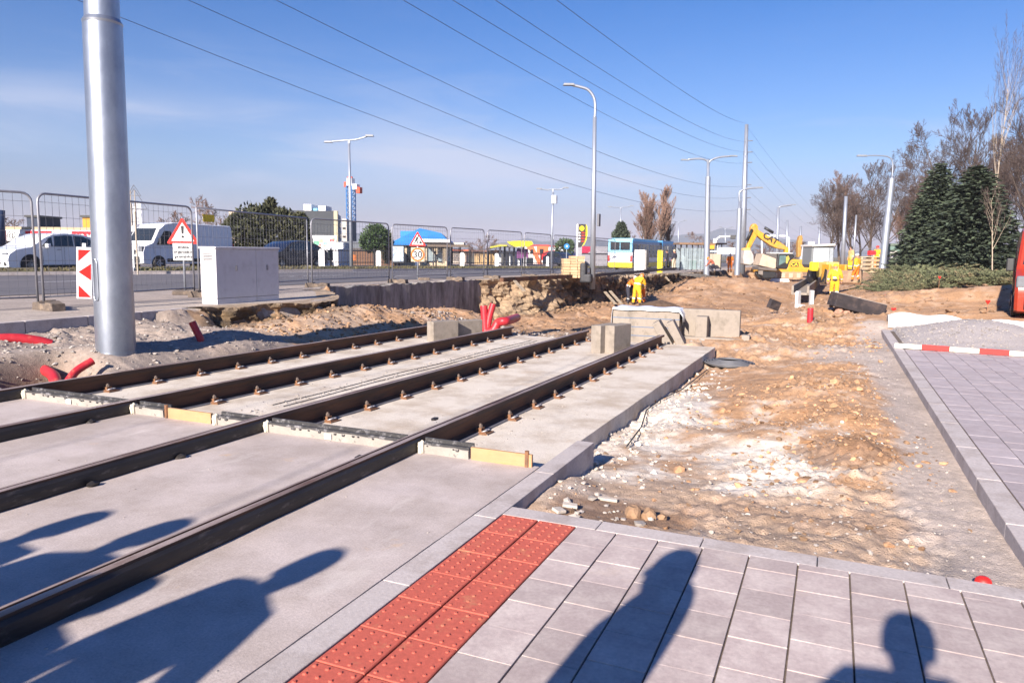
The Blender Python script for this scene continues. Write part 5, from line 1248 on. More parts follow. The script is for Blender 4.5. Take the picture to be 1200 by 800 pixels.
# fuel station
A=at(570,289,95);B=at(624,289,95);W_=(B-A).length;ang=math.atan2(B.y-A.y,B.x-A.x);z0=0;H_=A.z
t=thing('fuel_canopy','fuel station canopy with a curved grey and yellow roof on dark columns','fuel station',(A.x,A.y,z0),ang)
pr=[(0,H_-.1),(W_*.15,H_+.45),(W_*.4,H_+.62),(W_*.4,H_+.35),(W_*.15,H_+.1)]
MB().prism([(W_*x,H_+z) for x,z in ((0,-.35),(.12,.15),(.3,.42),(.62,.30),(.62,-.1),(.3,.08),(.12,-.15))],-3,5,'y').build('grey_roof',bmat('canopy_grey',(.16,.15,.14)),t)
MB().prism([(W_*x,H_+z) for x,z in ((.45,.62),(.72,.75),(.97,.7),(1.0,.35),(.9,.05),(.62,.0),(.5,.35))],-3.3,-2.4,'y').build('yellow_edge',bmat('canopy_yellow',(.7,.58,.02)),t)
MB().prism([(W_*x,H_+z) for x,z in ((.1,.0),(.3,.22),(.45,.2),(.45,.05),(.3,.0),(.1,-.2))],-3.25,-3.05,'y').build('olive_edge',bmat('canopy_olive',(.42,.38,.05)),t)
for k in range(6):
    MB().b2(W_*(.28+.10*k),W_*(.28+.10*k)+.25,-1,-.75,-.2,H_+.1).build('column',fd if k%2 else whf,t)
MB().b2(W_*.66,W_*.9,-2,0,.9,2.1).build('purple_sign',bmat('purple',(.16,.04,.16)),t)
MB().b2(W_*.35,W_*.9,4,6,0,H_-.5).build('shop_wall',whf,t)
# orange and white building
t,W_,H_=building('orange_white_building','two storey orange and white building right of the fuel station',612,643,288,112,12,bmat('or_white',(.72,.66,.62)),bmat('or_roof',(.35,.06,.06)))
om=bmat('orange_paint',(.65,.16,.06))
MB().prism([(W_*.12,H_*.98),(W_*.42,H_*.98),(W_*.80,0),(W_*.62,0),(W_*.45,H_*.5)],-.12,.0,'y').build('orange_stripe',om,t)
MB().b2(W_*.55,W_,-.10,0,H_*.55,H_).build('orange_panel',om,t)
for (a,b,c,dd) in ((.05,.16,.62,.82),(.30,.42,.62,.82),(.66,.80,.62,.85),(.1,.4,.1,.4),(.78,.92,.1,.4)): MB().b2(W_*a,W_*b,-.2,-.1,H_*c,H_*dd).build('window',glassd,t)
building('red_roof_hall','low white hall with a dark red roof edge behind the cars',642,660,289,135,10,whf,redf)
t,W_,H_=building('crimson_hall','low building with a deep red fascia right of the price sign',676,712,288.5,100,10,bmat('hallgrey',(.25,.24,.27)),None)
MB().b2(0,W_*.55,-.3,0,H_-.9,H_).build('red_fascia',bmat('crimson',(.35,.01,.05)),t); MB().prism([(W_*.35,H_-.9),(W_*1.0,H_-.9),(W_*.6,H_-.3)],-.35,.2,'y').build('grey_gable',bmat('hg2',(.3,.29,.33)),t)
building('red_house','far low house with a red orange roof between shelter and bare shrubs',528,546,294,105,6,bmat('housew',(.5,.42,.36)),bmat('roof_or',(.45,.12,.07)),cat='house',par=.6)
building('far_brown_roof','far low brown roofed shed behind the picket fence by the fuel station',556,584,295,100,6,bmat('tanwall',(.45,.3,.15)),bmat('brn_roof',(.20,.10,.08)),cat='shed',par=.5)
# price sign
q=at(680,318,72); sc=72/860.
t=thing('price_sign','tall dark fuel price sign with a yellow emblem and a curved yellow edge','price sign',tuple(q),YAW)
MB().b2(-1.0*.45,-.3,-.1,.1,0,4.55).build('white_frame',whf,t); MB().b2(-.3,.1,-.06,.06,0,2.6).build('post',mat('signpost',(.3,.3,.33),.5),t)
MB().prism([(-.30,4.55),(.42,4.55),(.42,3.2),(.25,2.75),(-.05,2.35),(-.30,2.35)],-.12,.12,'y').build('dark_panel',mat('price_dark',(.04,.035,.035),.4),t)
MB().prism([(.44,4.55),(.58,4.3),(.62,3.7),(.55,3.1),(.32,2.6),(.10,2.4),(.36,2.9),(.44,3.3)],-.12,.12,'y').build('yellow_edge',bmat('canopy_yellow',(.7,.58,.02)),t)
MB().prism([(.05+.24*math.cos(a*PI/10),4.15+.24*math.sin(a*PI/10)) for a in range(20)],-.15,-.12,'y').build('yellow_emblem',bmat('canopy_yellow',(.7,.58,.02)),t)
MB().prism([(.05+.08*math.cos(a*PI/5),4.15+.08*math.sin(a*PI/5)) for a in range(10)],-.17,-.15,'y').build('emblem_centre',bmat('olive_dk',(.25,.2,.02)),t)
for k in range(4):
    MB().b2(.02,.34,-.14,-.12,3.65-.27*k,3.80-.27*k).build('price_digits',bmat('digit_red',(.35,.03,.02)),t); MB().b2(-.24,-.08,-.14,-.12,3.65-.27*k,3.78-.27*k).build('price_label',whf,t)
q=at(663.5,318,80); t=thing('blue_sign','round blue traffic sign on a post left of the price sign','traffic sign',tuple(q),YAW)
MB().cyl((0,0,0),(0,0,2.5),.04,n=8).build('post',galv2,t); MB().prism([(.30*math.cos(a*PI/10),2.7+.30*math.sin(a*PI/10)) for a in range(20)],-.05,-.02,'y').build('blue_disc',bmat('sgnblue',(.02,.2,.55)),t); MB().prism([(-.08,2.6),(.08,2.6),(.08,2.8),(-.08,2.8)],-.07,-.05,'y').build('white_symbol',whf,t)
# signs seen from behind on slim post, left
q=at(161.5,317,30.5); t=thing('sign_post','slim post carrying stacked signs seen from behind, left of the white van','sign post',tuple(q),YAW+R(10)); sc=30.5/860
MB().cyl((0,0,-.2),(0,0,68*sc),.035,n=10).cyl((-.14,0,50*sc),(-.14,0,92*sc),.02,n=6).cyl((.02,0,50*sc),(.02,0,92*sc),.02,n=6).build('post',mat('rusty_post',(.36,.30,.24),.7),t)
for zc,w,h_ in ((57,.42,.26),(63,.36,.22),(69,.42,.22),(75,.36,.22)): MB().box((.12,.03,zc*sc),(w*.6,.02,h_)).box((-.15,.03,zc*sc-.05),(w*.5,.02,h_)).build('small_panel',mat('alu_back',(.45,.46,.5),.5,metal=.3),t)
for (zc,w) in ((71,.95),(86,.5)):
    pts=[(-w/2,.0,zc*sc),(0,.0,zc*sc+w*.85),(w/2,.0,zc*sc),(-w/2,0,zc*sc)]; MB().tube(pts,.022,6).build('triangle_rim',mat('alu_dark',(.2,.2,.22),.5),t)
o=MB().box((0,0,0),(1.0,.1,1.9)).build('white_hoarding',whf,loc=tuple(at(152,257,58))); tag(o,'white sign panel showing just right of the big pole above the van nose','sign panel'); o.rotation_euler=(0,0,YAW)
# brick stack on pallet by the lamp
q=on(671,328.5,.36); q.z=float(plat(q.y)); t=thing('brick_stack','stack of tan paving bricks on the platform edge left of the tall lamp','brick stack',tuple(q),R(25))
rr=random.Random(1); mb=MB()
for k in range(8):
    for a in range(3):
        for b in range(3):
            if k==7 and a==0: continue
            mb.box(((a-1)*.33+rr.uniform(-.02,.02),(b-1)*.33,.07+k*.125),(.31,.31,.11))
mb.build('bricks',mat('tan_brick',(.48,.33,.19),.9,var=.12,scale=4,island=.15),t)
q2=at(684,321,33.5); o=MB().box((0,0,.35),(.28,.4,.9)).box((.2,0,.1),(.4,.4,.4)).build('dark_bundle',mat('dark_wrap',(.03,.03,.035),.6,var=.4),loc=(q2.x,q2.y,float(plat(q2.y))-.1),bev=.08); tag(o,'dark wrapped bundle standing between the brick stack and the lamp','bundle')
# old platform edge: long dark rail / kerb along bank top
A=on(585,334.5,.34);B=on(680,328.5,.34);C_=on(790,321,.1)
for (a,b,m,nm,lab,cat) in ((A,B,rustm,'old_rail','old rusty rail lying on the bank top left of the tall lamp','rail'),(B,C_,mat('old_kerb',(.10,.09,.085),.9,var=.3),'platform_edge','dark old platform edge running from the lamp towards the bus','kerb')):
    dv=b-a; o=MB().b2(0,dv.length,-.08,.08,0,.16).build(nm,m,loc=(a.x+.1,a.y,float(plat(a.y))-.02)); o.rotation_euler=(0,math.asin(-dv.z/dv.length)*0,math.atan2(dv.y,dv.x)); tag(o,lab,cat)
for (a,b,lab) in (((715,341),(728,356),'right leaning grey plank against the bank by the workers'),((709,342),(721,356),'left leaning grey plank against the bank by the workers'),((603,329),(614,341),'tan plank sticking over the bank edge beyond the retaining wall'),((778,322),(784,329),'short grey plank at the platform edge beside the yellow pillar')):
    d_=33 if a[0]>650 and a[0]<760 else (28 if a[0]<650 else 50)
    P0=at(a[0],a[1],d_+.8);P1=at(b[0],b[1],d_-.6); dv=P1-P0; mb=MB(); mb.box((0,0,0),(dv.length,.13,.04)); o=mb.build('plank',woodg); o.location=(P0+P1)/2; o.rotation_euler=dv.to_track_quat('X','Z').to_euler(); tag(o,lab,'plank','loose planks on the bank')
# bus stop things
q=at(750,320.5,57); t=thing('ticket_cabinet','tall white and grey cabinet standing behind the bus','cabinet',tuple(q),YAW-R(22)); MB().b2(-.42,.35,-.25,.25,0,1.82).build('body',whitep,t,bev=.02); MB().b2(.36,.50,-.24,.24,0,1.80).build('side_panel',bmat('cab_side',(.3,.29,.28)),t)
q=at(773,320,57); t=thing('yellow_pillar','slim yellow information pillar on the platform beside the bus','pillar',tuple(q),YAW-R(15)); MB().b2(-.20,.20,-.15,.15,0,.85).b2(-.20,.20,-.15,.15,.87,1.75).build('body',bmat('pillar_yellow',(.75,.6,.01)),t,bev=.02)
t,W_,H_=shelter('glass bus stop shelter with a brown timber roof right of the bus',798,832,286.5,317,64,6,bmat('roof_brown',(.20,.12,.07)),glp,2.2)
for k in range(7): MB().b2(W_*k/7,W_*(k+.85)/7,-.05,.0,.1,H_-.3).build('front_glass',glp,t)
MB().b2(W_*.78,W_*1.12,-.35,-.25,H_-.35,H_-.02).build('yellow_display',bmat('disp',(.6,.33,.03)),t)
MB().b2(W_*.4,W_*.6,.5,.7,.1,.9).build('green_bin',bmat('greenb',(.03,.25,.12)),t)
t,W_,H_=shelter('second shelter with beige side panel behind the twin arm lamp post',834,846,286.5,316,70,3,bmat('roof_dk',(.08,.06,.05)),glp,3)
MB().b2(-.2,W_*.9,-.1,0,.1,1.5).build('beige_panel',bmat('beige_pan',(.4,.33,.25)),t); MB().b2(-.2,W_+.2,-.12,-.02,1.65,1.8).build('white_rail',whf,t)
# rough pile of slabs at the platform end
for k,(px,py,lab) in enumerate(((812,322,'dark flat slab lying below the glass shelter'),(826,324,'second dark flat slab lying below the glass shelter'))):
    q=at(px,py,52); o=MB().box((0,0,0),(1.8,.8,.18)).build('dark_slab',mat('old_kerb',(.1,.09,.085),.9),loc=tuple(q)); o.rotation_euler=(0,.05,.3+k*.5); tag(o,lab,'slab','dark slabs below the shelter')

# ================================================================== MACHINES
claym=mat('muddy_steel',(.36,.24,.15),.85,var=.25,scale=4,col2=(.22,.13,.08),c2amt=.4,c2scale=2)
D=82; s_=D/860.
o0=at(905,327,D)
t=thing('excavator','yellow crawler excavator with raised bent boom working in the pit','excavator',tuple(o0),YAW)
P_=lambda px,py:((px-905)*s_,(327-py)*s_)
def slabp(name,pts,y0,y1,m,par,bev=.05,off=(0,0)): return MB().prism([P_(*p) for p in pts],y0,y1,'y').build(name,m,par,bev=bev)
ucar=slabp('track_frame',[(881,318),(934,318),(936,322),(932,327),(884,327),(880,322)],-1.4,-.8,claym,t); slabp('track_frame',[(881,318),(934,318),(936,322),(932,327),(884,327),(880,322)],.8,1.4,claym,t)
for k in range(6): MB().box(((-1.9+k*.85),-1.45,.45),(.45,.12,.55)).build('track_pad',mat('pad_tan',(.42,.34,.25),.9,var=.2),t,bev=.04)
slabp('blade',[(898,326),(916,326),(918,330),(896,330)],-2.1,-1.5,whitep,t)
slabp('upper_frame',[(884,315),(945,315),(947,318),(884,319)],-1.35,1.35,yelm,t)
slabp('engine_housing',[(917,305),(922,303.5),(945,304),(948,307),(948,314),(944,317),(916,317)],-1.35,1.35,yelm,t,.12)
slabp('counterweight',[(938,304.5),(946,305),(948.5,309),(948,315),(940,317)],-1.42,1.42,yelm,t,.15)
slabp('side_window_panel',[(921,307),(932,307),(929,312),(920,312)],-1.38,-1.35,blackp,t,0)
text('CAT',.52,'lettering',bmat('cat_yellow',(.7,.45,.03)),t,(P_(926,309.5)[0],-1.39,P_(926,309.5)[1]),FR,off=.02)
cab=slabp('cab',[(904,314.5),(905,298.5),(907,297),(921,297),(925,300),(920,306),(917,314.5)],-1.35,-.1,blackp,t,.08)
MB().prism([P_(*p) for p in [(906.5,311),(907,299.5),(914,299.5),(914,307)]],-1.38,-1.34,'y').build('cab_glass',mat('cab_glass',(.10,.16,.16),.1,var=.3,scale=2),t)
slabp('cab_roof',[(896,296),(922,296.4),(922,297.5),(896,297.6)],-1.38,0,bmat('roofgrey',(.5,.5,.5)),t,.03)
MB().prism([P_(*p) for p in [(914.5,308),(914.5,301),(917,299.5),(918.5,303),(916,309)]],-1.38,-1.34,'y').build('cab_glass',mat('cab_yel_glass',(.45,.36,.08),.2,var=.3),t)
slabp('boom',[(918,297.5),(921,296),(921,291),(916,287.5),(905,281),(893,275.5),(884,270),(880,263),(877,266),(880,274),(889,281.5),(900,288.5),(908,291.5),(917,293)],-.35,.35,yelm,t,.08)
slabp('boom_foot',[(917,303),(922,303),(921,294),(917,293)],-.3,.3,yelm,t)
slabp('stick',[(878,264),(882,263.5),(884.5,267),(884,277),(876,293),(872,295),(873,289),(876,277),(876,268)],-.28,.28,yelm,t,.06)
MB().tube([(P_(877,270)[0],-.45,P_(877,270)[1]),(P_(871.5,283)[0],-.45,P_(871.5,283)[1])],.14,8).build('stick_cylinder',blackp,t,smooth=True)
MB().tube([(P_(893,271)[0],0,P_(893,271)[1]+.3),(P_(903,276.5)[0],0,P_(903,276.5)[1]+.3)],.16,8).build('boom_cylinder',blackp,t,smooth=True)
text('CAT',.9,'lettering',blackp,t,(P_(899,280.5)[0],-.37,P_(899,280.5)[1]),(R(90),R(30),0),off=.03)
slabp('bucket_link',[(869,291.5),(876,291),(877,294),(868,294)],-.4,.4,bmat('link_tan',(.6,.38,.12)),t,.03)
slabp('bucket',[(868,294),(876,294),(879,300),(880,308),(876,311),(868,310),(867,303)],-.9,.9,mat('bucket_grey',(.42,.38,.35),.7,var=.2),t,.1)
# dumper
D3=78; o1=at(897,325.5,D3); t=thing('dumper','tracked dumper with a tan muddy skip beside the excavator cab','dumper',tuple(o1),YAW); s3=D3/860
P3=lambda px,py:((px-897)*s3,(325.5-py)*s3)
def sp3(name,pts,y0,y1,m,bev=.05): return MB().prism([P3(*p) for p in pts],y0,y1,'y').build(name,m,t,bev=bev)
sp3('skip',[(884.5,311),(888,297.5),(891,298.5),(904,303.5),(904,314),(901,314.5)],-1.2,.9,mat('skip_tan',(.46,.36,.27),.8,var=.12,scale=2),.06)
sp3('skip_inside',[(891,298),(895,297.3),(904.5,297.5),(904.5,304)],-1.15,.8,bmat('skip_dark',(.10,.09,.085)),.02)
sp3('deck',[(884,312.5),(905,314.5),(905,317),(884,316)],-1.2,.9,bmat('deckg',(.12,.10,.09)),.03)
sp3('crawler_track',[(887,318),(904,318),(905,322),(901,326),(891,326),(887,322)],-1.2,-.7,blackp,.1); sp3('crawler_track',[(887,318),(904,318),(905,322),(901,326),(891,326),(887,322)],.4,.9,blackp,.1)
sp3('ladder',[(884,317),(889,317),(889,322),(884,321)],-1.3,-1.1,bmat('ladderg',(.2,.17,.15)),.02)
# loader
D4=47; o2=at(983,334,D4); s4=D4/860; t=thing('wheel_loader','yellow backhoe loader with a wide muddy front bucket facing the camera','loader',tuple(o2),YAW)
P4=lambda px,py:((px-983)*s4,(334-py)*s4)
def sp4(name,pts,y0,y1,m,bev=.04): return MB().prism([P4(*p) for p in pts],y0,y1,'y').build(name,m,t,bev=bev)
MB().prism([(-.0,.12),(.12,0),(.85,0),(.9,.06),(.28,.16),(.12,.45),(.18,.85),(.10,.88),(0,.5)],P4(960,0)[0],P4(1001.5,0)[0],'x').build('front_bucket',mat('bucket_clay',(.27,.17,.11),.75,var=.3,scale=2,col2=(.4,.26,.15),c2amt=.4,c2scale=1.5),t,bev=.02).location=(0,-.9,.08)
for px in (960,1001): MB().prism([(-.02,.1),(.1,-.02),(.88,-.02),(.3,.5),(.18,.95),(-.02,.9)],P4(px,0)[0],P4(px,0)[0]+.05,'x').build('bucket_side',blackp,t).location=(0,-.9,.08)
sp4('bonnet',[(972,307.5),(987,307.5),(987,326),(972,326)],.6,2.2,mat('loader_pale_yellow',(.62,.45,.12),.5,var=.1,scale=3),.06)
sp4('grille',[(974,312),(985,312),(985,322),(974,322)],.57,.62,bmat('grl',(.28,.2,.07)),.0)
for a,b in ((968.5,972),(987,990.5)): sp4('lift_arm',[(a,310),(b,310),(b,330),(a,330)],-.2,.9,yelm,.05)
sp4('cab_frame',[(965.5,288),(992,288),(993,311),(990,315),(968,315),(965,311)],2.2,3.8,bmat('cabgrey',(.16,.17,.18)),.06)
sp4('windscreen',[(967.5,291),(986,291),(986,307),(967.5,308)],2.15,2.2,mat('wind_pale',(.52,.56,.62),.15,var=.2,scale=1.5,col2=(.6,.35,.25),c2amt=.4,c2scale=1.2,c2contrast=.06),.02)
sp4('side_glass',[(987,291),(991,291),(991.5,309),(987,309)],2.15,2.2,mat('wind_grey',(.30,.33,.36),.15),.01)
sp4('cab_roof',[(964,287),(991.5,285.5),(993,288),(964,289.5)],2.0,4.0,bmat('roofpale',(.52,.50,.48)),.03)
sp4('rear_boom',[(963.5,276),(967,274.5),(968,279),(967,301),(963,303),(962,284)],4.2,4.6,mat('boom_ochre',(.35,.19,.05),.7,var=.2),.05)
for x,s in ((P4(971,0)[0],-1),(P4(989,0)[0],1)):
    wheel(t,x,2.6,.52,.4,s); wheel(t,x+(.15 if s<0 else -.15),.9,.42,.3,s)
MB().box((P4(961.5,0)[0],1.2,1.15),(.45,.5,.6)).build('yellow_tank',bmat('ylw',(.75,.62,.02)),t,bev=.08)
# distant white lorry cab left of loader
q=at(953,316,88); t=thing('far_lorry','small white lorry far behind the excavator tail','lorry',tuple(q),YAW); MB().b2(-.9,1.1,0,2,.6,2.9).build('cab',whf,t,bev=.1); MB().b2(-.6,.9,-.03,.02,1.5,2.4).build('windscreen',glassd,t); MB().b2(-.9,1.1,0,5,.1,.6).build('chassis',blackp,t)
o=MB().lathe([(.42,0),(.44,2.5),(.40,2.7)],14).build('white_silo',whf,loc=tuple(at(949.5,308,95)),smooth='auto'); tag(o,'white upright cylinder behind the excavator tail','silo')
# pallet stack
q=at(1018,319,55); t=thing('pallet_stack','stack of pale timber pallets beside the leaning lamp post','pallet stack',tuple(q),YAW); 
for k in range(4):
    mb=MB().b2(-.9,.9,-.5,.5,.02+.30*k,.08+.30*k).b2(-.9,.9,-.5,.5,.20+.30*k,.26+.30*k)
    for x in (-.85,-.05,.75): mb.b2(x,x+.1,-.5,.5,.08+.30*k,.20+.30*k)
    mb.build('pallet',mat('pallet_wood',(.50,.37,.24),.9,var=.2,scale=3),t)
MB().b2(-.1,.35,-.2,.2,1.27,1.6).build('red_box',redf,t)
# advertising column
q=at(1047.5,311,52); t=thing('advert_column','round grey green advertising column with torn posters behind the lamp post','advertising column',tuple(q),YAW)
MB().lathe([(.60,-.5),(.60,1.35),(.58,1.36)],24).build('column',mat('column_grey',(.42,.40,.38),.8,var=.15,scale=2,col2=(.2,.24,.2),c2amt=.4,c2scale=1.5),t,smooth='auto'); MB().lathe([(.66,1.36),(.68,1.42),(.66,1.50),(.3,1.53)],24).build('cap',bmat('capgr',(.12,.15,.12)),t,smooth='auto')
MB().lathe([(.61,1.0),(.61,1.35)],24).build('green_band',bmat('gb',(.13,.20,.17)),t,smooth='auto')
mb=MB(); rr=random.Random(3)
pts=[(a,rr.uniform(.0,.12)) for a in np.linspace(-2.3,-1.3,8)]
mb.add([(.612*math.cos(a),.612*math.sin(a),.25+e) for a,e in pts]+[(.612*math.cos(a),.612*math.sin(a),.85-e*1.6) for a,e in pts],[(i,i+1,i+9,i+8) for i in range(7)])
mb.build('torn_poster',whf,t)
# survey stakes with red caps
for (px,py,h_,d,lab) in [(1035,359,11,28,'red topped survey stake nearest the tilted dark slab'),(1046,379,15,22,'red topped survey stake beside the far end of the right kerb'),(1100,338,12,36,'faint red topped survey stake in front of the juniper bushes'),(1156,372,17,23,'red topped survey stake left of the orange red van')]:
    q=at(px,py,d); z=gz(q.x,q.y); hh=h_*d/860; t=thing('survey_stake',lab,'survey stake',(q.x,q.y,q.z),0,group='red topped survey stakes')
    MB().cyl((0,0,-.4),(0,0,hh),.010,n=6).build('rod',mat('rod_rust',(.30,.14,.08),.8),t); MB().prism([(-.07,hh+.06),(-.05,hh+.10),(0,hh+.07),(.05,hh+.10),(.07,hh+.06),(0,hh-.04)],-.03,.03,'y').build('red_cap',redp,t,bev=.01).rotation_euler=(0,0,YAW)
# ================================================================== GRAVEL PILE, SHEET, LATH
A=on(1046,405,.02);B=on(1240,421,.02); dv=B-A; L_=dv.length; ang=math.atan2(dv.y,dv.x)
t=thing('marking_lath','red and white striped lath lying across the end of the right pavement','lath',(1.07,14.56,.03),math.atan2(on(1200,414.5,.03).y-on(1052,404.5,.03).y,on(1200,414.5,.03).x-on(1052,404.5,.03).x))
MB().b2(0,4.1,-.03,.03,-.02,.06).build('lath_body',mat('lath_white',(.68,.62,.5),.7,var=.1,scale=5),t,bev=.004)
for a in (.42,1.27,2.12,2.97): MB().b2(a,a+.42,-.033,.033,-.018,.064).build('red_stripe',redp,t)
# gravel heap
def heap(name,lab,cx,cy,rx,ry,h,m,z0,seed,cat='gravel heap',kind=None,flat=1.6):
    n=70; gx=np.linspace(-1.25,1.25,n); XX,YY=np.meshgrid(gx,gx); rr_=np.sqrt(XX**2+YY**2)
    ZZ=h*np.clip(1-rr_**flat,-.4,1)+fbm(XX*4,YY*4,4,seed)*h*.12+fbm(XX*22,YY*22,3,seed+1)*h*.07
    vs=[(cx+XX[j,i]*rx,cy+YY[j,i]*ry,z0+ZZ[j,i]) for j in range(n) for i in range(n)]
    o=MB().add(vs,[(j*n+i,j*n+i+1,(j+1)*n+i+1,(j+1)*n+i) for j in range(n-1) for i in range(n-1)]).build(name,m,smooth=True); tag(o,lab,cat); return o
gravm=mat('fine_gravel',(.36,.32,.31),.95,var=.3,scale=60,bump=1.2,bscale=70)
# bed inside kerb + heap
mb=MB(); nx_=60;ny_=50; vs=[]
for j in range(ny_):
    for i in range(nx_):
        x=1.21+4.2*i/(nx_-1); y=14.6+4.2*j/(ny_-1); u=(x-2.75)/1.35; v=(y-17.1)/1.8
        z=.0+.40*math.exp(-(u*u+v*v)*1.1)+float(fbm(np.array([x*6.]),np.array([y*6.]),3,3)[0])*.035
        if x<1.3: z=min(z,.0)
        vs.append((x,y,z-.02))
o=mb.add(vs,[(j*nx_+i,j*nx_+i+1,(j+1)*nx_+i+1,(j+1)*nx_+i) for j in range(ny_-1) for i in range(nx_-1)]).build('gravel_heap',gravm,smooth=True); tag(o,'smooth heap of fine grey gravel behind the striped lath','gravel heap')
r=np.random.RandomState(5)
_h=height; height=lambda x,y: .0+.40*np.exp(-(((x-2.75)/1.35)**2+((y-17.1)/1.8)**2)*1.1)-.02
S=[(1.25+4.0*r.rand(),14.65+4.*r.rand(),.005+.016*r.rand()**2) for _ in range(3500)]
scatter('gravel_grains','loose grains on the grey gravel heap behind the striped lath',stoneg,S,15); height=_h
# geotextile
mb=MB(); pts=[(1042,377),(1060,377),(1085,379.5),(1130,379.5),(1160,382),(1200,378.5),(1240,380)]
geo=mat('white_fabric',(.74,.75,.78),.7,var=.05,scale=4)
n=40; vs=[]
for i in range(n+1):
    u=i/n; x=1.2+4.4*u; 
    for j,(dy,z) in enumerate(((0.0,.02),(.02,.22),(.12,.30),(.5,.27),(.8,.05))): vs.append((x,18.55+dy+.06*math.sin(u*17),z*(1+.18*math.sin(u*11)+.12*math.sin(u*29))))
o=mb.add(vs,[(i*5+j,(i+1)*5+j,(i+1)*5+j+1,i*5+j+1) for i in range(n) for j in range(4)]).build('white_fabric_sheet',geo,smooth=True); tag(o,'white fabric sheet behind the grey gravel heap','fabric sheet'); sd_=o.modifiers.new('s','SOLIDIFY'); sd_.thickness=.008
q=on(772,362,-1.0); z=gz(q.x,q.y); heap('soil_pile','small dark soil pile beside the two workers in the pit',q.x,q.y,1.3,.8,.42,mat('dark_soil',(.09,.055,.035),.95,var=.3,scale=8,bump=1,bscale=20),z,7,'soil pile')
# right back mesh fence line
for k in range(6):
    A=at(990+38*k,313.5,62);B=at(1027+38*k,313.5,62); A.z=B.z=.3
    fence_panel(A,B,'distant mesh fence panel in front of the bare trees, %s from the loader'%ORD[k],group='distant mesh fence panels',nv=16,plate=(k==3))
# ================================================================== TREES
barkd=mat('bark_dark',(.10,.075,.06),.9,var=.2,scale=3); twigm=mat('twig_brown',(.07,.048,.042),.9,var=.2,scale=1,island=.35); twigp=mat('twig_pinkish',(.15,.09,.068),.9,var=.2,scale=1,island=.35); birchm=mat('birch_bark',(.42,.34,.26),.9,var=.3,scale=2)
def bare_tree(seed,H,spread=.4,levels=4,kids=(9,6,5,4),upright=.3,r0=None,first=.22,twr=.016,twm=None,barkm=None):
    rr=random.Random(seed); tr=MB(); cr=MB(); r0=r0 or H*.018
    def grow(p,d,L,r,lv):
        n=4 if lv<2 else 3; pts=[p]; q=p; dd=d.copy()
        for k in range(n):
            dd=(dd+Vector((rr.gauss(0,.10),rr.gauss(0,.10),rr.gauss(0,.05)+upright*.22*(lv>0)))).normalized(); q=q+dd*(L/n); pts.append(q)
        rs=[max(twr*.35,r*(1-.85*k/n)) for k in range(n+1)]
        if lv<=1: tr.tube(pts,rs,7 if lv==0 else 5,cap=False)
        else: cr.tube(pts,rs,3,cap=False)
        if lv>=levels: return
        m=kids[lv]
        for k in range(m):
            f=first+(1-first)*(k+rr.random())/m if lv==0 else .25+.75*(k+rr.random())/m
            i=min(n-1,int(f*n)); b=pts[i].lerp(pts[i+1],f*n-i); a=rr.random()*2*PI; base=(pts[i+1]-pts[i]).normalized()
            o=base.orthogonal().normalized(); o2=base.cross(o); side=o*math.cos(a)+o2*math.sin(a)
            nd=(base*(1-spread)+side*spread*1.25+Vector((0,0,upright*.5))).normalized()
            l2=L*(.55 if lv==0 else .56)*(1.05-.55*f)*rr.uniform(.75,1.2)
            grow(b,nd,l2,max(twr,r*(1-.8*f)*.5),lv+1)
    grow(Vector((0,0,-.3)),Vector((0,0,1)),H,r0,0)
    return tr,cr
def mk_bare(lab,seed,H,**k):
    twm_=k.pop('twm',twigm); bm_=k.pop('barkm',barkd)
    tr,cr=bare_tree(seed,H,**k); t=thing('bare_tree',lab,'tree',(0,0,0),group='bare trees behind the works')
    tr.build('trunk',bm_,t,fixn=False,smooth=True); cr.build('crown',twm_,t,fixn=False); return t
def put(t,px,py,d,topy,H,lab=None,first=False,rz=0,wid=1,group=None):
    b=at(px,py,d); s=(at(px,topy,d).z-b.z)/H
    if first: t.location=b; t.scale=(s*wid,s*wid,s); t.rotation_euler=(0,0,rz); t['label']=lab; 
    else: t=dup(t,b,rz,lab,(s*wid,s*wid,s))
    if group: t['group']=group
    return t
tA=mk_bare('x',1,12,spread=.42,levels=4,kids=(18,10,7,5),upright=.35,first=.12,twr=.018)
tB=mk_bare('x',2,12,spread=.36,levels=4,kids=(20,9,6,5),upright=.5,first=.1,twr=.02,twm=twigp)
tC=mk_bare('x',3,12,spread=.5,levels=4,kids=(16,10,7,5),upright=.3,first=.15,twr=.018)
row=[(tA,970,235,95,'leftmost dark bare tree of the row behind the loader'),(tC,984,222,98,'broad dark bare tree left of the thick steel pole'),(tB,1000,226,104,'pinkish brown bare tree between the steel poles'),(tA,1018,214,92,'tallest dark bare tree left of the leaning lamp post'),(tC,1034,222,100,'dark bare tree just left of the leaning lamp post'),(tB,1050,232,100,'pinkish bare tree right of the leaning lamp post'),(tB,1064,238,90,'small pinkish bare tree beside the left spruce'),(tC,1008,232,110,'dark bare tree at the back of the row behind the pallets')]
seen=set()
for k,(t0,px,ty,d,lab) in enumerate(row):
    put(t0,px,310,d,ty-4,12,lab,first=(id(t0) not in seen),rz=k*1.3,wid=1.0); seen.add(id(t0))
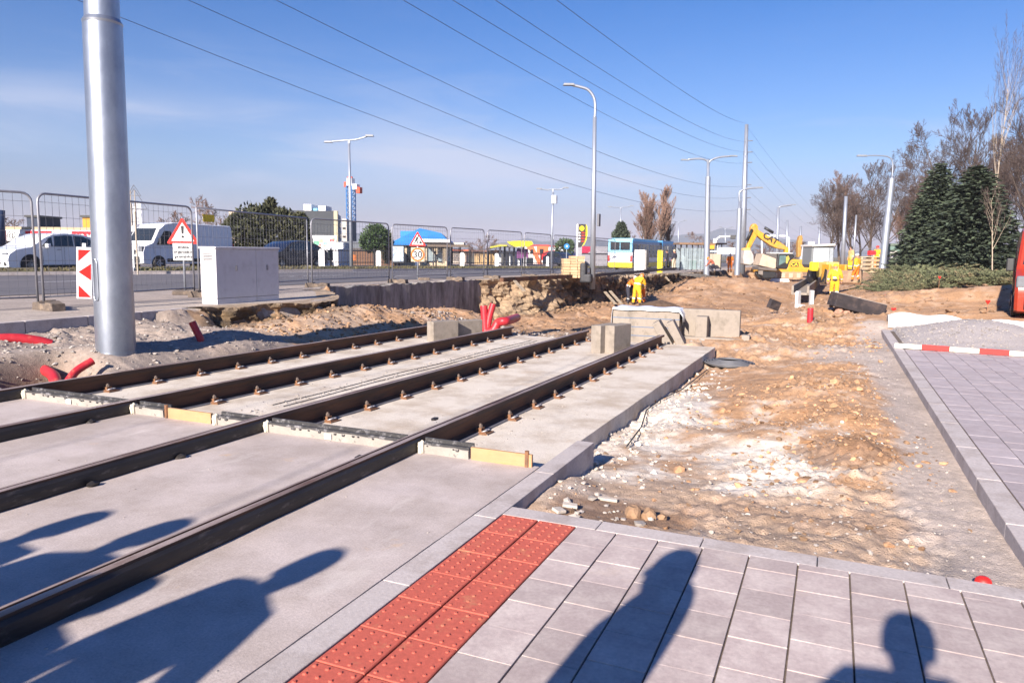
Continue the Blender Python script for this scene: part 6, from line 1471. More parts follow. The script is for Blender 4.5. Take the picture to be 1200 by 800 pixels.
# taller ones on the right
tD=mk_bare('x',9,16,spread=.42,levels=4,kids=(22,5,4,4),upright=.35,first=.42,twr=.014,r0=.16)
put(tD,1161,312,52,80,16,'tall bare birch with a pale trunk right of the right spruce',first=True,wid=.4); 
for c in bpy.data.objects:
    if c.parent==tD and c.name.startswith('trunk'): c.data.materials[0]=birchm
big=[(tA,1130,158,70,'dark bare tree rising behind the two spruces'),(tC,1105,165,74,'dark bare tree showing between the spruce tips'),(tA,1190,140,56,'big dark bare tree near the right edge'),(tC,1215,140,50,'large dark bare tree cut by the right edge'),(tA,1170,185,80,'dark bare tree behind the birch trunk'),(tC,1140,185,84,'bushy bare tree behind the right spruce'),(tB,1205,190,66,'pinkish bare tree low at the right edge'),(tC,1086,200,85,'dark bare tree behind the left spruce'),(tC,1190,165,62,'dark bare tree low behind the pale young tree'),(tA,1250,140,52,'dark bare tree outside the right edge, boughs reaching in')]
for k,(t0,px,ty,d,lab) in enumerate(big): put(t0,px,312,d,ty,12,lab,rz=k*2.1+.7,wid=.85)
tE=mk_bare('x',11,8,spread=.45,levels=3,kids=(9,6,5),upright=.4,first=.3,twr=.025,barkm=birchm,r0=.12)
put(tE,1163,316,42,228,8,'slim pale stemmed young tree with a forked trunk beside the junipers',first=True,wid=.55)
# poplar
tP=mk_bare('x',21,14,spread=.24,levels=4,kids=(30,8,6,4),upright=.6,first=.03,twr=.03,twm=mat('twig_poplar',(.19,.115,.085),.9,var=.2,scale=1,island=.4))
put(tP,771,300,105,234,14,'tallest bare poplar behind the bus',first=True,wid=1.25,group='bare poplars behind the bus'); put(tP,758,300,104,250,14,'left shorter bare poplar behind the bus',wid=1.6,rz=1,group='bare poplars behind the bus'); put(tP,766,300,106,240,14,'middle bare poplar behind the bus',wid=1.4,rz=2,group='bare poplars behind the bus'); put(tP,785,300,108,262,14,'right smallest bare poplar behind the bus',wid=1.1,rz=3,group='bare poplars behind the bus')
# shrubs / small bare trees in background
tS=mk_bare('x',31,5,spread=.6,levels=3,kids=(9,8,6),upright=.4,first=.02,twr=.03,twm=twigp); first_=True
for k,(px,py,d,ty,lab,w_) in enumerate([(187,300,75,250,'bare shrubby tree behind the white van nose',1.3),(205,300,78,256,'low bare bush behind the white van roof',1.4),(243,295,80,232,'bare tree showing above the rear of the white van',.8),(258,295,85,238,'thin bare tree left of the evergreen hedge',.8),(550,306,90,284,'reddish bare shrub left of the fuel canopy',1.6),(562,306,95,276,'taller reddish bare shrub left of the fuel canopy',1.3),(572,306,92,281,'reddish bare shrub at the fuel canopy edge',1.3),(738,300,100,272,'small bare tree left of the poplars above the bus',1.2),(823,300,150,273,'faint bare bush behind the shelter',1.6),(862,305,140,284,'bare bush left of the tall mast',1.8),(892,312,150,283,'bare bush behind the dumper',2),(903,312,155,284,'bare bush behind the excavator cab',2),(930,312,150,284,'bare bush right of the portal frame',2),(942,312,160,286,'bare bush above the excavator tail',2),(952,312,140,284,'bare bush left of the bare tree row',1.8),(876,312,150,288,'bare bush behind the excavator bucket',2),(15,300,90,258,'bare ochre bush behind the car wash roof',1.8)]):
    put(tS,px,py,d,ty,5,lab,first=(k==0),rz=k*1.1,wid=w_,group='bare shrubs and small trees beyond the road')
# ---- evergreens
def spruce(seed,H,Rb,cl=.19,n_wh=44,dens=1.0):
    rr=random.Random(seed); f=MB(); tr=MB(); tr.tube([(0,0,-.3),(0,0,H*.97)],[H*.02,.01],8)
    for w_ in range(n_wh):
        z=H*(.03+.95*w_/n_wh); L=Rb*(1-w_/n_wh)**.68*(1+.12*rr.uniform(-1,1))+.12; nb=int(9+6*(1-w_/n_wh))
        for k in range(nb):
            a=2*PI*(k+rr.random())/nb; l=L*rr.uniform(.84,1.06); steps=max(3,int(l/(cl*.55)*dens))
            for s in range(steps):
                u=(s+.5)/steps
                if u<.12: continue
                cx=math.cos(a)*l*u;cy=math.sin(a)*l*u; cz=z+.18*l*u-.42*l*u*u+rr.uniform(-.04,.04)
                wd=l*.28*(1-abs(u-.45)*1.2)
                for q in range(3):
                    ox=rr.uniform(-wd,wd); px_=cx-math.sin(a)*ox; py_=cy+math.cos(a)*ox; sz=cl*rr.uniform(.6,1.2)
                    d1=Vector((math.cos(a)+rr.uniform(-.7,.7),math.sin(a)+rr.uniform(-.7,.7),rr.uniform(-.6,.35))).normalized()*sz
                    d2=d1.cross(Vector((rr.uniform(-1,1),rr.uniform(-1,1),rr.uniform(.3,1)))).normalized()*sz*.38
                    c=Vector((px_,py_,cz-abs(ox)*.15))
                    f.add([c-d2,c+d1,c+d2,c-d1*.5],[(0,1,2,3)])
    return tr,f
sprm=mat('spruce_needles',(.065,.085,.05),.85,var=.2,scale=1.5,island=.45,col2=(.03,.045,.03),c2amt=.45,c2scale=2.5)
tr,f=spruce(1,8,2.4); t1=thing('spruce_tree','x','tree',group='two blue green spruces'); tr.build('trunk',barkd,t1); f.build('crown',sprm,t1,fixn=False)
b=at(1092,318,50); s=(at(1092,187,50).z-b.z)/8; t1.location=b; t1.scale=(s*1.3,s*1.3,s); t1['label']='left of the two tall dark spruces'
b=at(1136,318,46); s=(at(1136,190,46).z-b.z)/8; dup(t1,b,2.0,'right and wider of the two tall dark spruces',(s*1.75,s*1.75,s))
# blob evergreen with leaf clumps
def lobed(seed,lobes,n,cl,mname):
    rr=random.Random(seed); f=MB()
    for i in range(n):
        c,rad=lobes[rr.randrange(len(lobes))]
        v=Vector((rr.gauss(0,1),rr.gauss(0,1),rr.gauss(0,1))).normalized(); q=rad_=Vector((v.x*rad[0],v.y*rad[1],v.z*rad[2]))*(rr.uniform(.5,1.18)**.6)
        q=Vector(c)+q; sz=cl*rr.uniform(.5,1.4)
        d1=(v+Vector((rr.uniform(-.8,.8),rr.uniform(-.8,.8),rr.uniform(-.4,1.0)))).normalized()*sz; d2=d1.cross(Vector((rr.uniform(-1,1),rr.uniform(-1,1),rr.uniform(-1,1)))).normalized()*sz*.4
        f.add([q-d2,q+d1,q+d2,q-d1*.6],[(0,1,2,3)])
    return f
everm=mat('evergreen_olive',(.065,.065,.03),.85,var=.3,scale=.8,island=.5,col2=(.03,.035,.018),c2amt=.5,c2scale=.9)
def ever(lab,px,py,d,lobes,n,cl,m=None,cat='tree',name='evergreen_tree',seed=1,group=None):
    b=at(px,py,d); t=thing(name,lab,cat,tuple(b),YAW,group=group); lobed(seed,lobes,n,cl,'').build('crown',m or everm,t,fixn=False)
    MB().tube([(0,0,-.3),(0,0,max(c[2] for c,_ in lobes))],[.18,.06],6).build('trunk',barkd,t); return t
s=55/860
rr=random.Random(2); lob=[((-2.3,0,1.8),(1.1,1,1.6)),((-1.2,0,2.3),(1.2,1.2,2.0)),((0,0,2.2),(1.3,1.3,2.0)),((.3,0,3.7),(.45,.45,1.1)),((1.2,0,2.1),(1.2,1.2,1.9)),((2.1,0,1.7),(1.1,1,1.6)),((-.2,0,3.0),(.9,.8,1.1)),((1.0,0,3.2),(.8,.8,.8)),((-2.0,0,3.0),(.8,.6,.7)),((2.4,0,3.0),(.6,.5,.7))]
lob=[((c[0]*1.0,c[1],c[2]*.98),r_) for c,r_ in lob]
ever('wide irregular dark evergreen with a pointed tip behind the grey cabinet',314,308,55,lob,16000,.20)
ever('round green pine behind the brown pavilion',439,300,72,[((0,0,1.7),(1.3,1.2,1.3)),((.3,0,2.1),(.9,.9,.9)),((-.5,0,1.3),(.9,.9,.9))],4000,.15,mat('pine_green',(.05,.085,.03),.85,var=.3,scale=1,island=.5),group='small pines',seed=3)
ever('dark conifer cut off left of the blue roofed house',454,306,76,[((0,0,1.5),(.6,.6,1.6))],1200,.2,seed=4,group='small pines')
ever('small green tree behind the far cars at the fuel station',661,306,98,[((0,0,1.6),(1.2,1,1.3)),((.5,0,2.1),(.7,.7,.7))],2500,.2,mat('pine_green',(.05,.085,.03)),group='small pines',seed=5)
ever('small dark conifer showing above the bus roof',727,300,95,[((0,0,1.7),(1.2,1,1.2)),((0,0,3.2),(.7,.6,1.1)),((0,0,2.6),(1.1,.9,.8))],2500,.22,mat('conifer_dk',(.04,.055,.035),.85,island=.5,var=.3),group='small pines',seed=6)
# junipers
junm=mat('juniper',(.11,.12,.06),.85,var=.25,scale=1,island=.45,col2=(.20,.14,.08),c2amt=.3,c2scale=.8)
def juniper(seed,n=110):
    rr=random.Random(seed); f=MB(); st=MB()
    for i in range(n):
        a=rr.random()*2*PI; L=rr.uniform(.7,1.6); el=rr.uniform(.25,.8); p=Vector((rr.gauss(0,.45),rr.gauss(0,.35),.05)); d=Vector((math.cos(a)*math.cos(el),math.sin(a)*math.cos(el),math.sin(el)))
        if i%3==0: st.tube([p,p+d*L*.6],[.015,.006],3,cap=False)
        for s in range(int(L/.035)):
            u=s*.035/L; c=p+d*(L*u)+Vector((0,0,-.22*L*u*u)); w_=.16*(1-u*.7)
            for q in range(2):
                e=Vector((rr.uniform(-1,1),rr.uniform(-1,1),rr.uniform(-.4,.8))).normalized(); q0=c+e*w_*rr.random(); d1=(d+e*.9).normalized()*rr.uniform(.05,.12); d2=d1.cross(e).normalized()*.022
                f.add([q0-d2,q0+d1,q0+d2],[(0,1,2)])
    return st,f
st,f=juniper(3); j0=thing('juniper_bush','x','bush',group='low spreading junipers'); st.build('stem',barkd,j0,fixn=False); f.build('foliage',junm,j0,fixn=False)
jl=[(1042,342,36,.8,'nearest left tip of the juniper bed'),(1050,338,37,.9,'juniper in front of the leaning lamp post'),(1062,333,40,1.1,'juniper in front of the advertising column'),(1076,337,38,1.2,'front juniper below the left spruce'),(1080,325,44,1.4,'back juniper below the left spruce'),(1096,334,39,1.4,'front juniper between the two spruces'),(1104,324,44,1.4,'back juniper between the two spruces'),(1118,332,39,1.35,'front juniper below the right spruce'),(1128,323,45,1.5,'back juniper below the right spruce'),(1140,333,38,1.3,'front juniper left of the pale young tree'),(1152,324,44,1.5,'back juniper left of the pale young tree'),(1164,332,38,1.3,'front juniper right of the pale young tree'),(1178,326,42,1.5,'back juniper left of the orange red van'),(1190,334,37,1.2,'juniper partly behind the orange red van'),(1052,326,44,.9,'low back juniper beside the pallet stack'),(1208,326,40,1.4,'juniper behind the orange red van')]
for k,(px,py,d,s,lab) in enumerate(jl):
    b=at(px,py,d); b.z=min(b.z,gz(b.x,b.y)+.1) if b.z>gz(b.x,b.y)+.4 else b.z
    if k==0: j0.location=b; j0['label']=lab; j0.scale=(s*1.1,s*1.1,s*.8)
    else: dup(j0,b,k*1.7,lab,(s*1.1,s*1.1,s*.8))

# ================================================================== PEOPLE
def person(lab,loc,rz,J,dress,h=1.76,helmet=None,hair=None,name='person',R_=1.0,bands=True,fat=1.0,group=None):
    """J: joint overrides; local frame faces +y; dress=(torso,arms,legs,boots)"""
    base=dict(pelvis=(0,0,.95),waist=(0,0,1.08),chest=(0,.0,1.30),neck=(0,.0,1.47),head=(0,.02,1.60),
      shL=(-.19,0,1.41),elL=(-.25,-.02,1.13),wrL=(-.26,.06,.90),hpL=(-.10,0,.90),knL=(-.12,.03,.50),anL=(-.12,0,.09),toL=(-.13,.15,.04),
      shR=(.19,0,1.41),elR=(.25,-.02,1.13),wrR=(.26,.06,.90),hpR=(.10,0,.90),knR=(.12,.03,.50),anR=(.12,0,.09),toR=(.13,.15,.04))
    base.update(J); J=base
    rad=dict(pelvis=.15,waist=.145,chest=.165,neck=.062,head=.0,shL=.09,shR=.09,elL=.062,elR=.062,wrL=.042,wrR=.042,hpL=.115,hpR=.115,knL=.078,knR=.078,anL=.055,anR=.055,toL=.045,toR=.045)
    names=[n for n in J if n!='head']; ix={n:i for i,n in enumerate(names)}
    ed=[('pelvis','waist'),('waist','chest'),('chest','neck'),('chest','shL'),('shL','elL'),('elL','wrL'),('chest','shR'),('shR','elR'),('elR','wrR'),('pelvis','hpL'),('hpL','knL'),('knL','anL'),('anL','toL'),('pelvis','hpR'),('hpR','knR'),('knR','anR'),('anR','toR')]
    me=bpy.data.meshes.new('sk'); me.from_pydata([J[n] for n in names],[(ix[a],ix[b]) for a,b in ed],[])
    ob=bpy.data.objects.new('sk',me); COL.objects.link(ob); md=ob.modifiers.new('skin','SKIN'); md.use_smooth_shade=True
    if not me.skin_vertices: me.attributes
    for n in names:
        v=me.skin_vertices[0].data[ix[n]]; q=rad[n]*(fat if n not in('neck','toL','toR') else 1); v.radius=(q*1.12,q*.92) if n in('chest','waist','pelvis') else (q,q); v.use_root=(n=='pelvis')
    sb=ob.modifiers.new('ss','SUBSURF'); sb.levels=2; sb.render_levels=2
    dg=bpy.context.evaluated_depsgraph_get(); dg.update(); m2=bpy.data.meshes.new_from_object(ob.evaluated_get(dg)); bpy.data.objects.remove(ob)
    V=[v.co.copy() for v in m2.vertices]; F=[tuple(p.vertices) for p in m2.polygons]; MI=[]
    seg=[('pelvis','chest',1),('chest','neck',1),('shL','elL',1),('elL','wrL',1),('shR','elR',1),('elR','wrR',1),('hpL','knL',2),('knL','anL',2),('hpR','knR',2),('knR','anR',2),('anL','toL',3),('anR','toR',3),('chest','shL',1),('chest','shR',1)]
    for f in F:
        c=sum((V[i] for i in f),Vector())/len(f); best=9;bi=1;bt=0;bs=None
        for a,b,mi in seg:
            A=Vector(J[a]);B=Vector(J[b]);d=B-A; t_=max(0,min(1,(c-A).dot(d)/d.length_squared)); dist=(c-(A+d*t_)).length
            if dist<best: best=dist;bi=mi;bt=t_;bs=(a,b)
        if bs==('chest','neck') and bt>.8: bi=0
        if bs[0].startswith('kn') and bt>.82: bi=3
        if bands:
            if bs==('pelvis','chest') and .28<bt<.45: bi=4
            if bs[0].startswith('kn') and .25<bt<.42: bi=4
            if bs[0].startswith('el') and .3<bt<.5: bi=4
        MI.append(bi)
    mb=MB(); mb.v=[tuple(v) for v in V]; mb.f=F; mb.m=MI
    # head joined to the neck
    hd=Vector(J['head']); nk=Vector(J['neck']); ax=(hd-nk).normalized()
    ux=Vector((1,0,0)); fy=(Vector((0,1,0))-ax*ax.y).normalized(); ux=fy.cross(ax)
    def H_(x,y,z): return hd+ux*x+fy*y+ax*z
    mb.tube([nk-ax*.03,hd-ax*.06],[.058,.052],10,0)
    prof=[(.0,-.115,.03),(.045,-.112,.03),(.062,-.09,.02),(.072,-.05,.01),(.078,-.0,.0),(.079,.04,-.005),(.072,.08,-.01),(.052,.108,-.012),(.0,.12,-.012)]
    n=14; vs=[];fs=[]
    for (r_,z,dy) in prof:
        for k in range(n):
            a=2*PI*k/n; vs.append(H_(math.cos(a)*r_*.95,math.sin(a)*r_*1.2+dy,z))
    for i in range(len(prof)-1):
        for k in range(n): fs.append((i*n+k,i*n+(k+1)%n,(i+1)*n+(k+1)%n,(i+1)*n+k))
    mb.add(vs,fs,0)
    mb.add([H_(-.016,.09,-.035),H_(.016,.09,-.035),H_(0,.125,-.03),H_(0,.092,.015)],[(0,1,2),(0,2,3),(1,3,2)],0)  # nose
    mb.add([H_(-.028,.085,-.062),H_(.028,.085,-.062),H_(.02,.105,-.068),H_(-.02,.105,-.068),H_(0,.095,-.078)],[(0,1,2,3),(3,2,4)],5)
    for s in (-1,1):
        mb.lathe([(.012,-.004),(.012,.004)],8,H_(s*.030,.098,.012),5,M=Matrix.Rotation(PI/2,3,'X'))
        mb.box(H_(s*.080,-.0,-.01),(.016,.035,.055),mi=0)
    # hands
    for s,sfx in ((-1,'L'),(1,'R')):
        w=Vector(J['wr'+sfx]);e=Vector(J['el'+sfx]); d=(w-e).normalized(); sd_=d.cross(Vector((0,1,0))); 
        if sd_.length<.2: sd_=d.cross(Vector((0,0,1)))
        sd_.normalize(); nn=sd_.cross(d); c=w+d*.05
        mb.tube([w-d*.01,w+d*.04,w+d*.09],[.030,.042,.038],8,0)
        for k,l in enumerate((.068,.078,.072,.055)):
            b=w+d*.085+nn*((k-1.5)*.020); mb.tube([b,b+d*l*.5+sd_*.006,b+d*l*.9-sd_*.018*-1],[.0105,.0095,.007],5,0)
        b=w+d*.03+nn*-.035; mb.tube([b,b+d*.035-nn*.03,b+d*.065-nn*.032+sd_*.015],[.013,.011,.008],5,0)
    o=mb.build(name,[skinm,dress[0],dress[1],dress[2],band if bands else dress[0],mat('mouth_eye',(.05,.02,.02),.5)],smooth=True,fixn=False)
    s=h/1.73; o.scale=(s,s,s); o.location=loc; o.rotation_euler=(0,0,rz); tag(o,lab,'person',group)
    if helmet:
        hb=MB(); M3=Matrix((ux,fy,ax)).transposed()
        hb.lathe([(.13,.035),(.118,.045),(.108,.07),(.100,.105),(.075,.138),(.035,.150),(.0,.152)],18,hd,M=M3); hb.tube([H_(-.07,.08,.04),H_(-.03,.15,.035),H_(.03,.15,.035),H_(.07,.08,.04)],.012,5)
        hb.build('helmet',helmet,o,smooth=True)
    if hair:
        hb=MB(); M3=Matrix((ux,fy,ax)).transposed()
        hb.lathe([(.093,-.03),(.098,.0),(.098,.05),(.085,.10),(.05,.13),(.0,.14)],16,hd-fy*.02,M=M3); hb.build('hair',hair,o,smooth=True)
    return o
yy_=(hiv_y,hiv_y,bootm);
hy=mat('helmet_yellow',(.75,.6,.02),.4,var=.03); hw_=mat('helmet_white',(.75,.75,.75),.4,var=.03); ho=mat('helmet_orange',(.7,.2,.02),.4,var=.03)
walk=dict(knL=(-.11,.16,.50),anL=(-.11,.18,.12),toL=(-.12,.32,.07),knR=(.11,.03,.49),anR=(.11,-.16,.13),toR=(.12,-.03,.05),wrL=(-.30,.02,.88),wrR=(.30,.12,.92),elL=(-.29,-.06,1.13),elR=(.29,-.03,1.13))
bendJ=dict(chest=(0,.16,1.25),neck=(0,.27,1.38),head=(0,.36,1.47),shL=(-.19,.2,1.35),shR=(.19,.2,1.35),elL=(-.22,.34,1.10),elR=(.22,.36,1.10),wrL=(-.14,.50,.92),wrR=(.14,.52,.94),waist=(0,.05,1.07),anL=(-.2,-.05,.09),toL=(-.22,.1,.04),knL=(-.17,.03,.5),anR=(.18,.0,.09),toR=(.2,.15,.04),knR=(.15,.06,.5))
def feet(px,py,zg): q=on(px,py,zg); return (q.x,q.y,zg)
P=person('worker in yellow high visibility suit and helmet walking away past the loader bucket',feet(977,352,-.48),R(5),walk,(hiv_y,hiv_y,bootm),1.72,helmet=hy,fat=1.28)
MB().tube([(-.19,0,.98),(0,-.20,.99),(.19,0,.98),(0,.2,.99),(-.19,0,.98)],.055,6).build('dark_belt',darkcl,P,smooth=True)
person('worker in a yellow suit and orange helmet stooping over the bank',feet(746,358.5,-1.02),R(-20),bendJ,(hiv_y,hiv_y,bootm),1.76,helmet=ho,fat=1.22)
person('worker in an orange jacket and dark trousers bending behind the yellow one',feet(735,357.5,-1.02),R(-75),bendJ,(hiv_o,darkcl,bootm),1.62,helmet=hw_,fat=1.12)
person('third worker in yellow half hidden behind the stooping yellow one',feet(751.5,357.0,-1.02),R(30),bendJ,(hiv_y,hiv_o,bootm),1.6,helmet=hy,fat=1.15)
q=at(855,319.5,66); person('distant worker in orange suit standing left of the masts',tuple(q),R(10),{},(hiv_o,hiv_o,bootm),1.7,helmet=hw_,fat=1.2)
q=at(1003,331,46); person('worker in a white helmet and orange yellow suit right of the loader bucket',tuple(q),R(60),walk,(hiv_y,redp if False else hiv_o,bootm),1.78,helmet=hw_,fat=1.15)
q=at(996,318,52); person('worker in pale yellow clothes behind the white helmeted one',tuple(q),R(120),{},(mat('tanjacket',(.5,.35,.15),.9),hiv_y,bootm),1.75,helmet=None,hair=hairm,fat=1.15)
q=at(963,318,50); person('worker in a yellow jacket left of the loader bonnet',tuple(q),R(160),{},(hiv_y,darkcl,bootm),1.72,helmet=hy,fat=1.15)
q=at(1027,316,58); person('worker in yellow vest with red helmet behind the pallet stack',tuple(q),R(140),{},(hiv_y,hiv_o,bootm),1.85,helmet=redp,fat=1.2)
q=at(789.5,317,62); person('fair haired passenger in a dark jacket and beige trousers at the bus',tuple(q),R(60),{},(darkcl,beigec,bootm),1.75,hair=hairb,bands=False)
q=at(781,316.5,64); person('passenger in dark clothes standing at the bus door',tuple(q),R(90),{},(darkcl,darkcl,bootm),1.75,hair=hairm,bands=False)
q=at(836,320,56); person('worker in dark clothes crouching by the platform end',tuple(q),R(90),dict(bendJ,pelvis=(0,0,.6),waist=(0,.05,.72),chest=(0,.2,.88),neck=(0,.32,1.0),head=(0,.4,1.08),shL=(-.19,.22,.98),shR=(.19,.22,.98),elL=(-.22,.36,.75),elR=(.22,.36,.75),wrL=(-.14,.5,.6),wrR=(.14,.5,.6),hpL=(-.1,0,.56),hpR=(.1,0,.56),knL=(-.17,.3,.5),knR=(.17,.3,.5)),(mat('redbrown',(.35,.10,.06),.9),darkcl,bootm),1.73,helmet=ho,bands=False)
q=at(510,308,62); person('person in black sitting on the shelter bench behind the road',(q.x,q.y,q.z-.35),YAW+PI,dict(pelvis=(0,0,.52),waist=(0,0,.66),chest=(0,.0,.88),neck=(0,.0,1.05),head=(0,.02,1.18),shL=(-.19,0,.99),elL=(-.25,.05,.73),wrL=(-.15,.25,.62),shR=(.19,0,.99),elR=(.25,.05,.73),wrR=(.15,.25,.62),hpL=(-.10,.02,.50),knL=(-.12,.42,.5),anL=(-.12,.42,.09),toL=(-.13,.57,.04),hpR=(.10,.02,.50),knR=(.12,.42,.5),anR=(.12,.42,.09),toR=(.13,.57,.04)),(darkcl,darkcl,bootm),1.73,hair=hairm,bands=False)
# people standing around the camera, known in the photo by their long shadows
cast=dict()
person('photographer whose capped shadow falls on the grey pavement at lower right',(.09,-.34,0),R(-4),dict(head=(0,.03,1.60),elL=(-.36,.04,1.16),elR=(.34,.02,1.18),wrL=(-.30,.30,1.12),wrR=(.30,.16,1.10)),(darkcl,darkcl,bootm),1.84,hair=hairm,bands=False,fat=1.1)
person('bystander in a dark coat whose tall shadow crosses the middle of the pavement',(-.93,-.05,0),R(70),dict(head=(0,.03,1.60)),(darkcl,darkcl,bootm),1.85,hair=hairm,bands=False,fat=1.2)
GB='bystanders left of the camera casting shadows on the slab'
person('bystander whose long shadow with raised elbow reaches the near rail',(-2.66,-.80,0),R(-30),dict(elR=(.36,.06,1.14),wrR=(.30,.26,1.02)),(darkcl,darkcl,bootm),1.83,hair=hairm,bands=False,fat=1.0,group=GB)
person('bystander whose shadow tip lies between the two nearest rails, right one',(-3.74,-.86,0),R(15),{},(darkcl,darkcl,bootm),1.85,hair=hairm,bands=False,fat=1.0,group=GB)
person('bystander whose shadow tip lies between the two nearest rails, left one',(-4.28,-.95,0),R(10),cast,(darkcl,darkcl,bootm),1.84,hair=hairm,bands=False,fat=1.0,group=GB)
person('shorter bystander whose shadow lies beside the near rail at lower left',(-3.22,-1.10,0),R(-10),cast,(darkcl,darkcl,bootm),1.66,hair=hairm,bands=False,fat=1.1,group=GB)
# ================================================================== CAMERA, LIGHT, WORLD
cam=bpy.data.cameras.new('camera'); co=bpy.data.objects.new('camera',cam); COL.objects.link(co); scene.camera=co
M=Matrix((( _r2.x,_u2.x,-_f.x,0),(_r2.y,_u2.y,-_f.y,0),(_r2.z,_u2.z,-_f.z,0),(0,0,0,1)))
co.matrix_world=Matrix.Translation(CAM)@M
cam.sensor_width=36; cam.lens=36*FPX/1200; cam.clip_end=12000; cam.clip_start=.05
cam.dof.use_dof=True; cam.dof.focus_distance=7.5; cam.dof.aperture_fstop=4.5
SEL=R(25.2); SAZ=R(4.5)    # shadows run this far to the right of +Y
sd=Vector((math.sin(SAZ)*math.cos(SEL),math.cos(SAZ)*math.cos(SEL),-math.sin(SEL)))
sl_=bpy.data.lights.new('sun','SUN'); sl_.energy=5.0; sl_.angle=R(.55); sl_.color=(1,.90,.79)
so=bpy.data.objects.new('sun',sl_); COL.objects.link(so); so.rotation_euler=sd.to_track_quat('-Z','Y').to_euler()
w=bpy.data.worlds.new('World'); scene.world=w; w.use_nodes=True; nt=w.node_tree; N=nt.nodes; L=nt.links
bg=N['Background']; sky=N.new('ShaderNodeTexSky'); sky.sky_type='NISHITA'; sky.sun_disc=False; sky.sun_elevation=SEL
s2=-sd; sky.sun_rotation=math.atan2(s2.x,s2.y); sky.air_density=1.3; sky.dust_density=1.2; sky.ozone_density=2.5; sky.altitude=200
tc=N.new('ShaderNodeTexCoord')
tint=N.new('ShaderNodeMix'); tint.data_type='RGBA'; tint.blend_type='MULTIPLY'; tint.inputs[0].default_value=1; L.new(sky.outputs[0],tint.inputs[6])
sep=N.new('ShaderNodeSeparateXYZ'); L.new(tc.outputs['Generated'],sep.inputs[0])
ramp=N.new('ShaderNodeValToRGB'); L.new(sep.outputs['Z'],ramp.inputs[0])
el=ramp.color_ramp.elements
el[0].position=0; el[0].color=(.385,.345,.61,1)
el[1].position=.55; el[1].color=(.045,.22,.56,1)
e=el.new(.12); e.color=(.33,.42,.67,1)
e=el.new(.3); e.color=(.135,.31,.60,1)
L.new(ramp.outputs[0],tint.inputs[7])
# thin cloud wisps
mp=N.new('ShaderNodeMapping'); mp.inputs['Scale'].default_value=(1.6,1.6,9); mp.inputs['Rotation'].default_value=(.15,.1,.4); L.new(tc.outputs['Generated'],mp.inputs[0])
nz=N.new('ShaderNodeTexNoise'); nz.inputs['Scale'].default_value=2.2; nz.inputs['Detail'].default_value=7; nz.inputs['Roughness'].default_value=.55; nz.inputs['Distortion'].default_value=.6; L.new(mp.outputs[0],nz.inputs['Vector'])
mr=N.new('ShaderNodeMapRange'); mr.interpolation_type='SMOOTHSTEP'; mr.inputs[1].default_value=.49; mr.inputs[2].default_value=.72; mr.inputs[3].default_value=0; mr.inputs[4].default_value=.75; L.new(nz.outputs['Fac'],mr.inputs[0])
zr=N.new('ShaderNodeMapRange'); zr.inputs[1].default_value=.26; zr.inputs[2].default_value=.12; zr.inputs[3].default_value=.06; zr.inputs[4].default_value=1; L.new(sep.outputs['Z'],zr.inputs[0])
mul=N.new('ShaderNodeMath'); mul.operation='MULTIPLY'; L.new(mr.outputs[0],mul.inputs[0]); L.new(zr.outputs[0],mul.inputs[1])
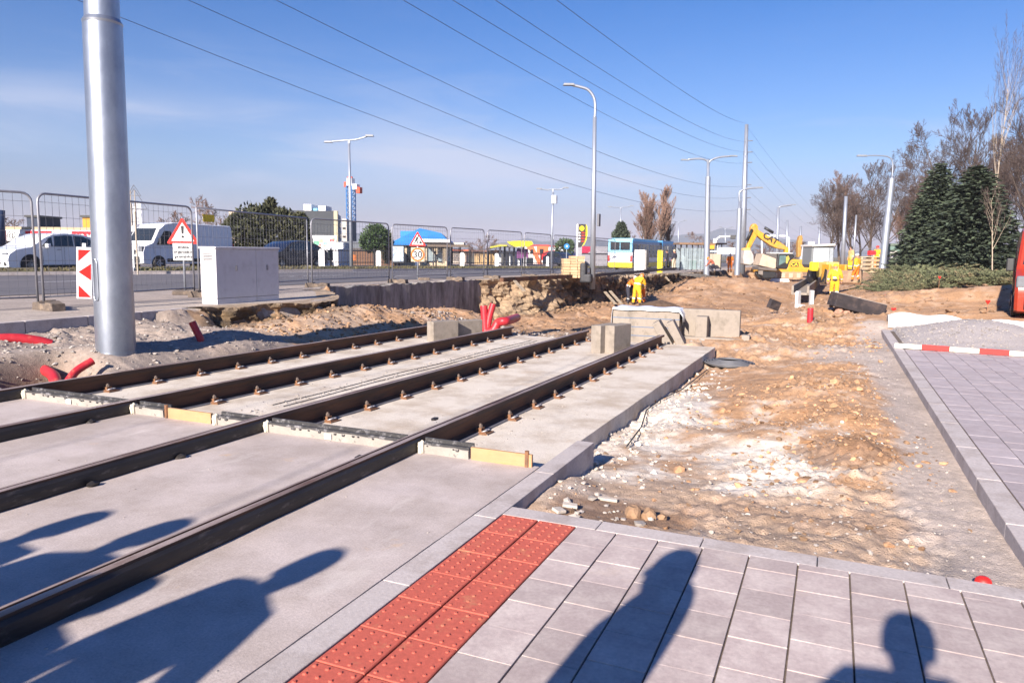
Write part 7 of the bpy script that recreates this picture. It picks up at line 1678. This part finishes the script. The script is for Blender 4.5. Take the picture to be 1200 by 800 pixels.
# one soft streak of cirrus low in the sky
def dot_(v): 
    d=N.new('ShaderNodeVectorMath'); d.operation='DOT_PRODUCT'; L.new(tc.outputs['Generated'],d.inputs[0]); d.inputs[1].default_value=v; return d.outputs['Value']
def m_(op,a,b):
    q=N.new('ShaderNodeMath'); q.operation=op
    for i,v in enumerate((a,b)):
        if isinstance(v,(int,float)): q.inputs[i].default_value=v
        else: L.new(v,q.inputs[i])
    return q.outputs[0]
masks=[]
for (px,py,rx,ry,st) in ((575,188,.20,.040,1.1),(190,112,.20,.022,.30),(20,135,.10,.035,.35)):
    c_=ray(px,py).normalized(); rr_=c_.cross(Vector((0,0,1))).normalized(); uu_=rr_.cross(c_)
    a_=m_('DIVIDE',dot_(rr_),rx); b_=m_('DIVIDE',m_('ADD',dot_(uu_),m_('MULTIPLY',nz.outputs['Fac'],.02)),ry)
    rad=m_('ADD',m_('MULTIPLY',a_,a_),m_('MULTIPLY',b_,b_)); e_=m_('MULTIPLY',m_('POWER',2.718,m_('MULTIPLY',rad,-1.0)),m_('GREATER_THAN',dot_(c_),0))
    masks.append(m_('MULTIPLY',e_,st))
tot=masks[0]
for q in masks[1:]: tot=m_('ADD',tot,q)
n3=N.new('ShaderNodeMapRange'); n3.inputs[1].default_value=.3; n3.inputs[2].default_value=.65; n3.inputs[3].default_value=.45; n3.inputs[4].default_value=1; L.new(nz.outputs['Fac'],n3.inputs[0])
tot=m_('MINIMUM',m_('ADD',m_('MULTIPLY',tot,n3.outputs[0]),m_('MULTIPLY',mul.outputs[0],.5)),.9)
cl=N.new('ShaderNodeMix'); cl.data_type='RGBA'; cl.inputs[7].default_value=(2.7,3.0,3.9,1); L.new(tot,cl.inputs[0]); L.new(tint.outputs[2],cl.inputs[6])
L.new(cl.outputs[2],bg.inputs[0]); bg.inputs['Strength'].default_value=.10
scene.view_settings.view_transform='Standard'; scene.view_settings.look='None'; scene.view_settings.gamma=1; scene.view_settings.exposure=1.2
scene.render.engine='CYCLES'; scene.cycles.use_denoising=True
scene.render.resolution_x=1024; scene.render.resolution_y=682

# the air: one closed box of even thin haze
hz=MB().b2(-3200,3200,-80,4300,-6,120).build('haze',mat('tmp',(1,1,1)),fixn=True); hz['kind']='stuff'; hz['label']='thin bluish haze over the whole place'
hm=bpy.data.materials.new('haze_air'); hm.use_nodes=True; hn=hm.node_tree; hn.nodes.remove(hn.nodes['Principled BSDF']); pv=hn.nodes.new('ShaderNodeVolumePrincipled'); pv.inputs['Color'].default_value=(.80,.82,.95,1); pv.inputs['Density'].default_value=.00022; pv.inputs['Anisotropy'].default_value=.0
hn.links.new(pv.outputs[0],hn.nodes['Material Output'].inputs['Volume']); hz.data.materials.clear(); hz.data.materials.append(hm)
